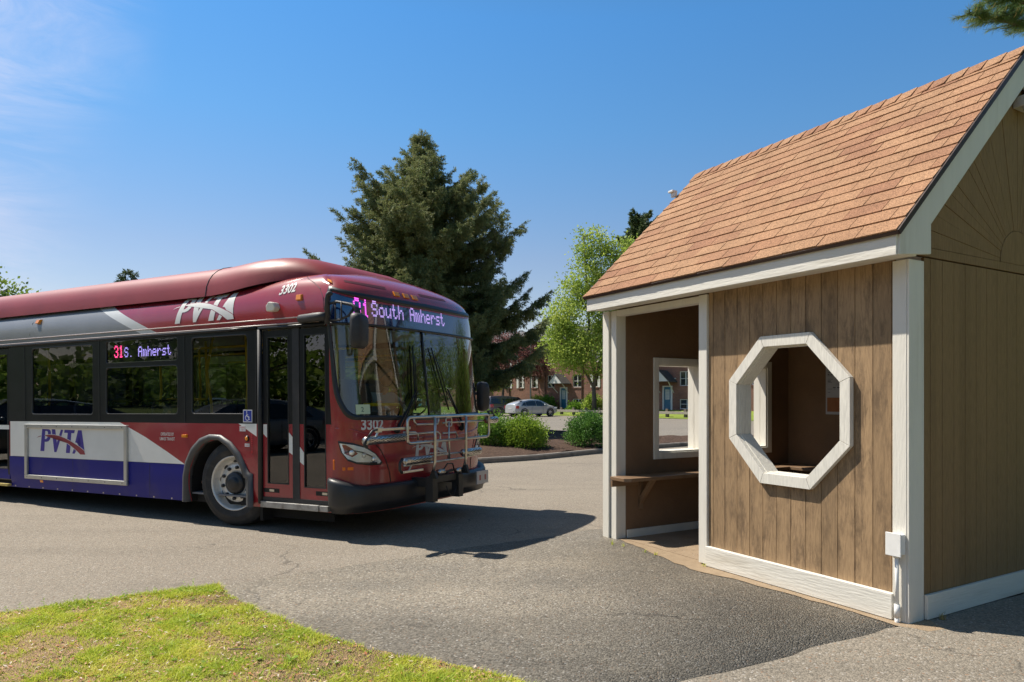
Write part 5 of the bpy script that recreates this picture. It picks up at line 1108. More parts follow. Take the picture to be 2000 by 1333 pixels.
MB().prism([(1.45,.85),(1.86,.85),(1.86,1.12),(1.45,1.08)], lambda a, b: (a-.02, .25, b), lambda a, b: (a+.0, BW-.5, b)).build('front_ledge', bpy.data.materials['dash_dark_teal'], BUS, bevel=.03)
MB().lathe([(.20,-.012),(.212,0),(.20,.012),(.19,0),(.20,-.012)], 32, Matrix.Translation((1.12, 1.86, 1.24)) @ Matrix.Rotation(R(-28), 4, 'Y')).tube([(1.12,1.86,1.24),(1.22,1.86,1.05)], .025, 8).tube([(1.12,1.67,1.24),(1.12,2.05,1.24)], .012, 6).build('steering_wheel', BLKP, BUS, smooth=True)
e = bpy.data.objects.new('driver_seat', None); COL.objects.link(e); e.parent = BUS; e.location = (.62, 1.86, .55)
MB().box(-.24, .24, -.24, .24, .30, .40).build('cushion', SEATB, e, bevel=.03); MB().prism([(-.26,.40),(-.15,.40),(-.27,1.10),(-.36,1.08)], lambda a, b: (a, -.22, b), lambda a, b: (a, .22, b)).build('backrest', SEATB, e, bevel=.03); MB().box(-.1,.1,-.1,.1,-.2,.3).build('pedestal', SEATB, e)
MB().box(.20, .23, 1.35, BW-.1, .36, 1.7).build('driver_partition', mat('partition_dark', (.03,.03,.035), .6), BUS); fbx = MB().box(.95, 1.2, 1.12, 1.32, .36, 1.28).build('fare_box', mat('fare_box_grey', (.12,.12,.13), .4, .5), BUS, bevel=.02)
stk = patch([(1.83,1.275),(1.985,1.275),(1.985,1.375),(1.83,1.375)], 'windshield_sticker', mat('sticker_green_white', (.50,.62,.42), .6), .0015); text_decal('2', lambda x, y: bus_surf(1.90+x, 1.30+y, .003), 'sticker_text', mat('sticker_dark', (.05,.12,.10), .6), .07, parent=stk)
# --- folding bike rack on the bumper, standing upright: stainless tube, perforated wheel trays
def build_rack():
    X = 2.26
    def loop(b0, b1, z0, z1, x=X, r=.05, n=4):
        pts = []
        for cb, cz, a0 in ((b1-r, z0+r, -90), (b1-r, z1-r, 0), (b0+r, z1-r, 90), (b0+r, z0+r, 180)):
            for k in range(n+1): a = R(a0+90*k/n); pts.append((x, cb+r*math.cos(a), cz+r*math.sin(a)))
        return pts+[pts[0]]
    m = MB(); m.tube(loop(.35, 1.925, .965, 1.235), .0155, 8)
    for b in (.80, 1.40): m.tube([(X+.018, b, 1.225), (X+.018, b, 1.0), (X+.012, b, .74), (X-.02, b, .60)], .0155, 8)
    rk = m.build('bike_rack', STEEL, BUS, smooth=True)
    m = MB(); x2 = X-.06
    m.tube([(x2, .54, 1.23), (x2, .54, 1.19), (x2, .58, 1.155), (x2, .95, 1.15), (x2, .97, 1.19), (x2, .97, 1.23)], .011, 7)
    m.tube([(x2, 1.05, 1.155), (x2, 1.9, 1.16)], .011, 7); m.tube([(x2, .36, 1.08), (x2, .55, 1.075), (x2, .60, 1.05), (x2, .60, .99)], .011, 7)
    m.tube([(x2, .36, 1.055), (x2, .95, 1.06), (x2, 1.0, 1.03), (x2, 1.0, .98), (x2, .96, .955), (x2, .7, .95)], .011, 7); m.tube([(x2, 1.05, 1.04), (x2, 1.30, 1.04), (x2, 1.33, 1.0), (x2, 1.33, .96)], .011, 7)
    m.tube([(x2, .80, .80), (x2, 1.40, .80)], .012, 7); m.tube([(x2, .36, .735), (x2, .8, .73), (x2, 1.45, .735), (x2, 1.8, .76)], .012, 7); m.tube([(x2, .80, .83), (x2, 1.10, .83), (x2, 1.15, .80), (x2, 1.15, .74)], .010, 7)
    m.build('inner_tube', STEEL, rk, smooth=True)
    m = MB(); m.tube([(X-.01, 1.095, 1.17), (X-.01, 1.10, .95), (X-.01, 1.105, .745)], .010, 7); m.tube(loop(1.04, 1.15, 1.12, 1.215, X-.01, .02, 3), .008, 6); m.tube([(X-.01, 1.04, 1.17), (X-.01, 1.15, 1.17)], .007, 6); m.build('release_handle', STEEL, rk, smooth=True)
    SLOT = mat('slot_shadow', (.05,.02,.02), .8)
    def tray(b0, b1, z, x, dz=0):
        t = MB(); N = 12; L = [Vector((x, b0, z)), Vector((x, b1, z+dz))]; t.tube([tuple(L[0]), tuple(L[0]+(L[1]-L[0])*.04), tuple(L[1])], [.034, .043, .043], 14); o = t.build('wheel_tray', STEEL, rk, smooth=True); q = MB()
        k = 0; b = b0+.06
        while b < b1-.05:
            for a in ((-28, 4, 36) if k % 2 == 0 else (-12, 20)):
                r_ = .0436; zz = z+dz*(b-b0)/(b1-b0); c0, c1 = R(a-5), R(a+5)
                q.add([(x+r_*math.cos(c0), b, zz+r_*math.sin(c0)), (x+r_*math.cos(c0), b+.024, zz+r_*math.sin(c0)), (x+r_*math.cos(c1), b+.024, zz+r_*math.sin(c1)), (x+r_*math.cos(c1), b, zz+r_*math.sin(c1))], [(0,1,2,3)])
            b += .031; k += 1
        q.build('slot_row', SLOT, o)
    tray(-.26, .33, 1.025, X-.03, .005); tray(.365, .80, .775, X-.06); tray(1.43, 1.80, .795, X-.06); tray(1.92, 2.14, 1.165, X-.03)
    m = MB(); m.tube([(X-.02, -.22, 1.055), (X, -.29, 1.02), (X, -.295, .99), (X, -.26, .965)], .016, 8); m.tube([(X-.0, -.235, 1.07), (X-.01, -.17, 1.12), (X-.02, -.06, 1.135)], .012, 8); m.tube([(X-.05, .33, .81), (X-.05, .29, .77), (X-.05, .285, .70), (X-.05, .32, .665)], .016, 8); m.tube([(X-.03, 2.02, 1.19), (X-.06, 2.0, 1.27), (X-.06, 2.08, 1.275), (X-.04, 2.12, 1.21)], .014, 8); m.build('wheel_hook', PLAST, rk, smooth=True)
    m = MB(); m.box(X-.035, X-.012, -.07, .42, 1.112, 1.140); m.box(X-.04, X-.0, -.10, -.04, 1.10, 1.15); m.tube([(X-.02, -.07, 1.12), (X-.03, -.11, 1.04)], .012, 6); m.box(X-.07, X-.05, .36, .68, .655, .68); m.tube([(X-.06, .44, .67), (X-.06, .49, .74)], .011, 6); m.box(X-.035, X-.012, 1.88, 2.05, 1.20, 1.235); m.build('support_arm', STEEL, rk, bevel=.003)
    m = MB(); m.tube([(X-.04, .93, .615), (X-.04, 1.03, .615)], .033, 12); m.tube([(X-.04, 1.28, .60), (X-.04, 1.38, .60)], .033, 12); m.build('pivot_cylinder', STEEL, rk, smooth=True)
    m = MB(); m.box(X-.07, X-.03, .86, 1.37, .50, .575); m.box(X-.10, X-.0, .775, .87, .30, .575); m.box(X-.10, X-.0, 1.27, 1.36, .30, .56); m.box(1.93, X-.06, .80, .86, .46, .56); m.box(1.93, X-.06, 1.30, 1.36, .46, .56); m.prism([(X-.02,.64),(X+.02,.64),(X+.05,.56),(X-.06,.56)], lambda a, b: (a, .775, b), lambda a, b: (a, .82, b)); m.prism([(X-.02,.66),(X+.02,.66),(X+.05,.56),(X-.06,.56)], lambda a, b: (a, 1.385, b), lambda a, b: (a, 1.43, b)); m.build('mounting_bracket', mat('bracket_black', (.02,.02,.02), .5, var=.2), rk, bevel=.004)
    m = MB(); m.tube([(X-.05, 1.0, .60), (X-.02, 1.08, .70), (X-.02, 1.18, .69), (X-.04, 1.24, .60)], .008, 6); m.tube([(X-.02, 1.05, .45), (X-.02, 1.12, .34), (X-.02, 1.2, .33), (X-.02, 1.25, .42)], .006, 6); m.tube([(X-.04, 1.06, .60), (X-.04, 1.20, .615)], .016, 8); m.build('cable', RUB, rk, smooth=True)
    m = MB(); m.box(2.085, 2.10, 1.90, 2.16, .365, .525); pl = m.build('licence_plate', mat('plate_white', (.55,.53,.52), .4), BUS, bevel=.003); m = MB(); [m.box(2.1005, 2.1015, b, b+.035, .41, .475) for b in (1.95, 2.07)]; m.build('plate_mark', mat('plate_red', (.4,.12,.12), .5), pl)
build_rack()

# ------------------------------------------------------------------ people inside the bus (each one continuous skinned body)
def person(name, M, joints, edges, skin_col, label, cloth, hair, head, gaze=0):
    """joints: name -> (xyz, radius); grown with a skin modifier, then baked"""
    root = empty(name, M.to_translation(), 0, label, 'person'); root.matrix_world = M
    def grow_(ids, mat_, nm, par, sub=2, rad=1.0):
        me = bpy.data.meshes.new(nm); idx = {k: i for i, k in enumerate(ids)}; me.from_pydata([joints[k][0] for k in ids], [(idx[a], idx[b]) for a, b in edges if a in idx and b in idx], [])
        o = bpy.data.objects.new(nm, me); COL.objects.link(o); s_ = o.modifiers.new('skin', 'SKIN'); s_.use_smooth_shade = True
        for i, k in enumerate(ids): q_ = joints[k][1]; q_ = q_ if isinstance(q_, tuple) else (q_, q_); me.skin_vertices[0].data[i].radius = (q_[0]*rad, q_[1]*rad)
        me.skin_vertices[0].data[0].use_root = True; b = o.modifiers.new('sub', 'SUBSURF'); b.levels = sub; b.render_levels = sub; me.materials.append(mat_); o.parent = par; return o
    body_ = grow_(list(joints), skin_col, 'body', root)
    grow_([k for k in joints if k in ('pelvis','waist','chest','shl','shr','neck0','el2','er2')], cloth, 'shirt', root, 2, 1.09)
    grow_([k for k in joints if k in ('pelvis','hipl','hipr','knl','knr','anl','anr')], mat('dark_trousers', (.02,.022,.03), .9), 'trousers', root, 2, 1.10)
    c, s_ = head; hm = MB(); V = []; NN, MM = 20, 16
    for i in range(MM+1):
        for j in range(NN):
            a = math.pi*i/MM; b = 2*math.pi*j/NN; x = .098*math.sin(a)*math.cos(b); y = .076*math.sin(a)*math.sin(b); z = .118*math.cos(a)
            if z < -.03: x = x*(1-.9*(-z-.03))+.006; y *= 1-2.6*(-z-.03)
            if x > .05 and abs(y) < .020: x += .022*math.exp(-((z+.012)/.022)**2)*(1-abs(y)/.020)
            if x > .05: x -= .009*math.exp(-((z-.012)/.012)**2)*math.exp(-((abs(y)-.032)/.014)**2)
            if x > .05: x += .004*math.exp(-((z+.055)/.007)**2)*(abs(y) < .026)
            V.append((c[0]+x, c[1]+y, c[2]+z))
    hm.add(V, [(i*NN+j, i*NN+(j+1) % NN, (i+1)*NN+(j+1) % NN, (i+1)*NN+j) for i in range(MM) for j in range(NN)]); hd = hm.build('head', skin_col, root, smooth=True)
    for y in (-.077, .077): MB().blob((c[0]-.005, c[1]+y, c[2]-.008), (.018,.008,.030), 8, 6).build('ear', skin_col, hd, smooth=True)
    for y in (-.032, .032): MB().blob((c[0]+.084, c[1]+y, c[2]+.010), (.010,.012,.008), 8, 6).build('eye', mat('eye_dark', (.03,.02,.02), .2), hd, smooth=True)
    hm = MB(); V = []
    for i in range(9):
        for j in range(NN):
            a = math.pi*.60*i/8*(1.0 if 1 else 1); b = 2*math.pi*j/NN; fr_ = max(0, math.cos(b)); a *= 1-.42*fr_; a *= hair[1]
            V.append((c[0]-.006+.108*math.sin(a)*math.cos(b), c[1]+.086*math.sin(a)*math.sin(b), c[2]+.006+.126*math.cos(a)))
    hm.add(V, [(i*NN+j, i*NN+(j+1) % NN, (i+1)*NN+(j+1) % NN, (i+1)*NN+j) for i in range(8) for j in range(NN)]); hm.build('hair', hair[0], root, smooth=True)
    return root
def seated(reach, lean=0):
    J = {'pelvis':((0,0,.10),(.15,.12)), 'waist':((-.02,0,.26),(.14,.11)), 'chest':((-.03+lean,0,.46),(.16,.12)), 'neck0':((-.02+lean,0,.60),.055), 'neck1':((.0+lean,0,.68),.050),
         'shl':((-.02+lean,.17,.54),.065), 'shr':((-.02+lean,-.17,.54),.065), 'hipl':((.04,.10,.09),.085), 'hipr':((.04,-.10,.09),.085), 'knl':((.45,.13,.12),.062), 'knr':((.45,-.13,.12),.062), 'anl':((.50,.13,-.30),.042), 'anr':((.50,-.13,-.30),.042), 'tol':((.66,.14,-.36),.035), 'tor':((.66,-.14,-.36),.035)}
    E_ = [('pelvis','waist'),('waist','chest'),('chest','neck0'),('neck0','neck1'),('chest','shl'),('chest','shr'),('pelvis','hipl'),('pelvis','hipr'),('hipl','knl'),('hipr','knr'),('knl','anl'),('knr','anr'),('anl','tol'),('anr','tor'),
          ('shl','el2'),('el2','ell'),('ell','wrl'),('wrl','pal'),('shr','er2'),('er2','elr'),('elr','wrr'),('wrr','par')]
    for s_, y in (('l', 1), ('r', -1)):
        if reach: el, wr = Vector((.16+lean, y*.25, .33)), Vector((.385, y*.20, .44))
        else: el, wr = Vector((.04, y*.24, .28)), Vector((.27, y*.12, .21))
        sh_ = Vector(J['sh'+s_][0]); J['e'+s_+'2'] = (tuple(sh_.lerp(el, .45)), .052); J['el'+s_] = (tuple(el), .042); J['wr'+s_] = (tuple(wr), .027); d = (wr-el).normalized(); pa = wr+d*.05; J['pa'+s_] = (tuple(pa), (.036, .02))
        for k in range(4):
            o = (k-1.5)*.019; a = pa+Vector((0, o, .0))+d*.035; b = a+d*.022+Vector((0, 0, -.022)); c = b+Vector((-.012, 0, -.022))
            J[f'f{s_}{k}a'] = (tuple(a), .0095); J[f'f{s_}{k}b'] = (tuple(b), .0085); J[f'f{s_}{k}c'] = (tuple(c), .0075); E_ += [('pa'+s_, f'f{s_}{k}a'), (f'f{s_}{k}a', f'f{s_}{k}b'), (f'f{s_}{k}b', f'f{s_}{k}c')]
        t = wr+d*.02+Vector((0, -y*.03, .0)); t2 = t+d*.03+Vector((0, -y*.012, -.02)); J['th'+s_] = (tuple(t), .011); J['ti'+s_] = (tuple(t2), .009); E_ += [('wr'+s_, 'th'+s_), ('th'+s_, 'ti'+s_)]
    return J, E_
SKIN = mat('skin_light', (.42,.24,.17), .5); MBUS = BUS.matrix_basis.copy()
J, E_ = seated(True, .05); person('person', MBUS @ Matrix.Translation((.66, 1.86, .92)), J, E_, SKIN, 'seated person in a light shirt with both hands on the bus steering wheel', mat('pale_shirt', (.30,.36,.44), .8), (mat('grey_hair', (.22,.20,.19), .8), .92), ((.05, 0, .80), 1))
J, E_ = seated(False); person('person', MBUS @ Matrix.Translation((-1.20, .34, .78)), J, E_, SKIN, 'dark haired passenger seated inside the bus behind the side sign window', mat('grey_shirt', (.12,.12,.14), .9), (mat('dark_hair', (.012,.010,.009), .6), 1.25), ((.02, 0, .80), 1))

# ------------------------------------------------------------------ brick apartment block beyond the lot (local x along its front, y into it)
def wpt(w, t): return Vector(((w+t)/1.41421, (w-t)/1.41421, 0))
def brick_mat():
    m, nt, b = new_mat('red_brown_brick'); n = nt.nodes; l = nt.links; tc = n.new('ShaderNodeTexCoord'); sp = n.new('ShaderNodeSeparateXYZ'); l.new(tc.outputs['Object'], sp.inputs[0])
    cb = n.new('ShaderNodeCombineXYZ'); ad = n.new('ShaderNodeMath'); ad.operation = 'ADD'; l.new(sp.outputs[0], ad.inputs[0]); l.new(sp.outputs[1], ad.inputs[1]); l.new(ad.outputs[0], cb.inputs[0]); l.new(sp.outputs[2], cb.inputs[1])
    br = n.new('ShaderNodeTexBrick'); br.inputs['Scale'].default_value = 1; br.inputs['Brick Width'].default_value = .21; br.inputs['Row Height'].default_value = .075; br.inputs['Mortar Size'].default_value = .006
    br.inputs['Color1'].default_value = (.25,.105,.070,1); br.inputs['Color2'].default_value = (.17,.070,.048,1); br.inputs['Mortar'].default_value = (.26,.20,.17,1); br.inputs['Bias'].default_value = 0; l.new(cb.outputs[0], br.inputs[0])
    t = n.new('ShaderNodeTexNoise'); t.inputs['Scale'].default_value = .6; t.inputs['Detail'].default_value = 8; l.new(tc.outputs['Object'], t.inputs[0]); r = n.new('ShaderNodeMapRange'); r.inputs[1].default_value = .3; r.inputs[2].default_value = .7; r.inputs[3].default_value = .75; r.inputs[4].default_value = 1.25; l.new(t.outputs[0], r.inputs[0])
    v = n.new('ShaderNodeVectorMath'); v.operation = 'SCALE'; l.new(br.outputs[0], v.inputs[0]); l.new(r.outputs[0], v.inputs['Scale']); l.new(v.outputs[0], b.inputs['Base Color']); setp(b, Roughness=.9)
    return m
M_BRICK = brick_mat(); TRIM = mat('painted_house_trim', (.62,.62,.60), .6, var=.06); SHUT = mat('white_shutter', (.68,.68,.66), .6, var=.08); DOORB = mat('teal_blue_door', (.02,.13,.22), .45, var=.12); ASPH = mat('grey_roof_shingle', (.075,.072,.07), .9, var=.25, vscale=3); GLS = mat('dark_window_glass', (.02,.025,.03), .05, coat=.5)
BL = empty('brick_apartment_block', wpt(49, 0)+Vector((0, 0, .0)), -math.pi/4, 'long three storey red brick apartment block with white shutters and gabled door canopies', 'building')
T0, T1, ZE = -84, 2, 7.3
wins = []   # t0, t1, z0, z1, shutters
for c in (-49.4, -36.8, -24.2, -11.6, -62.0, -74.6):
    for z0, z1 in ((2.40, 3.62), (4.75, 5.95)):
        wins += [(c-2.25, c-1.25, z0, z1, 0), (c+1.30, c+2.50, z0, z1, 0), (c+4.0, c+4.55, z0, z1, 1), (c-4.5, c-4.0, z0, z1, 1), (c-6.6, c-6.1, z0, z1, 1) if z0 < 9 else None]
    wins += [(c-1.95, c-1.20, .45, 1.22, 0), (c+1.30, c+2.75, .45, 1.28, 0)]
wins = [w for w in wins if T0+1 < w[0] and w[1] < T1-1]
def wall_with_holes(x0, x1, z0, z1, holes, y0, y1):
    m = MB(); xs = sorted({x0, x1, *[h for w in holes for h in w[:2]]})
    for a, b in zip(xs, xs[1:]):
        c = (a+b)/2; z = z0
        for h in sorted([w for w in holes if w[0] < c < w[1]], key=lambda w: w[2]): m.box(a, b, y0, y1, z, h[2]); z = h[3]
        m.box(a, b, y0, y1, z, z1)
    return m
doors = [(c-.50, c+.55, .22, 2.42, 0) for c in (-49.4, -36.8, -24.2, -11.6, -62.0, -74.6)]
wall = wall_with_holes(T0, T1, -.3, ZE, wins+doors, 0, .3).build('wall', M_BRICK, BL)
MB().box(T0, T0+.3, .3, 11, -.3, ZE).box(T1-.3, T1, .3, 11, -.3, ZE).box(T0, T1, 11, 11.3, -.3, ZE).build('side_wall', M_BRICK, BL)
MB().prism([(-.5, ZE), (5.65, 9.0), (11.8, ZE), (11.8, ZE-.18), (-.5, ZE-.18)], lambda a, b: (T0-.3, a, b), lambda a, b: (T1+.3, a, b)).build('roof', ASPH, BL)
MB().box(T0-.3, T1+.3, -.56, -.5, ZE-.24, ZE+.02).build('gutter', TRIM, BL)
for (a, b, z0, z1, sh_) in wins:
    f = MB(); w = .055
    for q in ((a, a+w, z0, z1), (b-w, b, z0, z1), (a+w, b-w, z0, z0+w), (a+w, b-w, z1-w, z1), (a+w, b-w, (z0+z1)/2-.02, (z0+z1)/2+.02)): f.box(q[0], q[1], .05, .12, q[2], q[3])
    if b-a > .9: f.box((a+b)/2-.035, (a+b)/2+.035, .045, .12, z0+w, z1-w)
    fo = f.build('window', TRIM, BL); MB().box(a+.02, b-.02, .125, .14, z0+.02, z1-.02).build('pane', GLS, fo); MB().box(a-.08, b+.08, -.06, .05, z0-.09, z0-.002).build('sill', M_BRICK, fo)
    if sh_:
        for q0, q1 in ((a-.34, a-.03), (b+.03, b+.34)): MB().box(q0, q1, -.04, -.002, z0-.02, z1+.02).build('shutter', SHUT, fo)
for c in (-49.4, -36.8, -24.2, -11.6, -62.0, -74.6):
    d = MB().box(c-.36, c+.36, .06, .11, .26, 2.32).build('door', DOORB, BL); MB().box(c-.22, c+.22, .045, .058, 1.25, 2.10).build('door_light', mat('door_pane', (.35,.40,.42), .2), d); g = MB()
    [g.box(c-.22+.145*k-.008, c-.22+.145*k+.008, .036, .044, 1.25, 2.10) for k in range(4)]; [g.box(c-.22, c+.22, .030, .0355, z, z+.016) for z in (1.25,1.53,1.81,2.085)]; g.build('glazing_bar', TRIM, d)
    MB().box(c-.5, c-.365, .0, .12, .24, 2.42).box(c+.365, c+.55, .0, .12, .24, 2.42).box(c-.36, c+.36, .0, .12, 2.33, 2.42).build('door_frame', TRIM, BL)
    k = MB(); k.prism([(c-1.0, 2.78), (c, 3.68), (c+1.0, 2.78)], lambda a, b: (a, -1.15, b), lambda a, b: (a, -1.08, b)); cn = k.build('door_canopy', TRIM, BL)
    for s_ in (-1, 1): MB().prism([(0, 3.74), (1.08, 2.77), (1.08, 2.70), (0, 3.67)], lambda a, b: (c+s_*a, -1.2, b), lambda a, b: (c+s_*a, -.002, b)).build('canopy_slope', ASPH, cn)
    for s_ in (-1, 1): MB().tube([(c+s_*.85, -1.0, 2.76), (c+s_*.72, -.05, 1.85)], .045, 6).build('canopy_brace', TRIM, cn)
    MB().box(c-.7, c+.7, -.9, -.01, .05, .22).build('doorstep', M_CONC, BL)
for t in (-51.99+0, -46.86, -39.4, -34.2, -57.5, -64.5): MB().tube([(t, -.06, .3), (t, -.06, ZE-.2)], .05, 6).build('downpipe', mat('brown_pipe', (.10,.055,.045), .6), BL)
for t, z in ((-52.9, 3.45), (-52.4, 4.7), (-58.3, 3.1), (-33.0, 3.4)): MB().box(t-.3, t+.3, -.28, -.01, z-.18, z+.18).build('window_air_conditioner', mat('ac_grey', (.16,.15,.14), .6), BL)
MB().tube([(-36.1+.2, -.12, 3.03), (-36.1+.2, -.01, 3.03)], .05, 8).build('door_lamp', TRIM, BL)
# street lamp pole
pz = wpt(47.2, -52.2); tag(MB().tube([(pz.x, pz.y, .2), (pz.x, pz.y, 7.8)], [.09, .06], 10).tube([(pz.x, pz.y, 7.7), (pz.x-.8, pz.y-.3, 7.95)], .04, 6).box(pz.x-1.1, pz.x-.7, pz.y-.42, pz.y-.2, 7.9, 8.02).build('lamp_post', mat('galvanised_pole', (.33,.31,.28), .5, .3), smooth=False), 'tall thin grey lamp post standing in front of the brick block', 'lamp post')
# low timber guard rail along the lawn
M_TIMB = mat('weathered_timber', (.36,.31,.26), .9, var=.2, vscale=6, stretch=(1,1,1)); M_POST = mat('dark_timber_post', (.16,.13,.10), .9, var=.25, vscale=8)
def guard(ta, tb, posts, label):
    o = empty('guard_rail', wpt(44.2, 0), -math.pi/4, label, 'guard rail', 'low timber guard rails along the far lawn'); MB().box(ta, tb, -.16, -.08, .15, .35).build('rail', M_TIMB, o, bevel=.01)
    for t in posts: MB().box(t-.11, t+.11, -.07, .12, -.2, .47).prism([(-.07,.47),(.12,.47),(.12,.50),(-.07,.56)], lambda a, b: (t-.11, a, b), lambda a, b: (t+.11, a, b)).build('post', M_POST, o)
guard(-45.5, -37.9, (-44.8,-43.3,-41.8,-40.25,-38.7), 'low timber guard rail on squat posts below the blue door and pale green tree')
guard(-37.4, -27.5, (-36.6,-34.9,-33.2,-31.48,-29.8,-28.1), 'low timber guard rail seen through the shelter window')

# ------------------------------------------------------------------ cars
def arch_pts(cx_, r, a0, a1, n=8): return [(cx_+r*math.cos(R(a0+(a1-a0)*k/n)), .31+r*math.sin(R(a0+(a1-a0)*k/n))) for k in range(n+1)]
def car(name, loc, rz, label, col, prof, glassp, L, W, wb, wr, cat='car', group=None, rackbars=False):
    """prof: roof/bonnet outline as (x, z, half width) from rear to front; lower edge closed underneath"""
    o = empty(name, loc, rz, label, cat, group); pm = mat(name+'_paint', col, .28, .35 if 1 else 0, var=.03, coat=.8); m = MB(); x0 = [p[0] for p in prof]
    def shp(x, z, hw): return hw*(1-.10*max(0, (z-.85))/.5)
    rows = []; belt = .86 if L < 5 else .98
    for (x, z, hw) in prof:
        zb = .22+ (.10 if x < .25 or x > L-.25 else 0); zz = min(z, belt)
        row = [(x, -hw*.93, zb), (x, -hw, .38), (x, -hw*1.0, .60), (x, -hw*.97, zz*.985), (x, -hw*.90, zz) if z <= belt+.02 else (x, -hw*.95, belt)]
        tw = hw*(.90 if z <= belt+.02 else (.90-.28*(z-belt)/.6)); row += [(x, -tw*.98, z-.015 if z > belt+.02 else z), (x, -tw*.75, z+.012), (x, 0, z+.03)]
        rows.append(row+[(p[0], -p[1], p[2]) for p in row[-2::-1]])
    n = len(rows[0]); m.add([p for r_ in rows for p in r_], [(i*n+k, (i+1)*n+k, (i+1)*n+k+1, i*n+k+1) for i in range(len(rows)-1) for k in range(n-1)]+[tuple(range(n)), tuple(range((len(rows)-1)*n, len(rows)*n))[::-1]])
    b = m.build('body', pm, o, smooth=True); es = b.modifiers.new('es', 'EDGE_SPLIT'); es.split_angle = R(38)
    import bisect as bs
    def at(x):
        i = min(max(bs.bisect_left(x0, x), 1), len(x0)-1); t = (x-x0[i-1])/(x0[i]-x0[i-1]+1e-9); return [prof[i-1][k]+(prof[i][k]-prof[i-1][k])*t for k in (1, 2)]
    GLc = bpy.data.materials.get('car_glass') or mat('car_glass', (.012,.015,.017), .04, coat=1.0)
    for y in (-1, 1):
        for P in glassp:
            V = []
            for (x, z) in P:
                zt_, hw = at(x); tw = hw*(.95-(.33)*(z-belt)/.6); V.append((x, y*(tw+.012), z))
            MB().add(V, [tuple(range(len(V)))]).build('side_window', GLc, b)
    return o, b, pm, at
CARG = 'cars parked on the far lot'
def finish_car(o, b, L, hw, xr, xf, wr, wsp, rsp, lamp_z, dark=False):
    GLc = bpy.data.materials['car_glass']; TY = TYRE; AL = bpy.data.materials.get('alloy_grey') or mat('alloy_grey', (.40,.40,.40), .35, .7)
    for nm, P in (('windscreen', wsp), ('rear_window', rsp)): (x1, z1, w1), (x2, z2, w2) = P; MB().add([(x1, -w1, z1), (x1, w1, z1), (x2, w2, z2), (x2, -w2, z2)], [(0,1,2,3)]).build(nm, GLc, b)
    for x in (xr, xf):
        for y in (-1, 1):
            W = bpy.data.objects.new('wheel', None); COL.objects.link(W); W.parent = o; W.location = (x, y*(hw-.10), wr); W.rotation_euler = (0, 0, 0 if y < 0 else math.pi); X = Matrix.Rotation(R(90), 4, 'X')
            MB().lathe([(wr*.64,-.10),(wr*.9,-.105),(wr,-.08),(wr,.08),(wr*.9,.112),(wr*.64,.105)], 24, X).build('tyre', TY, W, smooth=True); r_ = MB().lathe([(wr*.66,.10),(wr*.62,.075),(wr*.58,.055),(0,.05)], 20, X)
            ri = r_.build('rim', bpy.data.materials['housing_black'], W); sp = MB()
            for k in range(5): a = 2*math.pi*k/5+.3; c, s_ = math.cos(a), math.sin(a); q = wr*.09; sp.add([(c*.05-s_*q, -.085, s_*.05+c*q), (c*wr*.63-s_*q*1.2, -.075, s_*wr*.63+c*q*1.2), (c*wr*.63+s_*q*1.2, -.075, s_*wr*.63-c*q*1.2), (c*.05+s_*q, -.085, s_*.05-c*q)], [(0,1,2,3)])
            sp.lathe([(wr*.66,.104),(wr*.60,.085)], 20, X); sp.build('spokes', AL, ri)
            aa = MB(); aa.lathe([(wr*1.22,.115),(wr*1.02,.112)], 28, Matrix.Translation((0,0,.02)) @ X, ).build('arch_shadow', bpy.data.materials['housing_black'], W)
    RL = bpy.data.materials.get('tail_lamp_red') or mat('tail_lamp_red', (.45,.02,.03), .2, coat=.8)
    for y in (-1, 1): MB().box(.02, .30, y*hw*.98-.05, y*hw*.98+.03, lamp_z-.10, lamp_z+.14).build('tail_lamp', RL, b, bevel=.02); MB().box(L-.42, L-.12, y*hw*.93-.05, y*hw*.93+.03, lamp_z-.12, lamp_z).build('headlamp', bpy.data.materials['headlight_chrome'], b, bevel=.02); MB().blob((L*.66, y*(hw+.08), .97), (.06,.09,.07), 8, 6).build('door_mirror', b.data.materials[0], b, smooth=True)
    MB().box(-.012, -.002, -.24, .24, .62, .74).build('licence_plate', bpy.data.materials['plate_white'], b)
    sm_ = MB(); [sm_.box(x-.006, x+.006, y*(hw+.001)-.004, y*(hw+.001)+.004, .34, .84) for x in (L*.37, L*.63) for y in (-1, 1)]; sm_.build('door_seam', GASK, b)
# silver liftback
PR = [(0,.62,.70),(.03,.98,.76),(.10,1.04,.80),(.45,1.17,.83),(.9,1.30,.845),(1.5,1.395,.85),(2.1,1.42,.85),(2.5,1.39,.85),(3.0,1.20,.845),(3.4,.98,.84),(3.8,.86,.82),(4.1,.74,.78),(4.22,.60,.70),(4.25,.45,.64)]
p = wpt(37.2, -43.6)
o, b, pm, at = car('silver_hatchback', (p.x, p.y, terr(p.x, p.y)+.0), R(38), 'silver liftback car parked on the far lot with its rear towards the bus', (.50,.51,.52), PR, [[(.62,.93),(1.02,.92),(1.02,1.20),(.88,1.17)], [(1.07,.92),(2.02,.90),(2.02,1.30),(1.5,1.29),(1.07,1.21)], [(2.08,.90),(3.02,.88),(3.0,.95),(2.55,1.27),(2.08,1.30)]], 4.25, .85, 2.6, .31, 'car', CARG)
finish_car(o, b, 4.25, .85, .85, 3.42, .31, ((3.36,1.0,.66),(2.56,1.385,.58)), ((.06,1.02,.60),(.85,1.315,.56)), .78)
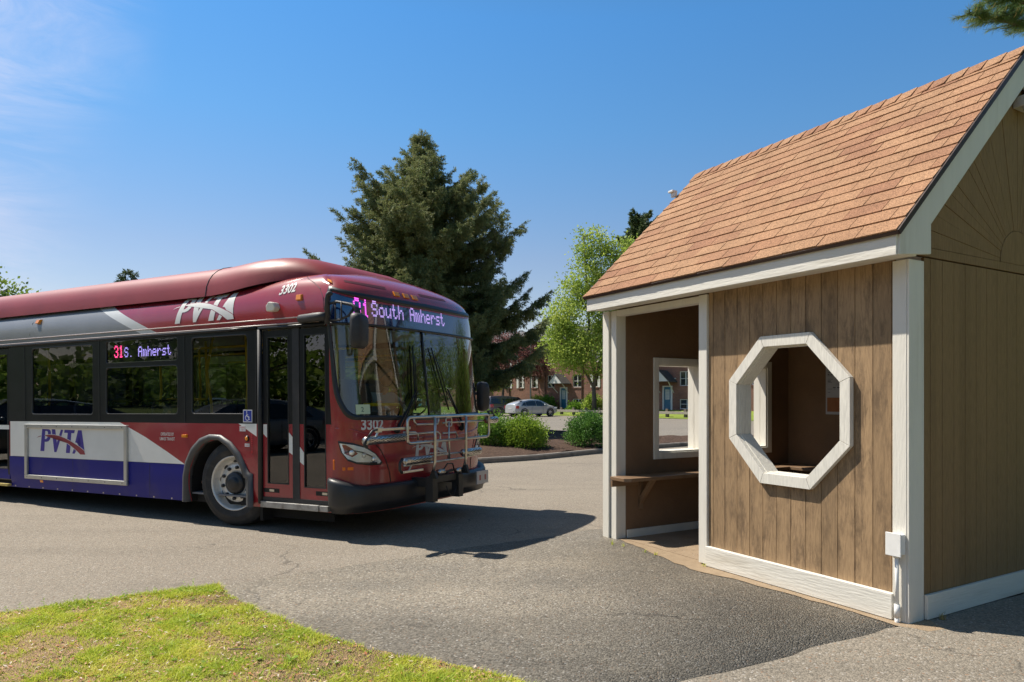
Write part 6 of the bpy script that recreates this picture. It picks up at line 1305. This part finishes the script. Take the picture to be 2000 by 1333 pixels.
# purple-grey minivan
VN = [(0,.60,.78),(.03,1.05,.86),(.12,1.45,.88),(.3,1.66,.89),(1.2,1.70,.90),(2.4,1.68,.90),(3.0,1.60,.90),(3.5,1.30,.90),(3.95,1.06,.88),(4.5,.90,.86),(4.78,.72,.80),(4.85,.50,.72)]
p = wpt(37.7, -47.5)
o, b, pm, at = car('minivan', (p.x, p.y, terr(p.x, p.y)), R(40), 'dusty purple grey minivan parked left of the silver car', (.105,.085,.10), VN, [[(.25,1.06),(1.35,1.04),(1.35,1.48),(.38,1.50)], [(1.42,1.04),(2.45,1.03),(2.45,1.48),(1.42,1.48)], [(2.52,1.03),(3.62,1.02),(3.0,1.46),(2.52,1.48)]], 4.85, .9, 3.0, .34, 'minivan', CARG)
finish_car(o, b, 4.85, .9, .95, 3.9, .34, ((3.90,1.08,.76),(3.05,1.60,.66)), ((.05,1.08,.74),(.2,1.55,.66)), .85)
# parked cars left of the camera; they show as reflections in the bus windows
for (x, y, rz, nm, lb, cl) in ((-16.5, 7.6, R(75), 'dark_estate_car', 'dark estate car whose roofline is mirrored in the middle bus window', (.02,.022,.028)), (-15.4, 3.0, R(78), 'grey_saloon_car', 'grey car mirrored in the front bus window', (.16,.17,.19))):
    o, b, pm, at = car(nm, (x, y, 0), rz, lb, cl, PR, [[(.62,.93),(1.02,.92),(1.02,1.20),(.88,1.17)], [(1.07,.92),(2.02,.90),(2.02,1.30),(1.5,1.29),(1.07,1.21)], [(2.08,.90),(3.02,.88),(3.0,.95),(2.55,1.27),(2.08,1.30)]], 4.25, .85, 2.6, .31, 'car', 'cars mirrored in the bus windows')
    finish_car(o, b, 4.25, .85, .85, 3.42, .31, ((3.36,1.0,.66),(2.56,1.385,.58)), ((.06,1.02,.60),(.85,1.315,.56)), .78)

# ------------------------------------------------------------------ trees and shrubs
def unit(a): return a/np.maximum(1e-9, np.linalg.norm(a, axis=1, keepdims=True))
def quads(P, D, L, W, r, name, m_, parent, bend=0.0):
    """leaf or needle blades: start P, direction D, length L, width W -> diamond quads"""
    n = len(P); S = unit(np.cross(D, unit(r.normal(size=(n, 3))))); L = L[:, None]; W = W[:, None]
    V = np.concatenate([P, P+D*L*.5+S*W, P+D*L, P+D*L*.5-S*W]); i = np.arange(n); F = np.stack([i, i+n, i+2*n, i+3*n], 1).ravel()
    return raw(name, V, F, 4, m_, parent)
M_SPR = leaf_mat('spruce_needles', [(.075,.125,.05), (.15,.20,.08), (.28,.28,.12), (.21,.30,.10)], 1.1, .3, .6)
M_SPR2 = leaf_mat('dark_pine_needles', [(.04,.07,.03), (.09,.13,.05), (.14,.18,.06)], .8, .2, .6)
M_TRUNK = mat('spruce_bark', (.085,.062,.045), .95, var=.3, vscale=9, bump=1.0, bscale=18, stretch=(1,1,.3))
def conifer(name, base, H, radf, zmin, label, cat, seed, m_=M_SPR, nb=None, lean=(0,0), dens=1.0, nl=.085, nw=.009, droop=.18, group=None, keep=None):
    r = np.random.default_rng(seed); rr = random.Random(seed); root = empty(name, base, 0, label, cat, group)
    tk = MB(); pth = [(lean[0]*t*H, lean[1]*t*H, H*t*.98) for t in (0,.15,.3,.5,.7,.85,1)]; tk.tube(pth, [H*.021,H*.0175,H*.015,H*.011,H*.006,H*.003,.008], 9); tk.build('trunk', M_TRUNK, root, smooth=True)
    lm = MB(); P_, D_ = [], []; z = zmin
    while z < H*.985:
        f = z/H; k = rr.randint(5, 7) if f < .9 else 4; a0 = rr.uniform(0, 6.28)
        for j in range(k):
            a = a0+2*math.pi*j/k+rr.uniform(-.35, .35); Rr = radf(z, a)*rr.uniform(.68, 1.08); 
            if Rr < .12: continue
            zz = z+rr.uniform(-.12, .12); up0 = (.05+.75*max(0, f-.45)); c, s = math.cos(a), math.sin(a); N = max(4, int(Rr/.16)); bx, by = lean[0]*zz, lean[1]*zz; pts = []
            for i in range(N+1):
                t = i/N; d = Rr*t; h_ = zz+d*up0-droop*Rr*math.sin(math.pi*min(1, t*.95))*(1-f*.8)+.16*Rr*max(0, t-.6)**1.3*2; wob = .05*Rr*math.sin(t*4+a*3); pts.append((bx+c*d-s*wob, by+s*d+c*wob, h_))
            lm.tube(pts, [max(.004, .018*Rr*(1-i/(N+1))*.8) for i in range(N+1)], 4, False)
            for i in range(1, N+1):      # side twigs, longest in the middle of the bough
                t = i/N
                for q in range(max(1, int(2.6*dens))):
                    L = (.20+.26*Rr*(1-t)**.7*(.4+t))*rr.uniform(.5, 1.2); L = min(L, .75); sd = rr.choice((-1, 1)); da = a+sd*rr.uniform(.35, 1.1); p0 = Vector(pts[i-1]).lerp(Vector(pts[i]), rr.random()); dv = Vector((math.cos(da), math.sin(da), rr.uniform(-.42, .12)+(.35 if t > .85 else 0))).normalized(); ns = max(2, int(L/.075))
                    for w in range(ns): u_ = (w+.5)/ns; P_.append(p0+dv*(L*u_)+Vector((0, 0, -.10*L*u_*u_))); D_.append(dv)
                    if rr.random() < .45 and L > .25:      # hanging secondary shoots
                        for w in range(ns):
                            u_ = (w+.5)/ns; pp = p0+dv*(L*u_)
                            for h_ in range(2): P_.append(pp+Vector((rr.gauss(0, .02), rr.gauss(0, .02), -.06-.07*h_))); D_.append(Vector((dv.x*.3, dv.y*.3, -1)).normalized())
        z += max(.16, (.30-.10*f)*H/10)
    lm.build('bough', M_TRUNK, root)
    P = np.array([tuple(p) for p in P_]); D = np.array([tuple(p) for p in D_]); per = int(7*dens) if dens >= 1 else 6
    P = np.repeat(P, per, 0)+r.normal(size=(len(P)*per, 3))*.018; D = unit(np.repeat(D, per, 0)*.9+r.normal(size=(len(P), 3))*.55)
    n = len(P); quads(P, D, nl*r.uniform(.6, 1.3, n), nw*r.uniform(.7, 1.4, n), r, 'needles', m_, root); return root
def spr_r(z, a):
    z = 1.47+(z-1.47)/1.286
    T = [(1.2,2.9),(2.0,3.5),(3.3,3.35),(4.07,3.0),(5.25,2.85),(6.2,2.6),(6.9,2.1),(7.3,1.4),(7.8,.85),(8.2,.55),(8.6,.3),(9.1,.08)]
    for (z0, r0), (z1, r1) in zip(T, T[1:]):
        if z <= z1: return 1.286*(r0+(r1-r0)*max(0, (z-z0)/(z1-z0)))*(1+.10*math.sin(a*3+z*2.1))
    return .2
conifer('spruce_tree', (-4.85, 26.5, .12), 11.25, spr_r, 2.35, 'large spruce with ragged drooping boughs on the planted island behind the bus', 'tree', 4, lean=(-.055, 0), dens=1.6, nl=.11, nw=.011)
conifer('pine_tree', tuple(wpt(63, -51))[:2]+(.4,), 22.2, lambda z, a: 5.0*(1-z/22.4)**.45*(1+.2*math.sin(3*a+z)), 8, 'dark pine whose top shows above the shelter roof edge', 'tree', 12, M_SPR2, dens=.9, nl=.34, nw=.05)
conifer('young_spruce', (-17.3, 28, 0), 6.35, lambda z, a: 1.9*(1-z/6.6)**.8, .8, 'small conifer whose tip peeks over the bus roof fairing', 'tree', 15, M_SPR2, dens=.8, nl=.14, nw=.018)
def broadleaf(name, base, limbs, clumps, leaf, per, csz, mats, label, cat, seed, trunk_r=.2, bark=M_BARK, group=None, upright=.3):
    """limbs: list of polylines with start radius; clumps: (x, y, z, rx, ry, rz, count) volumes filled with leafy sprays"""
    r = np.random.default_rng(seed); rr = random.Random(seed); root = empty(name, base, 0, label, cat, group); tk = MB()
    for P, r0 in limbs[:1]: tk.tube(P, [r0*(1-.35*i/(len(P)-1)) for i in range(len(P))], 10)
    tk.build('trunk', bark, root, smooth=True); lm = MB()
    for P, r0 in limbs[1:]: lm.tube(P, [r0*(1-.8*i/(len(P)-1)) for i in range(len(P))], 7, False)
    C = []
    for (x, y, z, rx, ry, rz, n) in clumps:
        for k in range(n):
            d = Vector((rr.gauss(0, 1), rr.gauss(0, 1), rr.gauss(0, 1))).normalized(); s = rr.uniform(.55, 1.0)**.6; C.append(Vector((x+d.x*rx*s, y+d.y*ry*s, z+d.z*rz*s)))
    ends = [Vector(p) for P, _ in limbs for p in P[1:]]
    for c in C[::max(1, len(C)//160)]:
        e = min(ends, key=lambda q: (q-c).length+.6*max(0, q.z-c.z)); mid = e.lerp(c, .5)+Vector((rr.gauss(0, .1), rr.gauss(0, .1), .1)); lm.tube([tuple(e), tuple(mid), tuple(c)], [csz*.06, csz*.04, csz*.02], 4, False)
    lm.build('limb', bark, root, smooth=True)
    P = np.repeat(np.array([tuple(c) for c in C]), per, 0); n = len(P); off = r.normal(size=(n, 3))*csz*np.array([1, 1, .75])*.5; P = P+off; D = unit(off*.8+r.normal(size=(n, 3))*csz*.35+np.array([0, 0, upright*csz]))
    quads(P, D, leaf*r.uniform(.6, 1.35, n), leaf*.36*r.uniform(.7, 1.3, n), r, 'leaves', mats, root); return root
M_MAPLE = leaf_mat('spring_maple_leaf', [(.20,.31,.05), (.36,.46,.08), (.55,.60,.14)], .45, .45)
M_OAK = leaf_mat('mid_green_leaf', [(.09,.16,.025), (.17,.25,.04), (.27,.34,.07)], .5, .4)
M_PLUM = leaf_mat('purple_plum_leaf', [(.12,.045,.05), (.22,.09,.085), (.33,.17,.14)], .6, .3)
M_SHRUB = leaf_mat('shrub_leaf', [(.08,.18,.025), (.16,.29,.04), (.27,.40,.06)], 2.2, .35)
mp_ = wpt(46.2, -42.7)
broadleaf('maple_tree', (mp_.x, mp_.y, .12), [([(0,0,-.2),(.0,0,1.2),(-.05,0,2.3)], .26), ([(-.05,0,2.2),(-.7,.1,3.4),(-1.6,.1,5.2),(-2.4,0,7.5)], .15), ([(-.05,0,2.2),(.4,.1,3.8),(.9,.2,6.2),(.7,.2,10),(.6,.2,14)], .19), ([(.1,0,3.1),(-.4,-.2,5.5),(-.5,-.3,9),(-.8,-.2,13),(-.9,0,15.5)], .16), ([(.3,0,3.3),(1.4,0,4.5),(2.6,.2,6.5),(3.1,.2,9)], .13)],
          [(-2.1,0,5.6,2.3,2.2,2.0,150), (.5,-.6,5.0,3.0,2.3,1.9,170), (2.2,0,6.8,2.3,2.2,2.4,130), (-.9,0,8.2,2.4,2.2,2.2,150), (1.2,.2,9.6,2.3,2.0,2.6,140), (-.8,.1,12.0,1.4,1.3,2.2,90), (.9,.1,12.6,1.5,1.3,2.4,95), (-.8,0,14.9,.8,.8,1.3,38), (.5,.1,15.1,.8,.8,1.2,34), (2.2,.1,11.6,1.1,1.0,1.9,45), (-3.2,0,7.3,1.0,1.0,1.2,35), (3.9,.2,7.6,1.6,1.5,2.2,75), (3.0,.2,10.4,1.5,1.4,2.2,60), (3.4,0,5.2,1.6,1.5,1.2,55), (-3.0,0,5.9,1.5,1.4,1.3,70), (-3.0,0,8.4,1.4,1.3,1.5,60), (4.9,0,9.4,1.5,1.4,2.4,60), (4.2,0,12.0,1.4,1.3,2.0,50), (2.5,0,14.0,1.2,1.1,1.5,50), (3.5,0,13.2,1.2,1.1,1.5,45), (-2.0,0,10.4,1.1,1.0,1.5,45)], .21, 22, .8, M_MAPLE, 'tall airy yellow green maple with a forked trunk on the far lawn', 'tree', 21)
pp = wpt(45.5, -54.6)
broadleaf('plum_tree', (pp.x, pp.y, .2), [([(0,0,-.2),(.1,0,1.4),(.2,0,2.4)], .16), ([(.2,0,2.3),(1.4,0,3.6),(2.4,0,5)], .10), ([(.2,0,2.3),(-.9,.1,3.8),(-1.6,0,5.4)], .10), ([(.2,0,2.3),(.4,0,4.6),(.3,0,6.6)], .10)], [(-1.6,0,4.7,2.0,1.8,1.7,110), (1.7,0,4.9,2.0,1.8,1.6,120), (.2,0,6.2,2.2,1.9,1.4,110), (2.9,0,4.2,1.2,1.2,1.1,50)], .20, 20, .8, M_PLUM, 'purple leaved plum tree in front of the brick block', 'tree', 22)
p2 = wpt(44.8, -56.2)
broadleaf('small_leafy_tree', (p2.x, p2.y, .2), [([(0,0,-.2),(.05,0,1.2),(.1,0,1.9)], .09), ([(.1,0,1.8),(.8,0,2.5),(1.4,0,2.8)], .05), ([(.1,0,1.8),(-.5,0,2.4),(-1.2,0,2.7)], .05)], [(-.4,0,2.75,1.7,1.2,.75,70), (1.0,0,2.7,1.2,1.0,.55,45)], .20, 20, .6, M_MAPLE, 'small bright green tree between the minivan and the brick block', 'tree', 23)
broadleaf('left_edge_tree', (-27.2, 30, 0), [([(0,0,-.2),(.1,0,1.6),(.2,0,2.8)], .25), ([(.2,0,2.7),(1.6,0,4.2),(2.8,0,5.6)], .14), ([(.2,0,2.7),(-1.5,0,4.6)], .14), ([(.2,0,2.7),(.4,0,5.8)], .14)], [(1.6,0,5.0,2.6,2.2,1.7,200), (-1.6,0,5.2,2.6,2.2,1.9,120), (.2,0,6.1,2.0,2.0,1.3,110)], .17, 30, .75, M_OAK, 'green tree rising over the bus roof at the left edge', 'tree', 24)
GT = 'trees standing behind and beside the bus'
for i, (x, y, z, s, lb) in enumerate([(-24,33,0,1.0,'round green tree behind the rear half of the bus, farthest left of its row'), (-18,36,0,.95,'round green tree behind the bus, second of its row'), (-13,34,0,.9,'round green tree behind the bus, third of its row'), (-8.5,38,0,1.0,'round green tree behind the front of the bus')]):
    broadleaf('round_tree', (x, y, z), [([(0,0,-.2),(.0,0,1.4)], .16), ([(0,0,1.3),(1,0,2.4)], .09), ([(0,0,1.3),(-1,.2,2.5)], .09)], [(0,0,2.8*s,2.6*s,2.4*s,1.25*s,120), (1.5,0,2.3,1.5,1.4,1.0,50), (-1.5,0,2.4,1.5,1.4,1.0,50)], .22, 16, .8, M_OAK, lb, 'tree', 30+i, group=GT)
# big trees to the right and behind the camera: they are what the windshield and side glass mirror
MIR = 'tall trees mirrored in the bus glass'
def big(x, y, s, seed, lb, m_=M_OAK, H=9.0):
    r = random.Random(seed); cl = []
    for k in range(9): a = r.uniform(0, 6.28); d = r.uniform(.6, 3.0)*s; cl.append((d*math.cos(a), d*math.sin(a), r.uniform(3.2, H-1.8), 2.0*s, 2.0*s, 1.6*s, 60))
    cl.append((0, 0, H-1.2, 1.8*s, 1.8*s, 1.5*s, 60))
    broadleaf('tall_tree', (x, y, 0), [([(0,0,-.2),(.1,0,2),(.1,.1,3.6)], .35*s), ([(.1,.1,3.4),(1.6,1,5.5)], .2*s), ([(.1,.1,3.4),(-1.6,.4,6)], .2*s), ([(.1,.1,3.4),(.2,-1.2,6.5)], .2*s)], cl, .15, 30, .95, m_, lb, 'tree', seed, group=MIR)
for i, (x, y, s, m_, H, lb) in enumerate([(23,18.5,1.25,M_OAK,8.0,'tall dense tree right of the shelter, nearest of the mirrored ones'), (30,28,1.3,M_OAK,9,'tall tree farther right beyond the shelter'), (17,27,1.15,M_OAK,7.5,'broad tree hidden beyond the shelter roof'), (30,12,1.3,M_SPR2,9.5,'dark tall tree far to the right'), (25,36,1.3,M_OAK,9,'broad tree at the far right of the lot'), (-24,3,1.2,M_OAK,9,'tall tree left of the parked cars'), (-25,-7,1.3,M_OAK,10,'tall tree behind and left of the camera'), (-30,12,1.2,M_OAK,8.5,'broad tree beyond the parked cars at the left'), (-38,20,1.3,M_OAK,9,'tall tree far to the left'), (-14,-16,1.3,M_OAK,10,'tall tree behind the camera')]): big(x, y, s, 50+i, lb, m_, H)
# white pine whose bough hangs into the upper right corner
M_WP = leaf_mat('white_pine_needles', [(.07,.14,.04), (.14,.22,.06), (.28,.29,.10)], 2.5, .3); M_CANDLE = mat('pine_candle', (.50,.40,.16), .7)
def white_pine():
    base = Vector((9.6, 11.0, 0)); root = empty('white_pine', base, 0, 'long needled pine whose bough hangs into the upper right corner', 'tree'); rr = random.Random(8); r = np.random.default_rng(8)
    MB().tube([(0,0,-.1),(.05,0,4),(0,0,9),(0,.1,12.5)], [.26,.22,.13,.03], 12).build('trunk', M_TRUNK, root, smooth=True); lm = MB(); P_, D_ = [], []; cd = MB(); boughs = []
    tgt = Vector((4.40, 7.75, 5.66))-base      # bough that reaches the corner
    boughs.append([Vector((0,0,5.2)), Vector((-1.6,-1.1,5.75)), tgt+Vector((1.5,.9,.26)), tgt+Vector((.6,.3,.08)), tgt])
    t2 = tgt+Vector((.30, .16, .30)); boughs.append([Vector((0,0,5.7)), Vector((-1.6,-1.1,6.2)), t2+Vector((1.5,.9,.26)), t2+Vector((.6,.3,.08)), t2])
    for k in range(44):
        a = rr.uniform(0, 6.28); z = rr.uniform(3.6, 12); L = (12.8-z)*.36*rr.uniform(.6, 1.1)+.5
        if z < 6.9 and 2.6 < a % 6.28 < 4.9: continue
        c, s = math.cos(a), math.sin(a); boughs.append([Vector((0,0,z)), Vector((c*L*.4, s*L*.4, z+.22)), Vector((c*L*.8, s*L*.8, z+.35)), Vector((c*L, s*L, z+.55))])
    for bi, B in enumerate(boughs):
        lm.tube([tuple(p) for p in B], [.055*(1-i/len(B)) +.006 for i in range(len(B))], 5, False); n = 110 if bi < 2 else 26
        for k in range(n):
            t = (k/n)**.8 if bi > 1 else .30+.70*(k/n)**.75; q = t*(len(B)-1); i = min(int(q), len(B)-2); p0 = B[i].lerp(B[i+1], q-i); ax = (B[i+1]-B[i]).normalized(); sd = Vector((-ax.y, ax.x, 0)).normalized()*rr.choice((-1, 1)); dv = (ax*rr.uniform(.3, 1)+sd*rr.uniform(.2, 1)+Vector((0,0,rr.uniform(-.35,.25)))).normalized(); L = rr.uniform(.12, .42)*(1.15-t*.6) if bi < 2 else rr.uniform(.2, .6)
            e = p0+dv*L; lm.tube([tuple(p0), tuple(e)], [.007, .003], 4, False)
            for w in range(max(2, int(L/.035))): u_ = (w+.5)/max(2, int(L/.035)); P_.append((p0+dv*(L*u_), dv, bi))
            if rr.random() < (.35 if bi < 2 else .2): d2 = (dv+Vector((0,0,.4))).normalized(); cd.tube([tuple(e), tuple(e+d2*.035), tuple(e+d2*.07+Vector((0,0,.01)))], [.004,.005,.002], 5)
    lm.build('bough', M_TRUNK, root); cd.build('candle', M_CANDLE, root)
    for nm, sel, per, ln, wd in (('needles', 0, 30, .095, .0013), ('needles', 1, 9, .13, .004)):
        Q = [p for p in P_ if (p[2] < 2) == (sel == 0)]; P = np.repeat(np.array([tuple(p[0]) for p in Q]), per, 0); D = unit(np.repeat(np.array([tuple(p[1]) for p in Q]), per, 0)*1.0+r.normal(size=(len(P), 3))*.55+np.array([0, 0, -.15])); n = len(P); quads(P, D, ln*r.uniform(.6, 1.15, n), wd*r.uniform(.8, 1.3, n), r, nm, M_WP, root)
white_pine()
# shrubs on the island and by the block
def shrub(x, y, z, rx, ry, h, n, label, seed, m_=M_SHRUB, leaf=.045, group='clipped shrubs on the planted island', per=16, sz=.17):
    r = np.random.default_rng(seed); rr = random.Random(seed); root = empty('shrub', (x, y, z), 0, label, 'shrub', group); st = MB(); C = []
    for k in range(n):
        d = Vector((rr.gauss(0, 1), rr.gauss(0, 1), abs(rr.gauss(0, 1))*.9)).normalized(); s = rr.uniform(.5, 1.0)**.45; lob = 1+.16*math.sin(3*math.atan2(d.y, d.x)+seed)+rr.uniform(-.08, .08); C.append(Vector((d.x*rx*s*lob, d.y*ry*s*lob, .06+h*d.z*s*lob)))
    for k in range(int(n*.05)):      # loose upright shoots breaking the outline
        a = rr.uniform(0, 6.28); d = rr.uniform(.2, .95); b = Vector((rx*d*math.cos(a), ry*d*math.sin(a), h*(1-d*d*.6)*.9)); tip = b+Vector((math.cos(a)*.1, math.sin(a)*.1, rr.uniform(.10, .26)*h/.8)); st.tube([tuple(b), tuple(tip)], .004, 4, False)
        for q in range(4): C.append(b.lerp(tip, .3+.23*q))
    for k in range(9): a = k*.7; st.tube([(rr.uniform(-.1,.1), rr.uniform(-.1,.1), -.1), (rx*.6*math.cos(a), ry*.6*math.sin(a), h*.6)], [.014, .004], 5, False)
    st.build('stem', M_BARK, root); P = np.repeat(np.array([tuple(c) for c in C]), per, 0); m = len(P); off = r.normal(size=(m, 3))*sz*.42; P = P+off; D = unit(off+r.normal(size=(m, 3))*.06+np.array([0, 0, .08])); quads(P, D, leaf*r.uniform(.6, 1.3, m), leaf*.40*r.uniform(.7, 1.3, m), r, 'leaves', m_, root)
M_SH2 = leaf_mat('dark_shrub_leaf', [(.05,.13,.025), (.10,.22,.04), (.18,.32,.06)], 2.5, .3)
shrub(-2.05, 18.6, .18, .68, .62, .72, 620, 'leafy green shrub half hidden behind the bus front corner', 41)
shrub(-1.05, 18.3, .18, .52, .52, .64, 520, 'yellower green shrub in the middle of the island, just right of the bus rack', 42, leaf_mat('yellow_shrub_leaf', [(.12,.22,.02), (.23,.35,.035), (.36,.46,.06)], 2.5, .35))
shrub(.62, 19.2, .2, .56, .55, .68, 600, 'dark green rounded shrub left of the shelter post', 43, M_SH2)
shrub(-3.2, 17.4, .18, .6, .6, .7, 400, 'green shrub on the island hidden mostly by the bus', 44, M_SH2)
def lawn_shrub(w, t, z, rx, h, m_, lb, sd): q = wpt(w, t); shrub(q.x, q.y, z, rx, rx, h, 170, lb, sd, m_, .16, 'foundation shrubs along the brick block', 12, .4)
lawn_shrub(47.8, -52.0, .25, .75, 1.0, M_MAPLE, 'pale yellow green shrub behind the silver car roof', 61); lawn_shrub(47.8, -50.4, .25, .6, .95, M_SH2, 'dark round shrub just left of the blue door', 62)
lawn_shrub(46.8, -45.6, .15, .55, .5, M_SHRUB, 'low bright green shrub right of the blue door', 63); lawn_shrub(47.3, -43.9, .2, .8, 1.15, M_MAPLE, 'tall pale shrub behind the maple trunk', 64)
# far-off ring of woods, one mass, added to hide the bright horizon
def woods():
    r = np.random.default_rng(77); P = []
    for k in range(900):
        a = r.uniform(0, 2*np.pi); d = r.uniform(105, 135); x, y = d*np.cos(a), d*np.sin(a)+20
        if y > 70 and -25 < x < 60: d *= 1.15; x, y = d*np.cos(a), d*np.sin(a)+20
        h = r.uniform(5, 10.5); n = 60; c = r.normal(size=(n, 3))*np.array([3.2, 3.2, h*.26]); P.append(np.array([x, y, h*.5])+c)
    P = np.concatenate(P); P = P[P[:, 2] > 0]; n = len(P); quads(P, unit(r.normal(size=(n, 3))), r.uniform(1.0, 2.2, n), r.uniform(.5, 1.0, n), r, 'horizon_screen_woods', M_OAK, None)
    tag(bpy.data.objects['horizon_screen_woods'], 'far-off belt of mixed woods added to hide the bright horizon', 'woods', None, 'stuff')
woods()
for i, (x, y, s, m_, H, lb) in enumerate([(15.5,3.5,1.1,M_OAK,8.5,'leafy tree added right of the shelter to block sky light'), (14.5,-5,1.15,M_OAK,9,'leafy tree added behind and right of the camera to block sky light'), (19.5,9.5,1.1,M_OAK,9,'leafy tree added right of the white pine to block sky light')]): big(x, y, s, 70+i, lb, m_, H)  # unseen trees added to keep blue sky light off the shaded end wall
sheet('right_bounce_lawn', [(6.2,6.9),(9.2,8.3),(40,30),(45,-30),(9,-30),(9.5,-6)], .012, bpy.data.materials['lawn_green'])  # unseen lawn added to bounce warm light onto the shelter's shaded end

# ------------------------------------------------------------------ pieces that came out of one loop become objects of their own
def split_loose(o):
    me = o.data; n = len(me.vertices); par = list(range(n))
    def find(a):
        while par[a] != a: par[a] = par[par[a]]; a = par[a]
        return a
    for p in me.polygons:
        v = p.vertices; r0 = find(v[0])
        for k in v[1:]: par[find(k)] = r0
    groups = {}
    for p in me.polygons: groups.setdefault(find(p.vertices[0]), []).append(p)
    if len(groups) < 2 or len(groups) > 24: return
    for gi, ps in enumerate(list(groups.values())):
        ids = sorted({v for p in ps for v in p.vertices}); mp = {v: i for i, v in enumerate(ids)}; nm = bpy.data.meshes.new(o.name.split('.')[0])
        nm.from_pydata([tuple(me.vertices[v].co) for v in ids], [], [[mp[v] for v in p.vertices] for p in ps])
        for m in me.materials: nm.materials.append(m)
        for q, p in zip(nm.polygons, ps): q.material_index = p.material_index; q.use_smooth = p.use_smooth
        c = o.copy(); c.data = nm; c.name = o.name.split('.')[0]; COL.objects.link(c)
        if gi == 0:
            for ch in [x for x in bpy.data.objects if x.parent == o]: ch.parent = c
    bpy.data.objects.remove(o)
SPLIT_NAMES = {'print_lines','window_divider','bracket','gable_backing','skirt_bolt','rivet','wheel_nut','hand_hole','corner_post','soffit','gutter_rail','door_frame','door_sill','side_wall','skirt_seam','bulb_cup','support_arm','pivot_cylinder','wheel_hook','mounting_bracket','inner_tube','plate_mark','cable','door_seam','kneeling_arrow','air_slot','inner_wall','mud_flap','gable_light','end_flood_light','shutter','glazing_bar','lamp_bezel'}
for o in [x for x in bpy.data.objects if x.type == 'MESH' and x.name.split('.')[0] in SPLIT_NAMES]: split_loose(o)
